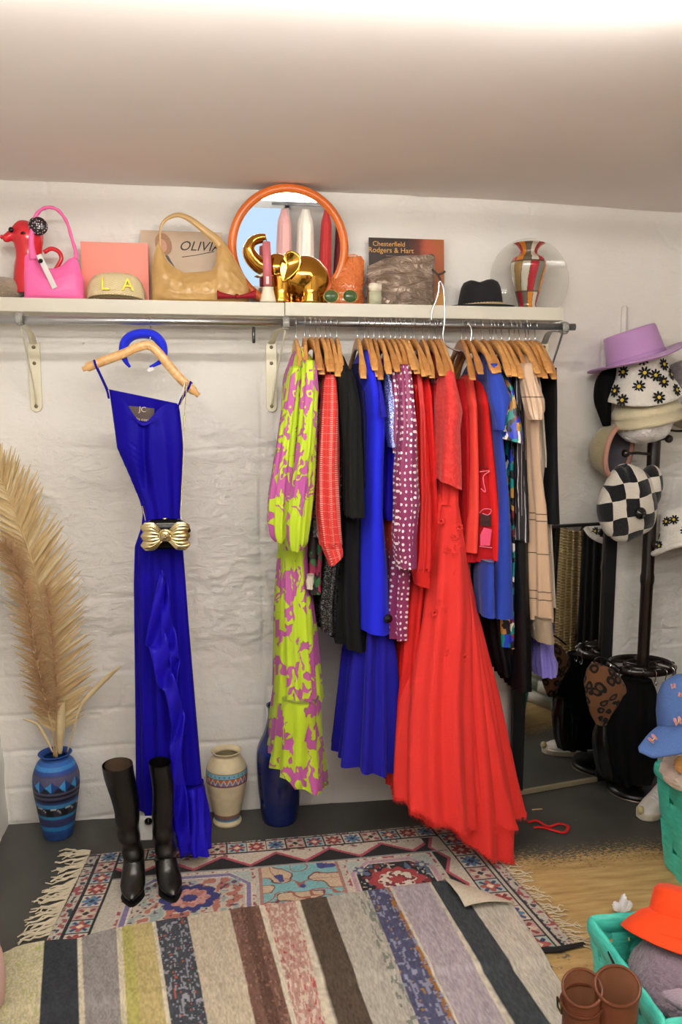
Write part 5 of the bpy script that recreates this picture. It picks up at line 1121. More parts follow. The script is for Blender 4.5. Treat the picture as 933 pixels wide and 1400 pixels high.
th, R_, c, w_, h_ = sleeve('dark brown to orange record sleeve behind the bronze pouch', 505.5, 608.5, 325, -.075, .03)
t = NT('sunset_sleeve_print'); x, y, z = t.sep(t.obj()); nz = t.noise(t.obj(), 9, 4).outputs[0]
f = t.math('ADD', t.math('MULTIPLY', t.math('ADD', x, .05), 4.5), t.math('MULTIPLY', t.math('SUBTRACT', nz, .5), .9)); f = t.math('ADD', f, t.math('MULTIPLY', t.math('SUBTRACT', z, .2), -1.2), clamp=True)
M_S2 = t.done(t.ramp(f, [(.1, hexc('#33231f')), (.4, hexc('#6e3324')), (.62, hexc('#b8573a')), (.85, hexc('#a5622f')), (1, hexc('#c58a38'))]), .4)
m_ = MB(); m_.box(c, (w_, .004, h_), R_, .0005); m_.build('cover', M_S2, th, smooth=False)
M_YEL = plain('yellow_print', '#d9a556', .5); text_part('Chesterfield', onface(c, R_, -.070, h_/2-.024), .026, M_YEL, th, R_); text_part('Rodgers & Hart', onface(c, R_, -.062, h_/2-.048), .028, M_YEL, th, R_)
M_GREYP = plain('grey_print', '#8f7a70', .5)
for k, (u, L) in enumerate(((-.06, .044), (-.058, .03), (-.07, .035), (-.085, .04))):
    q = h_/2-.070-.008*k; flatshape([(u-L/2, q), (u+L/2, q), (u+L/2, q+.0018), (u-L/2, q+.0018)], M_GREYP, 'printed_line', .0026, c, R_, th)
# tan bag
yt = -.185; tb = thing('slouchy_bag', 'slouchy tan leather shoulder bag with broad curved strap', 'bag', W(270, 410, yt)); M_TAN = plain('tan_leather', '#c09a60', .36, 0, bump=(16, .35, .012), var=(7, .10))
flat_bag([(208, 372), (211, 350), (217, 332), (222, 338), (230, 356), (240, 366), (252, 373), (270, 372), (290, 370), (296, 360), (298, 338), (304, 328), (314, 340), (326, 362), (336, 380), (340, 395)], 208, 340, yt, ZS, .11, M_TAN, tb, seed=5, wr=.014, nu=70, nv=36)
P = pix_spline([(219, 342, yt), (219, 318, yt), (222, 306, yt), (232, 297, yt), (246, 294, yt), (262, 301, yt), (280, 315, yt), (295, 327, yt), (305, 340, yt)], yt, 60); rr = np.interp(np.linspace(0, 1, 60), [0, .15, .4, .7, 1], [.004, .004, .008, .013, .02])
m_ = MB(); m_.tube(P, rr, 12, flat=np.stack([np.full(60, .9), np.full(60, .5)], -1)); m_.build('strap', M_TAN, tb)
# red bow tie
ybw = -.235; bt = thing('bow_tie', 'dark red bow tie lying against the tan bag', 'bow tie', W(324, 410, ybw)); M_BOW = cloth_mat('wine_satin', '#8f1424', .5)
for a, b in (((297, 396, 409), (322, 404, 408)), ((350, 394, 409), (326, 404, 408))):
    P = []
    for k in np.linspace(0, 1, 10):
        px = lerp(a[0], b[0], k); t0 = lerp(a[1], b[1], k**.6); t1 = lerp(a[2], b[2], k**.6); P.append([W(px, t0, ybw)+np.array((0, .012*sin(q), -.5*(WZ(px, t0, ybw)-WZ(px, t1, ybw))*(1-cos(q)))) for q in np.linspace(0, 2*pi, 17)])
    m_ = MB(); m_.grid(np.array(P), cap=True); m_.build('wing', M_BOW, bt)
m_ = MB(); m_.sphere(W(324, 405.5, ybw), (.008, .012, .010), 10); m_.build('knot', M_BOW, bt)
# round mirror
ym = -.095; mc = W(395, 339, ym); Rm = .2105
mr = thing('round_mirror', 'round mirror in a bright orange plastic frame', 'mirror', (mc[0], ym, ZS)); TILT = Matrix.Rotation(pi/2, 4, 'X')
RT = Matrix.Rotation(radians(7.0), 4, 'X')                               # tipped forward on its pivots
tr = lambda P: (np.asarray(P) @ np.array(RT.to_3x3()).T)+mc
a = np.linspace(0, 2*pi, 97); m_ = MB(); m_.tube(tr(np.stack([(Rm)*np.cos(a), np.zeros_like(a), (Rm)*np.sin(a)], -1)), .0165, 14, cap=False); m_.build('frame', plain('orange_plastic', '#e8762c', .3, 0, Coat_Weight=.3), mr)
t = NT('mirror_glass'); M_MIR = t.done((.86, .88, .9), .015, 1.0)
m_ = MB(); m_.lathe([(0, 0), (.1, 0), (.2, 0)], (0, 0, 0), 72); V = m_.V[0]; V[:] = tr(np.stack([V[:, 0], V[:, 2]-.004, V[:, 1]], -1)); m_.build('glass', M_MIR, mr, smooth=False)
m_ = MB(); m_.lathe([(0, 0), (.2, 0)], (0, 0, 0), 48); V = m_.V[0]; V[:] = tr(np.stack([V[:, 0], V[:, 2]+.006, V[:, 1]], -1)); m_.build('backing', plain('mirror_back', '#6b4a30', .8), mr)
m_ = MB(); m_.box((mc[0], ym+.005, ZS+.006), (.12, .07, .012), bev=.003); m_.build('foot', plain('orange_plastic', '#e8762c', .3), mr)
# gold elephant
ye = -.185; el = thing('elephant_figurine', 'shiny gold elephant figurine with raised trunk', 'figurine', W(405, 412, ye)); M_GE = plain('gold_ceramic', '#d09a3e', .12, 1.0, bump=(9, .03), var=(9, .05)); ke = 1/ppm(400, 375, ye)
E_ = lambda px, py, dy=0: W(px, py, ye+dy)
m_ = MB(); m_.sphere(E_(416, 377), (31*ke, .062, 27*ke), 20); m_.sphere(E_(430, 382), (21*ke, .05, 23*ke), 16); m_.sphere(E_(402, 376), (22*ke, .048, 24*ke), 16); m_.sphere(E_(379, 366), (19*ke, .042, 19*ke), 16); m_.sphere(E_(368, 362), (12*ke, .03, 12*ke), 14)
for px, py, dy, r in ((385, 400, -.020, 11.5), (394, 400, .032, 11), (425, 400, -.022, 12.5), (436, 400, .03, 12)):
    m_.tube([E_(px, 378, dy), E_(px, 398, dy), (E_(px, 400, dy)[0], ye+dy, ZS+.002)], [r*ke*1.15, r*ke, r*ke*1.1], 12)
tp = pix_spline([(371, 366, ye), (357, 362, ye), (346, 352, ye-.005), (341, 340, ye-.01), (345, 330, ye-.01), (354, 325, ye-.01), (364, 324, ye-.01)], ye, 26); m_.tube(tp, np.linspace(11*ke, 4.2*ke, 26), 12)
remesh(m_.build('body', M_GE, el), .0035, 5)
for dy, sgn in ((-.050, 1), (.050, -1)):
    hp_ = [(386, 356), (390, 347), (398, 343), (406, 346), (412, 353), (411, 364), (404, 374), (395, 382), (387, 386), (384, 376), (383, 366)]; hq = spline([(a_, b_, 0) for a_, b_ in hp_+hp_[:1]], 34)[:-1]; cen = np.array((393, 362)); P = []
    for k in np.linspace(0.02, 1, 9): P.append([E_(*(cen+(q[:2]-cen)*k), dy-sgn*.012*k**2*(1 if q[0] > 390 else .2)) for q in np.vstack([hq, hq[:1]])])
    m_ = MB(); m_.grid(np.array(P)); o = m_.build('ear', M_GE, el); solid(o, .007)
m_ = MB(); m_.tube(pix_spline([(446, 370, ye), (449, 380, ye), (447, 392, ye), (443, 398, ye)], ye, 14), .004, 8); m_.build('tail', M_GE, el)
for dy in (-.024, .024):
    m_ = MB(); m_.tube([E_(364, 372, dy), E_(357, 377, dy*1.2), E_(352, 376, dy*1.3)], [.006, .0045, .002], 8); m_.build('tusk', plain('ivory_ceramic', '#ece4cf', .3), el)
# candle
yk = -.235; ca = thing('dinner_candle', 'dusty pink dinner candle in a cream holder', 'candle', W(366.5, 411, yk)); kk = 1/ppm(366, 370, yk); b0 = W(366.5, 391, yk); b1 = W(364.5, 330, yk)
m_ = MB(); m_.tube([b0, lerp(b0, b1, .5), lerp(b0, b1, .985), b1], [.0165*.95, .0155, .0135, .006], 18); m_.build('wax', plain('rose_wax', '#cc6f78', .55), ca)
m_ = MB(); m_.tube([b1, b1+np.array((0, 0, .008))], .0012, 6); m_.build('wick', M_INKB, ca)
zb_ = ZS; m_ = MB(); m_.lathe([(0, 0), (.029, 0), (.030, .006), (.024, .03), (.020, .048), (.0205, .054), (.0165, .054), (.016, .046), (0, .046)], (b0[0], yk, zb_), 32); m_.build('holder', plain('cream_ceramic', '#e3d9c2', .5), ca)
o = MB(); o.box(W(366, 383, yk-.0165), (.010, .0008, .026)); o.build('price_sticker', plain('white_card', '#d9d6d2', .8), ca, smooth=False)
# orange cellophane bag
yo = -.09; cb = thing('cellophane_bag', 'orange gift bag with shiny cellophane beside the elephant', 'bag', W(478, 412, yo))
P0 = [W(462, 372, yo), W(470, 351, yo), W(493, 351, yo), W(497, 412, yo), W(455, 412, yo)]
t = NT('orange_cellophane'); nz = t.noise(t.obj(), 26, 5, .6, 1.5).outputs[0]; t.bump(nz, .9, .02); M_CEL = t.done(t.ramp(nz, [(.3, hexc('#df6a2a')), (.7, hexc('#ee8a4a'))]), .12, 0, Coat_Weight=.6)
flat_bag([(452, 380), (462, 368), (470, 351), (494, 350), (497.5, 356)], 452, 498, yo, ZS, .05, M_CEL, cb, seed=9, wr=.012)
m_ = MB(); m_.tube(pix_spline([(472, 352, yo-.01), (478, 346, yo-.01), (488, 346, yo-.01), (492, 352, yo-.01)], yo, 14)*np.array((1, 1, 1))-np.array((0, 0, .008)), .002, 6); m_.build('cord', plain('orange_plastic', '#e8762c', .3), cb)
# sunglasses
yg = -.235; sg = thing('sunglasses', 'round green tinted sunglasses lying by the gold elephant', 'sunglasses', W(466, 412, yg)); t = NT('green_lens'); M_LENS = t.done(hexc('#4f6b45'), .08, 0, Transmission_Weight=.35, IOR=1.4)
M_WIRE = plain('gold_wire', '#b79a5a', .3, 1.0)
for px in (453, 479):
    c = W(px, 405, yg); a = np.linspace(0, 2*pi, 33); m_ = MB(); m_.lathe([(0, .003), (.012, .0022), (.0265, -.001), (.0265, -.0025), (0, -.0005)], c, 32, Matrix.Rotation(pi/2, 4, 'X'), sx=1.0, sy=.82); m_.build('lens', M_LENS, sg)
    m_ = MB(); m_.tube(np.stack([c[0]+.0268*np.cos(a), np.full_like(a, c[1]), c[2]+.0222*np.sin(a)], -1), .0012, 6, cap=False); m_.build('rim', M_WIRE, sg)
m_ = MB(); m_.tube(pix_spline([(462, 402, yg), (466, 400, yg), (470, 402, yg)], yg, 10), .0012, 6); m_.build('bridge', M_WIRE, sg)
for px, s_ in ((443.5, -1), (488.5, 1)): 
    c = W(px, 402, yg); m_ = MB(); m_.tube([c, c+np.array((s_*.004, .05, 0)), c+np.array((s_*.002, .11, -.012))], .0012, 6); m_.build('temple', M_WIRE, sg)
# bronze pouch
yp_ = -.165; bp = thing('metallic_pouch', 'crumpled bronze metallic pouch in front of the record sleeve', 'bag', W(548, 413, yp_)); t = NT('bronze_foil_leather'); nz = t.noise(t.obj((7, 7, 16)), 1.4, 5, .6, 1.6).outputs[0]; t.bump(nz, 1.0, .03)
M_BRZ = t.done(t.ramp(nz, [(.3, hexc('#8d7a6c')), (.7, hexc('#b8a595'))]), .30, .7)
flat_bag([(502, 364), (512, 360), (525, 354), (545, 350), (570, 349), (591, 347), (593.5, 350)], 502, 594, yp_, ZS, .075, M_BRZ, bp, seed=12, wr=.02, nu=60, nv=34)
for pts in ([(503, 383), (499, 390), (498, 400), (501, 409)], [(591, 368), (597, 374), (602, 382), (600, 390)], [(598, 376), (604, 374), (609, 371)]):
    m_ = MB(); m_.tube(pix_spline(pts, yp_-.035, 14), .0042, 8); m_.build('cord', plain('dark_cord', '#3b332e', .6), bp)
# small block
ysb = -.238; c0, c1 = W(505.5, 413, ysb), W(522, 387, ysb); hb_ = c1[2]-ZS; sb_ = thing('soap_block', 'small pale green and cream block in front of bronze pouch', 'block', ((c0[0]+c1[0])/2, ysb, ZS)); m_ = MB(); m_.box(((c0[0]+c1[0])/2, ysb+.012, ZS+hb_*.32), (c1[0]-c0[0], .03, hb_*.62), bev=.003); m_.build('base', plain('pale_green', '#b9b99a', .5), sb_)
m_ = MB(); m_.box(((c0[0]+c1[0])/2, ysb+.012, ZS+hb_*.81), (c1[0]-c0[0]+.001, .031, hb_*.37), bev=.003); m_.build('cap', plain('cream_ceramic', '#e3d9c2', .5), sb_)
# black fedora
yf_ = -.13; fd = thing('fedora_hat', 'black felt fedora with plaited straw band on the shelf', 'hat', W(658, 417, yf_)); M_FELT = plain('black_felt', '#17171a', .95, 0, bump=(200, .4, .003), Sheen_Weight=.05); cf = W(657, 414, yf_); kf = 1/ppm(657, 400, yf_)
def crown(r, z, a):
    f = z/(38*kf); dent = np.exp(-(np.cos(a)*1.0)**2*3.0)*smoothstep(.8, 1, f)*.004
    return r, z-dent*1.0-.012*smoothstep(.75, 1, f)*np.exp(-((r*np.cos(a)+.02)/.022)**2)*(np.abs(np.sin(a)) > -1)
m_ = MB(); m_.lathe([(30*kf, 0), (29.5*kf, 8*kf), (28*kf, 18*kf), (26*kf, 28*kf), (23*kf, 34*kf), (17*kf, 37.5*kf), (9*kf, 38*kf), (.001, 37.5*kf)], (cf[0], yf_, ZS+.006), 64, sy=1.25, wob=crown); m_.build('crown', M_FELT, fd)
m_ = MB(); m_.lathe([(29*kf, .006), (36*kf, .003), (44*kf, .004), (46*kf, .006), (44*kf, .001), (36*kf, 0), (29*kf, .003)], (cf[0], yf_, ZS+.001), 64, sy=1.15, wob=lambda r, z, a: (r, z+.004*np.abs(np.cos(a))**2*(r > .1))); m_.build('brim', M_FELT, fd)
for ph in (0, pi):
    a = np.linspace(0, 2*pi, 160); r_ = 31*kf; m_ = MB(); m_.tube(np.stack([cf[0]+(r_+.002*np.cos(a*24+ph))*np.cos(a), yf_+1.25*(r_+.002*np.cos(a*24+ph))*np.sin(a), ZS+.014+.003*np.sin(a*24+ph)+.004*np.cos(a)], -1), .0028, 6, cap=False); m_.build('plaited_band', plain('straw_cord', '#c9ad84', .8), fd)
# patchwork metal vase + clear disc
yv = -.125; kv = 1/ppm(721, 375, yv); cv = W(721, 417, yv)
pr = [(13, 0), (13.5, 4), (12.5, 9), (16, 22), (20, 38), (23.5, 54), (24, 62), (21, 70), (14, 75), (12, 78), (12.5, 81), (17, 86.5), (22, 89.5)]
def colv(u, z, zt):
    f = z/zt; ns = 13; s_ = np.floor((u*ns+.25*np.sin(f*5)) % ns).astype(int); k = np.where(f < .28, 0, np.where(f < .72, 1, 2)); idx = np.array([4, 1, 3, 2, 4, 5, 0, 1, 6, 2, 3, 4, 1, 6, 0, 5, 2])[(s_*3+k*4+(s_*5) % 7) % 17]
    pal = np.array([hexc(h) for h in ('#b8b3a4', '#b4313c', '#d98a35', '#6f675c', '#d9d2c0', '#a98a5a', '#8a8478')]); c = pal[idx]; fs = (u*ns+.25*np.sin(f*5)) % 1
    ln = (np.minimum(fs, 1-fs) < .035)+(np.abs(f-.28) < .012)+(np.abs(f-.72) < .012) > 0; return np.where(ln[..., None], hexc('#5a4a38'), c)
p_ = spline([(r*kv, z*kv, 0) for r, z in pr], 110)[:, :2]; m_ = MB(); m_.lathe(np.vstack([[(.001, 0)], p_, [(p_[-1, 0]-.003, p_[-1, 1])], [(max(.003, r-.003), z) for r, z in p_[::-6]][1:]]), (cv[0], yv, ZS), 216, colf=lambda u, z: colv(u, z, p_[:, 1].max()))
tag(m_.build('patchwork_vase', tint_mat('patchwork_metal', .22, (40, .06), .5, .3, .35), col=True), 'shiny patchwork vase of silver, orange and red panels', 'vase')
yd_ = -.045; cd = W(725, 378, yd_); kd = 1/ppm(725, 378, yd_); r_ = float(cd[2]-ZS); t = NT('clear_acrylic')
gl = t.n('BsdfGlossy', i={'Color': (.9, .9, .88, 1), 'Roughness': .06}); tr_ = t.n('BsdfTransparent', i={'Color': (.95, .95, .93, 1)}); di = t.n('BsdfDiffuse', i={'Color': (.80, .78, .74, 1)})
mx = t.n('MixShader', i={0: .25, 1: tr_.outputs[0], 2: di.outputs[0]}); m2 = t.n('MixShader', i={0: .03, 1: mx.outputs[0], 2: gl.outputs[0]}); t.t.links.new(m2.outputs[0], t.t.nodes['Material Output'].inputs[0]); M_ACR = t.m
m_ = MB(); rd = 56*kd; m_.lathe([(0, -.003), (rd-.004, -.003), (rd, -.001), (rd, .001), (rd-.004, .003), (0, .003)], (cd[0], yd_, ZS+rd*.80), 80, Matrix.Rotation(radians(87), 4, 'X'))
V = m_.V[0]; V[:, 2] = np.maximum(V[:, 2], ZS+.0005); tag(m_.build('acrylic_disc', M_ACR), 'clear round acrylic disc standing behind the patchwork vase', 'disc')
# ------------------------------------------------------------------ leaning mirror on the floor
mA, mB_ = np.array((1.215, -.035)), np.array((1.70, .068)); md = (mB_-mA)/np.linalg.norm(mB_-mA); mn = np.array((md[1], -md[0])); mL = np.linalg.norm(mB_-mA); mH = WZ(808, 715, .04)
mi = thing('floor_mirror', 'tall mirror in a flat black frame standing against the wall', 'mirror', ((mA[0]+mB_[0])/2, (mA[1]+mB_[1])/2, 0)); RZ = Matrix.Rotation(math.atan2(md[1], md[0]), 4, 'Z')
def mp(u, z, d=0.0): q = mA+md*u+mn*d; return np.array((q[0], q[1], z))
M_BLKF = plain('black_frame_paint', '#17181b', .45, bump=(60, .05)); fw = .058
for u in (fw/2, mL-fw/2): m_ = MB(); m_.box(mp(u, mH/2, 0), (fw, .022, mH), RZ, .002); m_.build('frame_side', M_BLKF, mi, smooth=False)
m_ = MB(); m_.box(mp(mL/2, mH-.006, 0), (mL, .022, .012), RZ, .002); m_.build('frame_top', M_BLKF, mi, smooth=False)
m_ = MB(); m_.box(mp(mL/2-.02, .013, .001), (mL-.06, .024, .022), RZ, .002); m_.build('frame_bottom', plain('raw_wood_edge', '#8d8066', .7, var=(30, .2)), mi, smooth=False)
t = NT('dusty_mirror_glass'); M_MIR2 = t.done((.80, .80, .80), .03, 1.0)
m_ = MB(); m_.grid(np.array([[mp(fw, .022, .006), mp(mL-fw, .022, .006)], [mp(fw, mH-.01, .006), mp(mL-fw, mH-.01, .006)]])); m_.build('glass', M_MIR2, mi, smooth=False)
m_ = MB(); m_.box(mp(mL/2, mH/2, -.008), (mL-.02, .004, mH-.01), RZ); m_.build('backboard', plain('mirror_back', '#6b4a30', .8), mi, smooth=False)
def MR(px, py, t):
    """place seen in the leaning mirror at pixel (px,py), t metres behind the glass plane in y"""
    V = W(px, py, t); d = (V[:2]-mA) @ mn; q = V[:2]-2*d*mn; return np.array((q[0], q[1], V[2]))

# ------------------------------------------------------------------ hat stand
YH = -.055; xp = WX(887, 760, YH); kh = 1/ppm(887, 760, YH)
M_DW = plain('dark_brown_lacquer', '#1d1512', .28, 0, bump=(40, .06), Coat_Weight=.3); M_CHR = plain('chrome', '#b8b8ba', .2, 1.0)
hs = thing('hat_stand', 'dark lacquered hat stand with ring of hooks and round base', 'hat stand', (xp, YH, 0))
zt_ = WZ(887, 480, YH); m_ = MB(); zs_ = [.03, .12, .5]+[WZ(887, q, YH) for q in (905, 795, 789, 783, 620)]+[zt_]
prf = [(.0, .02), (.028, .02), (.03, .10), (.025, .14), (.025, .55), (.026, WZ(887, 800, YH)), (.0295, WZ(887, 794, YH)), (.0295, WZ(887, 788, YH)), (.026, WZ(887, 782, YH)), (.027, WZ(887, 560, YH)), (.02, zt_), (.0, zt_)]
m_.lathe(sorted(prf, key=lambda q: q[1]), (xp, YH, 0), 28); m_.build('pole', M_DW, hs)
m_ = MB(); m_.lathe([(0, .045), (.03, .045), (.06, .036), (.115, .028), (.125, .018), (.125, .006), (.0, .006)], (xp, YH, 0), 48); m_.build('base', plain('black_base', '#101012', .35), hs)
m_ = MB(); m_.lathe([(.126, .007), (.128, .004), (.127, .0005), (.1, .0005)], (xp, YH, 0), 48); m_.build('base_rim', plain('worn_metal_rim', '#8c7f70', .4, .8), hs)
zr = WZ(887, 922, YH-.1); a = np.linspace(0, 2*pi, 65)
m_ = MB(); m_.tube(np.stack([xp+.138*np.cos(a), YH+.02+.115*np.sin(a), np.full_like(a, zr)], -1), .012, 10, flat=(1.3, .8), cap=False); m_.build('ring', M_DW, hs)
m_ = MB(); m_.tube(np.stack([xp+.07*np.cos(a), YH+.02+.06*np.sin(a), np.full_like(a, zr)], -1), .008, 8, flat=(1.2, .8), cap=False); m_.build('inner_ring', M_DW, hs)
for k in range(6):
    an = k*pi/3+.3; m_ = MB(); m_.tube([(xp+.02*cos(an), YH+.02*sin(an), zr+.004), (xp+.08*cos(an), YH+.02+.07*sin(an), zr+.004), (xp+.136*cos(an), YH+.02+.113*sin(an), zr)], .007, 8); m_.build('spoke', M_DW, hs)
for k in range(9):
    an = pi+.15+k*.36; cx, cy = xp+.138*cos(an), YH+.02+.118*sin(an); m_ = MB(); m_.tube(spline([(cx, cy, zr+.016), (cx+.012*cos(an), cy+.014*sin(an), zr+.006), (cx+.006*cos(an), cy+.006*sin(an), zr-.03), (cx+.014*cos(an), cy+.014*sin(an), zr-.045), (cx+.022*cos(an), cy+.02*sin(an), zr-.032)], 18), .0025, 6); m_.build('hook', M_CHR, hs)
for px, py, dy in ((856, 620, -.07), (872, 705, -.09), (915, 600, -.03), (898, 745, -.05)):
    c = W(px, py, YH+dy); m_ = MB(); m_.tube([(xp, YH, c[2]-.01), lerp(np.array((xp, YH, c[2])), c, .6), c], .006, 8); m_.sphere(c, .017, 10); m_.build('peg', M_DW, hs)

# ------------------------------------------------------------------ hats on the stand
FUZZ = lambda name, hx, sc=130, st=.9: plain(name, hx, .95, 0, bump=(sc, st, .008), var=(40, .07), Sheen_Weight=.4)
def hat_lathe(name, label, prof_, c, mat, tilt=0.0, pitch=0.0, yaw=0.0, sy=1.0, n=72, wob=None, part=None, parent=None, cat='hat'):
    R = Matrix.Rotation(yaw, 4, 'Z') @ Matrix.Rotation(tilt, 4, 'Y') @ Matrix.Rotation(pitch, 4, 'X'); m_ = MB(); m_.lathe(prof_, c, n, R, sy=sy, wob=wob)
    if parent is not None: return m_.build(part, mat, parent), R
    return tag(m_.build(name, mat), label, cat), R
def dome_pt(c, R, r, a, z): return np.asarray(c)+np.array(R.to_3x3() @ Vector((r*cos(a), r*sin(a), z)))
M_DPET = plain('black_petal_print', '#141414', .9); M_DCEN = plain('yellow_centre_print', '#d9bd3c', .9)
def daisy(p, nrm, R0, parent, rot=0.0):
    nrm = np.asarray(nrm, float); nrm /= np.linalg.norm(nrm); u = np.cross(nrm, (0, 0, 1)); u /= np.linalg.norm(u); v = np.cross(u, nrm); P = p+nrm*.003
    m_ = MB()
    for k in range(9):
        an = rot+k*2*pi/9; e = u*cos(an)+v*sin(an); f = -u*sin(an)+v*cos(an); pts = [P+e*R0*(.62+.40*cos(q))+f*R0*.17*sin(q) for q in np.linspace(0, 2*pi, 9)[:-1]]
        base = [x_-nrm*.003 for x_ in pts]; m_.add(pts+base, [tuple(range(8))]+[(i, 8+i, 8+(i+1) % 8, (i+1) % 8) for i in range(8)])
    o = m_.build('daisy', M_DPET, parent, smooth=False)
    c_ = MB(); pts = [P+nrm*.0012+(u*cos(q)+v*sin(q))*R0*.27 for q in np.linspace(0, 2*pi, 13)[:-1]]; base = [x_-nrm*.003 for x_ in pts]; c_.add(pts+base, [tuple(range(12))]+[(i, 12+i, 12+(i+1) % 12, (i+1) % 12) for i in range(12)])
    c_.build('daisy_centre', M_DCEN, o, smooth=False)
HT = radians(-17); yH = -.10
# lilac boater
cb_ = W(871, 492, yH); bo = thing('boater_hat', 'lilac flat topped boater hat on top of the hat stand', 'hat', cb_); M_LIL = plain('lilac_felt', '#b98cc0', .9, 0, bump=(160, .3, .003), Sheen_Weight=.2); R_ = None
hat_lathe('', '', [(.001, .118), (.085, .121), (.098, .119), (.102, .112), (.107, .06), (.113, .0)], cb_, M_LIL, HT, radians(-5), sy=1.12, parent=bo, part='crown')
hat_lathe('', '', [(.110, .003), (.14, .0), (.175, -.002), (.194, .004), (.194, .0), (.175, -.007), (.14, -.005), (.110, -.002)], cb_, M_LIL, HT, radians(-5), sy=1.08, parent=bo, part='brim', wob=lambda r, z, a: (r, z+.012*np.cos(2*a)*(r-.11)/.08))
hat_lathe('', '', [(.1135, .002), (.1145, .005), (.1125, .016), (.1115, .018)], cb_, plain('lilac_band', '#ae83b8', .7), HT, radians(-5), sy=1.12, parent=bo, part='hatband')
# daisy bucket hat
cdz = W(879, 545, yH-.005); db = thing('daisy_bucket_hat', 'white plush bucket hat with black daisies under the lilac boater', 'hat', cdz); M_PLW = FUZZ('white_plush', '#e6e0d6')
bprof = [(.06, .19), (.088, .185), (.098, .165), (.102, .12), (.108, .085), (.13, .045), (.152, .006), (.153, -.004), (.145, -.006), (.12, .03), (.10, .07)]
o, R_ = hat_lathe('', '', bprof, cdz, M_PLW, radians(-7), radians(4), parent=db, part='shell', wob=lambda r, z, a: (r*(1+.03*np.cos(3*a+1)), z+.010*np.cos(2*a+.5)*(r > .11)))
for a_, f, rr in ((-1.95, .112, .105), (-2.15, .070, .118), (-2.85, .045, .14), (-1.62, .024, .146), (-1.30, .075, .119), (-1.10, .135, .103), (-2.55, .016, .152), (-.95, .030, .143), (-2.0, .165, .099), (-1.55, .098, .107), (-.7, .09, .11), (-2.75, .12, .104)):
    p = dome_pt(cdz, R_, rr*(1+.03*cos(3*a_+1)), a_, f+.010*cos(2*a_+.5)*(rr > .11)); n_ = np.array(R_.to_3x3() @ Vector((cos(a_), sin(a_), .3))); daisy(p, n_, .026, db, a_*3)
# cream and white hats below it
cc_ = W(885, 574, yH); hat_lathe('cream_bucket_hat', 'cream felt bucket hat stacked under the daisy hat', [(.09, .09), (.11, .08), (.135, .045), (.14, .03), (.132, .026), (.145, .0), (.14, -.012), (.128, -.014), (.10, .0)], cc_, FUZZ('cream_felt', '#d8ccaa', 220, .4), radians(-12), radians(2), wob=lambda r, z, a: (r*(1+.02*np.cos(2*a)), z))
cw_ = W(883, 588, yH); hat_lathe('fluffy_hat', 'small white fluffy hat at the bottom of the hat stack', [(.105, .045), (.112, .02), (.098, -.012), (.075, -.034), (.04, -.046), (.001, -.05)], cw_, FUZZ('white_fleece', '#e9e6e2', 90, 1.2), radians(-10), 0, wob=lambda r, z, a: (r*(1+.05*np.sin(5*a)+.03*np.sin(9*a+z*80)), z+.004*np.sin(7*a)))
# black ear flap hat behind
m_ = MB(); m_.tube(pix_spline([(838, 505, -.05), (828, 520, -.06), (824, 540, -.07), (826, 558, -.07), (830, 582, -.07)], -.06, 24), np.interp(np.linspace(0, 1, 24), [0, .3, .7, 1], [.03, .036, .032, .016]), 14, flat=(.9, 1.15)); tag(m_.build('black_hat', plain('black_velvet', '#08080a', .95, Specular_IOR_Level=.15)), 'floppy black velvet hat behind the daisy bucket hat', 'hat')
# tan and pink cap behind, open side to the room
tc = thing('corduroy_hat', 'tan corduroy cap with pink edge hanging open behind checked hat', 'cap', W(825, 615, -.04)); M_TANC = FUZZ('tan_corduroy', '#a79a76', 120, .5); c = W(846, 617, -.075); RR = Matrix.Rotation(radians(28), 4, 'Y') @ Matrix.Rotation(radians(78), 4, 'X')
RR = Vector((-.60, .78, .12)).to_track_quat('Z', 'Y').to_matrix().to_4x4()
m_ = MB(); m_.lathe([(.001, .115), (.05, .108), (.09, .08), (.108, .04), (.112, .0)], c, 48, RR); o = m_.build('crown', M_TANC, tc)
a = np.linspace(0, 2*pi, 60); m_ = MB(); Q_ = np.stack([.112*np.cos(a), .112*np.sin(a), np.full_like(a, -.003)], -1) @ np.array(RR.to_3x3()).T+c; m_.tube(Q_, .011, 8, cap=False); m_.build('edge', plain('dusty_pink_band', '#b98978', .9), tc)
m_ = MB(); m_.lathe([(.104, -.002), (.1, .03), (.08, .07), (.001, .09)], c, 40, RR); m_.build('lining', plain('grey_lining', '#57525a', .9), tc)
# black and white checked cap
cq = W(859, 688, -.115); kc = 1/ppm(859, 688, -.115); cq_t = thing('checked_hat', 'puffy black and white checked plush hat hanging on stand', 'hat', cq)
t = NT('black_white_check_plush'); uv = t.n('Mapping', i={'Vector': t.n('TexCoord').outputs['Object'], 'Rotation': (0, radians(12), 0), 'Scale': (1, .6, 1)}).outputs[0]
w = t.noise(uv, 7, 2).outputs[1]; q = t.n('VectorMath', operation='ADD', i={0: uv, 1: t.n('VectorMath', operation='SCALE', i={0: w, 'Scale': .05}).outputs[0]}).outputs[0]
sx_, sy_, sz_ = t.sep(q); fx = t.math('FLOOR', t.math('MULTIPLY', t.math('ADD', sx_, .011), 17.0)); fz = t.math('FLOOR', t.math('MULTIPLY', t.math('ADD', sz_, .017), 15.0)); par = t.math('ABSOLUTE', t.math('MODULO', t.math('ADD', fx, fz), 2.0))
t.bump(t.noise(t.obj(), 150, 3).outputs[0], .7, .006); M_CHK = t.done(t.mix(t.math('GREATER_THAN', par, .5), hexc('#121217'), hexc('#ddd5c8')), .95, 0, Sheen_Weight=.3)
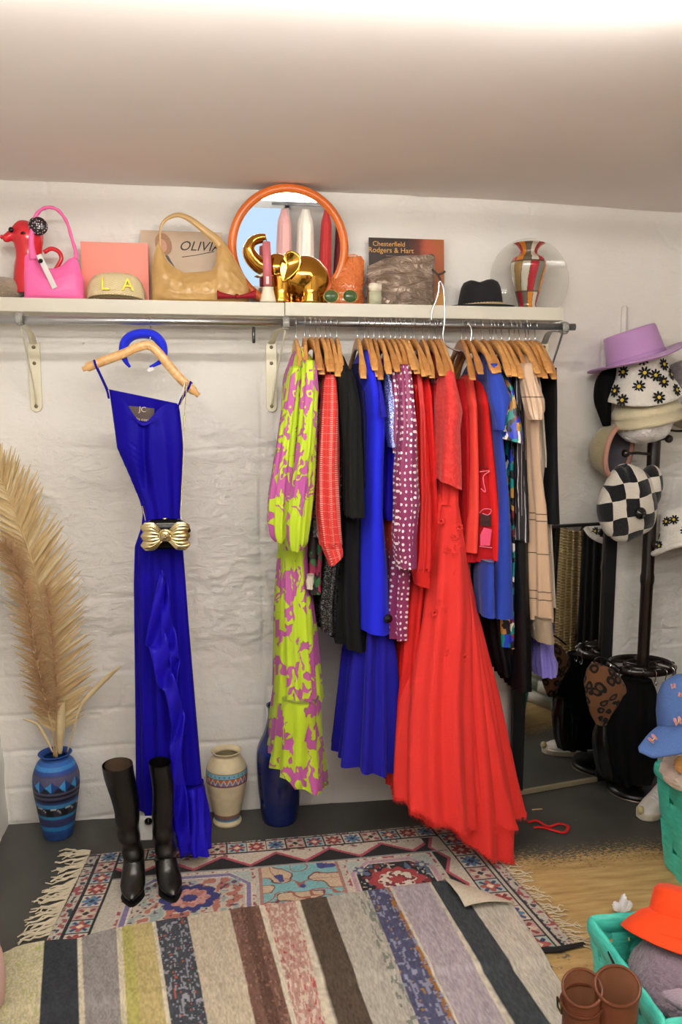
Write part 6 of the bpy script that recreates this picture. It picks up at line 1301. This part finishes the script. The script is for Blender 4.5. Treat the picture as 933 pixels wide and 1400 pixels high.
m_ = MB(); m_.sphere(cq, (42*kc, .075, 53*kc), 34, disp=lambda D: .05*np.sin(D[..., 0]*4+D[..., 2]*3)-.13*np.exp(-((D[..., 0]+.15*D[..., 2]+.05)/.10)**2)*(D[..., 1] < 0)*smoothstep(-.1, .5, D[..., 2])+.05*(fbm(D[..., 0]*3+5, D[..., 2]*3, 2, 77)-.5)); m_.build('body', M_CHK, cq_t)
c2 = W(888, 668, -.09); m_ = MB(); m_.sphere(c2, (17*kc, .06, 33*kc), 20, Matrix.Rotation(.12, 4, 'Y')); m_.build('brim', M_CHK, cq_t)
c3 = W(877, 702, -.205); m_ = MB(); m_.lathe([(0, .014), (.006, .013), (.008, .008), (.02, .004), (.025, -.004), (.022, -.012), (0, -.014)], c3, 24, Matrix.Rotation(pi/2, 4, 'X')); m_.build('security_tag', plain('glossy_black_dome', '#141416', .12), cq_t)
# second daisy hat, hanging on the other side
ch = W(938, 735, -.12); d2 = thing('daisy_hat', 'white daisy print plush hat with thick fleece rim, hanging', 'hat', ch); RR = Vector((-.12, .30, .90)).to_track_quat('Z', 'Y').to_matrix().to_4x4()
pf = [(.001, .13), (.05, .128), (.082, .112), (.092, .07), (.096, .03), (.112, .0), (.138, -.035)]
m_ = MB(); m_.lathe(pf, ch, 56, RR); m_.build('shell', M_PLW, d2)
m_ = MB(); m_.lathe([(.134, -.038), (.108, -.006), (.088, .03), (.07, .10), (.001, .115)], ch, 48, RR); m_.build('lining', plain('ivory_lining', '#d9cfc0', .9), d2)
a = np.linspace(0, 2*pi, 70); m_ = MB(); Q_ = np.stack([.138*np.cos(a), .138*np.sin(a), np.full_like(a, -.037)+.006*np.sin(3*a)], -1) @ np.array(RR.to_3x3()).T+ch; m_.tube(Q_, .012, 10, cap=False); m_.build('rim', M_PLW, d2)
Ri = np.array(RR.to_3x3()).T
for an, q, rr in [(k*.7+(.35 if k % 2 else 0), (.075, .02, -.018)[k % 3], (.092, .10, .126)[k % 3]) for k in range(18)]:
    ax_ = np.array(RR.to_3x3() @ Vector((cos(an), sin(an), .3))); daisy(dome_pt(ch, RR, rr, an, q), ax_, .021, d2, an*5)
# grey and tan fur hats at the far side of the stand
for px, py, rx, rz, hx, lab, nm in ((938, 515, .085, .07, '#8d8688', 'grey fluffy hat behind the lilac boater brim', 'grey_fur_hat'), (944, 568, .09, .06, '#a59a82', 'tan fluffy hat below the grey fluffy hat', 'tan_fur_hat')):
    c = W(px, py, -.0); m_ = MB(); m_.sphere(c, (rx, .075, rz), 26, disp=lambda D: .12*(fbm(D[..., 0]*6+8, D[..., 2]*6+D[..., 1]*4, 4, 88)-.5)); tag(m_.build(nm, FUZZ(nm+'_fur', hx, 110, 1.2)), lab, 'hat')
P = pix_spline([(905, 575, -.02), (912, 585, -.04), (922, 589, -.05), (940, 589, -.05)], -.05, 20); m_ = MB(); m_.tube(P, .005, 8); tag(m_.build('cap_strap', M_TAG), 'black curved wire arm under the tan fluffy hat', 'strap')

# ------------------------------------------------------------------ bags at the foot of the stand
VELV = plain('black_velvet', '#08080a', .95, Specular_IOR_Level=.15); M_SHB = plain('black_shiny', '#0e0e10', .25, 0, bump=(12, .4, .02))
t = NT('leopard_fur'); o_ = t.obj(); w = t.noise(o_, 9, 2).outputs[1]; q = t.n('VectorMath', operation='ADD', i={0: o_, 1: t.n('VectorMath', operation='SCALE', i={0: w, 'Scale': .06}).outputs[0]}).outputs[0]; v_ = t.voro(q, 24, 'F1', .8, '3D').outputs[0]
t.bump(t.noise(o_, 200, 2).outputs[0], .5, .004); M_LEO = t.done(t.ramp(v_, [(0, hexc('#5a3b22')), (.22, hexc('#120c09')), (.46, hexc('#6d4729'))], 'CONSTANT'), .95, 0, Sheen_Weight=.05)
m_ = cloth_mesh([(932, 858, 896), (950, 848, 904), (985, 838, 910), (1030, 834, 908), (1060, 836, 902), (1074, 846, 894)], -.13, [(932, .05), (985, .085), (1074, .06)], n=64, fold=(.06, .004, .010), seed=90); tag(m_.build('velvet_bag', VELV), 'large black velvet bag hanging from the hat stand ring', 'bag')
m_ = cloth_mesh([(985, 822, 842), (1010, 818, 850), (1050, 822, 856), (1066, 828, 850)], -.115, [(985, .03), (1020, .05), (1066, .04)], n=48, fold=(.05, .001, .004), seed=91); tag(m_.build('small_black_bag', M_SHB), 'shiny black bag beside the mirror under the leopard hat', 'bag')
lp = thing('leopard_hat', 'brown leopard print plush hat hung on the stand by the mirror', 'hat', W(830, 990, -.14)); m_ = cloth_mesh([(908, 812, 822), (918, 806, 842), (935, 804, 858), (948, 806, 863), (965, 808, 850), (980, 812, 838), (992, 819, 830)], -.15, [(908, .02), (940, .05), (992, .02)], n=64, fold=(.07, .001, .004), seed=92, p=2.0); m_.build('shell', M_LEO, lp)
m_ = MB(); m_.tube(pix_spline([(812, 908), (815, 900), (824, 899), (838, 907), (850, 916)], -.15, 16), .0035, 8); m_.build('loop', M_TAG, lp)

# ------------------------------------------------------------------ white sneaker behind the basket
M_SNK = plain('white_leather', '#d9d4cd', .5, 0, bump=(40, .1), var=(9, .05)); M_SOLEW = plain('off_white_rubber', '#cfc6b0', .7); M_GREEN = plain('green_leather', '#2f7a4a', .5)
def sneaker(toe, ang, label):
    th = thing('sneaker', label, 'shoe', (toe[0], toe[1], 0)); R = np.array(Matrix.Rotation(ang, 3, 'Z')); tf = lambda P: np.asarray(P) @ R.T+np.array((toe[0], toe[1], 0))
    sec = [(.002, .012, .030), (.015, .030, .042), (.045, .044, .056), (.09, .048, .066), (.13, .045, .080), (.17, .040, .098), (.205, .038, .105), (.24, .037, .100), (.268, .030, .095), (.280, .012, .085)]
    P = []
    for x, hw, h in sec: P.append([(x, hw*cos(q), .022+max(0, (h-.022))*max(0, sin(q))**.75) for q in np.linspace(-.0, pi, 17)])
    m_ = MB(); m_.grid(tf(np.array(P)), flip=True); m_.build('upper', M_SNK, th)
    P = [[(x, (hw+.005)*cos(q)*1.0, z) for q in np.linspace(0, pi, 17)] for x, hw, h in sec for z in (0,)]
    out = [(x, hw+.005) for x, hw, h in sec]; loop = [(-.004, 0)]+[(x, w) for x, w in out]+[(.285, 0)]+[(x, -w) for x, w in out[::-1]]; n = len(loop)
    V = [(x, y, .001) for x, y in loop]+[(x, y, .028) for x, y in loop]; m_ = MB(); m_.add(tf(np.array(V)), [tuple(range(n))[::-1], tuple(range(n, 2*n))]+[(i, (i+1) % n, n+(i+1) % n, n+i) for i in range(n)]); bevel(m_.build('sole', M_SOLEW, th, smooth=False), .004)
    for k in range(5):
        x = .085+.02*k; h = np.interp(x, [s[0] for s in sec], [s[2] for s in sec]); w = .022; m_ = MB(); m_.tube(tf(np.array([(x, -w, h-.006), (x+.006, 0, h+.003), (x+.012, w, h-.006)])), .003, 6); m_.build('lace', plain('white_ribbon', '#e9e6ea', .6), th)
    m_ = MB(); m_.sphere(tf(np.array((.277, 0, .082))), (.010, .022, .02), 10, Matrix.Rotation(ang, 4, 'Z')); m_.build('heel_tab', M_GREEN, th)
    m_ = MB(); m_.sphere(tf(np.array((.004, .012, .04))), (.014, .016, .018), 10, disp=lambda D: .25*(fbm(D[..., 0]*3+2, D[..., 2]*3, 3, 66)-.5)); m_.build('toe_ornament', plain('yellowed_plastic', '#cdbf8e', .5), th)
    return th
tq = G(879, 1122); sneaker(tq, radians(38), 'white leather sneaker standing behind the turquoise basket')

# ------------------------------------------------------------------ woven turquoise baskets
def m_straps():
    t = NT('turquoise_wood_strip'); o = t.obj((8, 8, 40)); n = t.noise(o, 3, 5, .6).outputs[0]; t.bump(n, .05, .002); return t.done(t.ramp(n, [(.3, hexc('#35b5a3')), (.7, hexc('#58d6c1'))]), .42)
M_TEAL = m_straps()
def basket(x0, x1, y0, y1, h, flare, label, ns=6, nb=5):
    th = thing('woven_basket', label, 'basket', ((x0+x1)/2, (y0+y1)/2, 0))
    def wpt(side, s, v, d):
        """side 0..3, s along 0..1, v height 0..1, d outward"""
        f = flare*v; a0, a1, b0, b1 = x0-f, x1+f, y0-f, y1+f
        if side == 0: return (a0-d, lerp(b1, b0, s), h*v)
        if side == 1: return (lerp(a0, a1, s), b0-d, h*v)
        if side == 2: return (a1+d, lerp(b0, b1, s), h*v)
        return (lerp(a1, a0, s), b1+d, h*v)
    for sd in range(4):
        for j in range(nb):                                     # horizontal strips, woven over and under
            v0, v1 = (j+.09)/nb, (j+.91)/nb; P = []
            ss = np.linspace(0, 1, 10*ns+1)
            for v in (v0, v1): P.append([wpt(sd, s, v, .005*sin(2*pi*(s*ns/2)+pi*j)) for s in ss])
            m_ = MB(); m_.grid(np.array(P)); o = m_.build('strip', M_TEAL, th, smooth=False); solid(o, .0025)
        for i in range(ns):                                     # upright strips
            s0, s1 = (i+.08)/ns, (i+.92)/ns; P = []
            for v in np.linspace(0, .98, 5*nb+1): P.append([wpt(sd, s, v, -.005*sin(2*pi*((s0+s1)/2*ns/2)+pi*v*nb)*1.0) for s in (s0, s1)])
            m_ = MB(); m_.grid(np.array(P)); o = m_.build('strip', M_TEAL, th, smooth=False); solid(o, .0025)
        P = []
        for s in np.linspace(0, 1, 40):                         # rim, wrapped
            c = np.array(wpt(sd, s, 1.0, 0)); nrm = np.array(((-1, 0), (0, -1), (1, 0), (0, 1))[sd]); sc = 1+.16*abs(sin(s*pi*ns))**.4
            P.append([(c[0]+nrm[0]*.010*sc*cos(q), c[1]+nrm[1]*.010*sc*cos(q), c[2]-.012+.026*sc*sin(q)) for q in np.linspace(0, 2*pi, 13)])
        m_ = MB(); m_.grid(np.array(P), cap=True); m_.build('rim', M_TEAL, th)
    m_ = MB(); m_.box(((x0+x1)/2, (y0+y1)/2, .006), (x1-x0, y1-y0, .008)); m_.build('bottom', M_TEAL, th, smooth=False)
    return th
hB1 = WZ(888, 1056, -.66)
basket(1.598, 1.87, -.96, -.637, hB1, .035, 'tall turquoise woven basket holding the denim cap', 4, 4)
# white fleece and orange plush in it, denim cap on top
yB = -.74; m_ = MB(); c = W(935, 1040, yB); m_.sphere((c[0]+.05, yB-.05, c[2]-.02), (.15, .13, .075), 30, disp=lambda D: .16*(fbm(D[..., 0]*5+3, D[..., 2]*5+D[..., 1]*5, 4, 71)-.5)); tag(m_.build('fleece_hat', FUZZ('cream_fleece', '#ded2c4', 80, 1.2)), 'cream fleece hat bulging from the tall turquoise basket', 'hat')
m_ = MB(); c = W(935, 1046, yB-.13); m_.sphere(c, (.03, .03, .03), 18, disp=lambda D: .25*(fbm(D[..., 0]*4+1, D[..., 2]*4+D[..., 1]*4, 3, 72)-.5)); tag(m_.build('plush_toy', FUZZ('orange_plush', '#d39a4e', 120, 1.0)), 'orange plush scrap beside the cream fleece hat', 'plush')
yD = -.80; dc = thing('denim_cap', 'blue denim baseball cap with pink butterfly patches', 'cap', W(935, 1000, yD)); t = NT('denim'); n_ = t.noise(t.obj((300, 300, 500)), 1, 3).outputs[0]; t.bump(n_, .4, .002); M_DEN = t.done(t.mix(n_, hexc('#34548f'), hexc('#5f82be')), .85)
kD = 1/ppm(935, 980, yD); c = W(940, 992, yD); RD = Matrix.Rotation(radians(-6), 4, 'Y'); m_ = MB(); m_.lathe([(39*kD, 0), (39.5*kD, 20*kD), (37*kD, 42*kD), (30*kD, 58*kD), (18*kD, 68*kD), (.001, 72*kD)], c, 48, RD); m_.build('crown', M_DEN, dc)
P = []
for k in np.linspace(0, 1, 12):
    row = []
    for v in np.linspace(0, 1, 20):
        a0 = W(902+v*42, 992+1.5*sin(pi*v), yD-.0-.10*sin(pi*v*.5)*1.0); a1 = W(np.interp(v, [0, .1, .4, 1], [873, 874, 893, 960]), np.interp(v, [0, .1, .4, 1], [1022, 1028, 1037, 1026]), yD-.05-.12*v); row.append(lerp(a0, a1, k)+np.array((0, 0, .008*sin(pi*k))))
    P.append(row)
m_ = MB(); m_.grid(np.array(P)); o = m_.build('visor', M_DEN, dc); solid(o, .006)
M_BF = plain('pink_embroidery', '#c98a8e', .8); M_BF2 = plain('yellow_embroidery', '#d8b85a', .8)
def butterfly(px, py, y, s, rot, parent):
    c = W(px, py, y); m_ = MB()
    for sx in (-1, 1):
        for cy, r in ((.35, .55), (-.4, .42)):
            q0 = np.array([((sx*.5+.5*r*1.2*cos(q))*s, (cy+r*sin(q))*s) for q in np.linspace(0, 2*pi, 13)[:-1]]); q0 = q0 @ np.array(((cos(rot), sin(rot)), (-sin(rot), cos(rot)))); pts = [(c[0]+a, c[1]-.002, c[2]+b) for a, b in q0]; bs = [(a, b+.004, d) for a, b, d in pts]; m_.add(pts+bs, [tuple(range(12))]+[(i, 12+i, 12+(i+1) % 12, (i+1) % 12) for i in range(12)])
    o = m_.build('butterfly_patch', M_BF, parent, smooth=False); b_ = MB(); b_.tube([(c[0]-.5*s*sin(rot), c[1]-.004, c[2]-.5*s*cos(rot)), (c[0], c[1]-.005, c[2]), (c[0]+.5*s*sin(rot), c[1]-.004, c[2]+.5*s*cos(rot))], s*.12, 6); b_.build('butterfly_body', M_BF2, o)
butterfly(927, 986, yD-.104, .016, .3, dc); butterfly(893, 1010, yD-.085, .016, .8, dc); butterfly(921, 938, yD-.075, .010, .2, dc); butterfly(931, 950, yD-.09, .009, -.2, dc)

hB2 = .245
basket(1.03, 1.385, -1.655, -1.295, hB2, .022, 'low turquoise woven basket holding orange and mauve hats', 7, 4)
M_MAU = FUZZ('mauve_fleece', '#84717f', 70, 1.3); M_MAU2 = FUZZ('pale_mauve_felt', '#a48f9e', 200, .5)
yM = -1.47; c = G(905, 1300, .25); mh = thing('fleece_bucket_hat', 'curly mauve fleece bucket hat lying in the low basket', 'hat', c)
m_ = MB(); m_.lathe([(.001, .075), (.06, .073), (.09, .062), (.115, .03), (.140, -.005), (.150, -.03), (.140, -.045), (.11, -.03)], (1.190, -1.470, .225), 72, Matrix.Rotation(radians(-8), 4, 'Y') @ Matrix.Rotation(radians(6), 4, 'X'), wob=lambda r, z, a: (r*(1+.02*np.sin(6*a)+.012*np.sin(17*a+z*200)), z)); m_.build('shell', M_MAU, mh)
m_ = MB(); m_.sphere((1.22, -1.52, .21), (.14, .11, .05), 24, disp=lambda D: .06*(fbm(D[..., 0]*4, D[..., 2]*4, 3, 73)-.5)); tag(m_.build('felt_hat', M_MAU2), 'pale mauve felt hat at the front of the low basket', 'hat')
M_ORG = cloth_mat('orange_cotton', '#ef4a1e', .8, 700, .2); oh = thing('orange_bucket_hat', 'bright orange cotton bucket hat on the mauve fleece hat', 'hat', (1.225, -1.40, .25)); ROr = Matrix.Rotation(radians(9), 4, 'Y') @ Matrix.Rotation(radians(-20), 4, 'X'); co = np.array((1.235, -1.385, .305))
m_ = MB(); m_.lathe([(.001, .078), (.05, .077), (.080, .074), (.088, .066), (.095, .036), (.100, .012)], co, 64, ROr, wob=lambda r, z, a: (r, z-.010*np.exp(-((r*np.cos(a)-.02)/.02)**2)*(z > .07))); m_.build('crown', M_ORG, oh)
m_ = MB(); m_.lathe([(.098, .013), (.12, -.004), (.15, -.028), (.172, -.05), (.171, -.053), (.148, -.033), (.118, -.009), (.096, .008)], co, 72, ROr, wob=lambda r, z, a: (r*(1+.02*np.cos(2*a)), z+.012*np.cos(2*a+.4)*(r > .11))); m_.build('brim', M_ORG, oh)
m_ = MB(); m_.lathe([(.145, -.034), (.12, -.012), (.09, .01)], co-np.array((0, 0, .004)), 60, ROr); m_.build('lining', plain('black_lining', '#1a1416', .9), oh)
a = np.linspace(0, 2*pi, 80)
for rr, z in ((.099, .014), (.150, -.026)):
    m_ = MB(); Q_ = np.stack([rr*np.cos(a), rr*np.sin(a), np.full_like(a, z)], -1) @ np.array(ROr.to_3x3()).T+co; m_.tube(Q_, .0012, 5, cap=False); m_.build('stitching', M_ORG, oh)

# ------------------------------------------------------------------ brown leather boots
M_BRL = plain('brown_leather', '#6b3a24', .42, 0, bump=(22, .25, .008), var=(9, .2)); M_BRI = plain('brown_lining', '#8a5a3c', .75, var=(20, .15))
def brown_boot(px, py, rx, ry, label, strapped=False):
    zt = .345; c = G(px, py, zt); k = 1/(FPX/float((c-CAM) @ _f)); rw = rx*k; rd = rw*.60
    th = thing('brown_boot', label, 'boot', (c[0], c[1], 0)); secs = []
    for v in np.linspace(0, 1, 16):
        z = lerp(zt, .09, v); secs.append(((c[0], c[1]-.0*v, z), np.array((lerp(rw, .04, v), 0, 0)), np.array((0, lerp(rd, .052, v), lerp(.028, 0, min(1, v*3))))))
    for d, z, a_, b_ in ((-.02, .07, .042, .06), (-.06, .055, .043, .05), (-.11, .042, .045, .036), (-.15, .036, .038, .026), (-.175, .03, .02, .014), (-.182, .03, .004, .004)): secs.append(((c[0], c[1]+d, z), np.array((a_, 0, 0)), np.array((0, b_*.5, b_))))
    o = loft_ellipses(secs).build('upper', M_BRL, th)
    loft_ellipses([(np.array((c[0], c[1], lerp(zt, .14, v))), np.array((lerp(rw, .04, v)*.93, 0, 0)), np.array((0, lerp(rd, .052, v)*.93, lerp(.028, 0, min(1, v*3))))) for v in np.linspace(0, 1, 8)]+[(np.array((c[0], c[1], .139)), np.array((.001, 0, 0)), np.array((0, .001, 0)))]).build('lining', M_BRI, th)
    a = np.linspace(0, 2*pi, 60); m_ = MB(); m_.tube(np.stack([c[0]+rw*.985*np.cos(a), c[1]+rd*.985*np.sin(a), zt+.028*np.sin(a)], -1), .004, 8, cap=False); m_.build('top_edge', M_BRL, th)
    m_ = MB(); loft_ellipses([((c[0], c[1]-.06, .03), np.array((.046, 0, 0)), np.array((0, .12, 0))), ((c[0], c[1]-.06, .002), np.array((.045, 0, 0)), np.array((0, .12, 0))), ((c[0], c[1]-.06, .002), np.array((.001, 0, 0)), np.array((0, .001, 0)))], mb=m_); m_.build('sole', M_SOLE, th)
    if strapped:
        z = zt-.035; m_ = MB(); m_.tube(np.stack([c[0]+(rw+.003)*np.cos(a), c[1]+(rd+.003)*np.sin(a), z+.02*np.sin(a)], -1), .007, 8, flat=(1.2, .45), cap=False); m_.build('strap', M_BRL, th)
        m_ = MB(); m_.tube([(c[0]-rw-.008, c[1]-.015, z-.012), (c[0]-rw-.010, c[1]-.015, z+.010), (c[0]-rw-.010, c[1]+.008, z+.012), (c[0]-rw-.008, c[1]+.008, z-.012), (c[0]-rw-.008, c[1]-.015, z-.012)], .0025, 6); m_.build('buckle', plain('antique_brass', '#5a4a30', .4, .9), th)
brown_boot(797, 1351, 28, 18, 'brown leather boot with strap and buckle, beside striped rug', True); brown_boot(845, 1348, 32, 24, 'brown leather boot without strap, against the low basket')
m_ = MB(); m_.tube([W(832, 1302, -1.42), W(843, 1325, -1.50), W(858, 1350, -1.60), W(857, 1370, -1.63)], [.003, .005, .006, .006], 8, flat=(1.2, .6)); tag(m_.build('chin_strap', plain('black_ribbon', '#151514', .7)), 'black strap trailing from the mauve hat into a brown boot', 'strap')
# crumpled clear plastic on the floor
t = NT('crumpled_clear_plastic'); nz = t.noise(t.obj(), 50, 4).outputs[0]; t.bump(nz, .8, .01); M_PLA = t.done((.95, .96, .99), .15, 0, Transmission_Weight=.2, IOR=1.3)
cpl = G(853, 1252); m_ = MB()
for dx, dz, rx, rz, ro in ((0, .03, .013, .034, .2), (-.018, .022, .016, .02, -.6), (.016, .02, .014, .022, .7), (.0, .015, .024, .015, 0)):
    m_.sphere((cpl[0]+dx, cpl[1]+.01, dz+.004), (rx, .014, rz), 14, Matrix.Rotation(ro, 4, 'Y'), disp=lambda D: .5*(fbm(D[..., 0]*4+dx*90, D[..., 2]*5+D[..., 1]*3, 3, 74)-.5))
tag(m_.build('plastic_wrap', M_PLA), 'crumpled clear plastic scrap on worn floor behind the low basket', 'plastic scrap')
# splinter on the floor near the mirror
m_ = MB(); m_.tube([G(728, 1107, .003), G(742, 1106, .004)], .0025, 5); tag(m_.build('wood_splinter', M_WOOD2), 'small pale wood splinter on the dark floor by the gown', 'splinter')

# ------------------------------------------------------------------ what the mirrors see
def wcloth(name, label, x, y, zt, zb, wt, wb, ht, hb, mat, seed, ang=0.0, fold=(.06, .004, .014)):
    rs = np.random.RandomState(seed); ph = rs.rand(4)*6.28; P = []; UV = []
    for k in np.linspace(0, 1, 34):
        z = lerp(zt, zb, k); sh = smoothstep(0, .09, k); hx = lerp(wt, wb, k)*(.45+.55*sh); hy = lerp(ht, hb, k)*(.3+.7*sh); X, Y, s = super_ring(hx, hy, 72, 2.4); nx = np.gradient(X); ny = np.gradient(Y); l = np.hypot(nx, ny)+1e-9
        d = lerp(fold[1], fold[2], k)*np.sin(2*pi*round(s[-1]/fold[0])*s/s[-1]+ph[0]+sin(k*3+ph[1])) if k > 0 else 0
        d = lerp(fold[1], fold[2], k)*np.sin(2*pi*12*s/s[-1]+ph[0]+sin(k*3+ph[1])); X = X+d*ny/l; Y = Y-d*nx/l; P.append(np.stack([x+X*cos(ang)-Y*sin(ang), y+X*sin(ang)+Y*cos(ang), np.full_like(X, z)], -1)); UV.append(np.stack([s, np.full_like(s, z)], -1))
    m_ = MB(); m_.grid(np.array(P), np.array(UV)); return tag(m_.build(name, mat), label, 'garment')
t = NT('beige_rib_knit'); x, y, z = t.sep(t.uv()); wv = t.math('SINE', t.math('MULTIPLY', y, 420.0)); t.bump(wv, .8, .006); M_RIB = t.done(t.mix(t.math('MULTIPLY', t.math('ADD', wv, 1.0), .5), hexc('#a8935f'), hexc('#cdbb8c')), .9)
# garments on hooks along the right wall
for k, (nm, lab, y, zt, zb, wt, wb, ht, hb, mat, sd) in enumerate((
        ('long_black_coat', 'long black coat hung on the right wall nearest the hat stand', -.30, 1.45, .20, .05, .06, .10, .13, BLACK, 102), ('knit_cardigan', 'beige ribbed knit cardigan hung on the right wall', -.475, 1.45, .42, .045, .05, .07, .085, M_RIB, 101),
        ('shaggy_jacket', 'shaggy black jacket hung on the right wall beside the cardigan', -.64, 1.50, .55, .05, .05, .07, .08, FUZZ('black_shag', '#121213', 60, 1.2), 103), ('white_tunic', 'cream tunic hung on the right wall', -.82, 1.5, .5, .05, .05, .08, .09, CREAM, 105))):
    wcloth(nm, lab, XR-.10, y, zt, zb, wt, wb, ht, hb, mat, sd)
    m_ = MB(); m_.tube(spline([(XR+.01, y, zt+.03), (XR-.05, y, zt+.025), (XR-.10, y, zt-.01), (XR-.115, y, zt+.015)], 14), .005, 8); tag(m_.build('coat_hook', M_CHR), 'chrome hook holding the '+nm.replace('_', ' ')+' on the wall', 'hook')
# rear of the room: window, rail of pale and red gowns (the round mirror shows them)
t = NT('daylight_pane'); em = t.n('Emission', i={'Color': (.62, .80, 1, 1), 'Strength': .55}); t.t.links.new(em.outputs[0], t.t.nodes['Material Output'].inputs[0])
wn = thing('window_1', None, None, (.1, YB+.03, 1.45)); wn['kind'] = 'structure'
m_ = MB(); m_.box((.1, YB+.025, 1.85), (1.15, .02, .8)); m_.build('pane', t.m, wn, smooth=False)
for x in (-.5, .1, .7): m_ = MB(); m_.box((x, YB+.04, 1.85), (.05, .04, .9), bev=.003); m_.build('window_frame', M_WHITEMETAL, wn, smooth=False)
for z in (1.43, 2.27): m_ = MB(); m_.box((.1, YB+.04, z), (1.25, .04, .06), bev=.003); m_.build('window_frame', M_WHITEMETAL, wn, smooth=False)
m_ = MB(); m_.tube([(.5, -5.2, 2.3), (1.3, -5.2, 2.3), (2.05, -5.2, 2.3)], .013, 10); tag(m_.build('rear_rail', M_DULL), 'steel hanging rail at the rear of the room', 'rail')
for k, (x, hx, nm, lab, w) in enumerate(((.62, '#d9a5a0', 'blush_gown', 'long blush pink gown on the rear rail', .10), (.82, '#e5dfd2', 'ivory_gown', 'long ivory gown on the rear rail', .12), (1.02, '#c03a3a', 'red_gown', 'long red gown on the rear rail', .07), (1.16, '#7d2a30', 'wine_gown', 'long wine red gown on the rear rail', .06), (1.30, '#3b3f52', 'slate_gown', 'long slate grey gown on the rear rail', .06), (1.45, '#b05a50', 'rust_gown', 'long rust coloured gown on the rear rail', .06))):
    wcloth(nm, lab, x, -5.2, 2.26, .75, w*.55, w, .16, .2, cloth_mat(nm+'_cloth', hx, .75), 110+k)
m_ = MB(); m_.box((0, YB+.28, .45), (1.3, .45, .9), bev=.01); tag(m_.build('shop_counter', plain('grey_counter', '#8b8b90', .6)), 'plain grey counter under the rear window', 'counter')
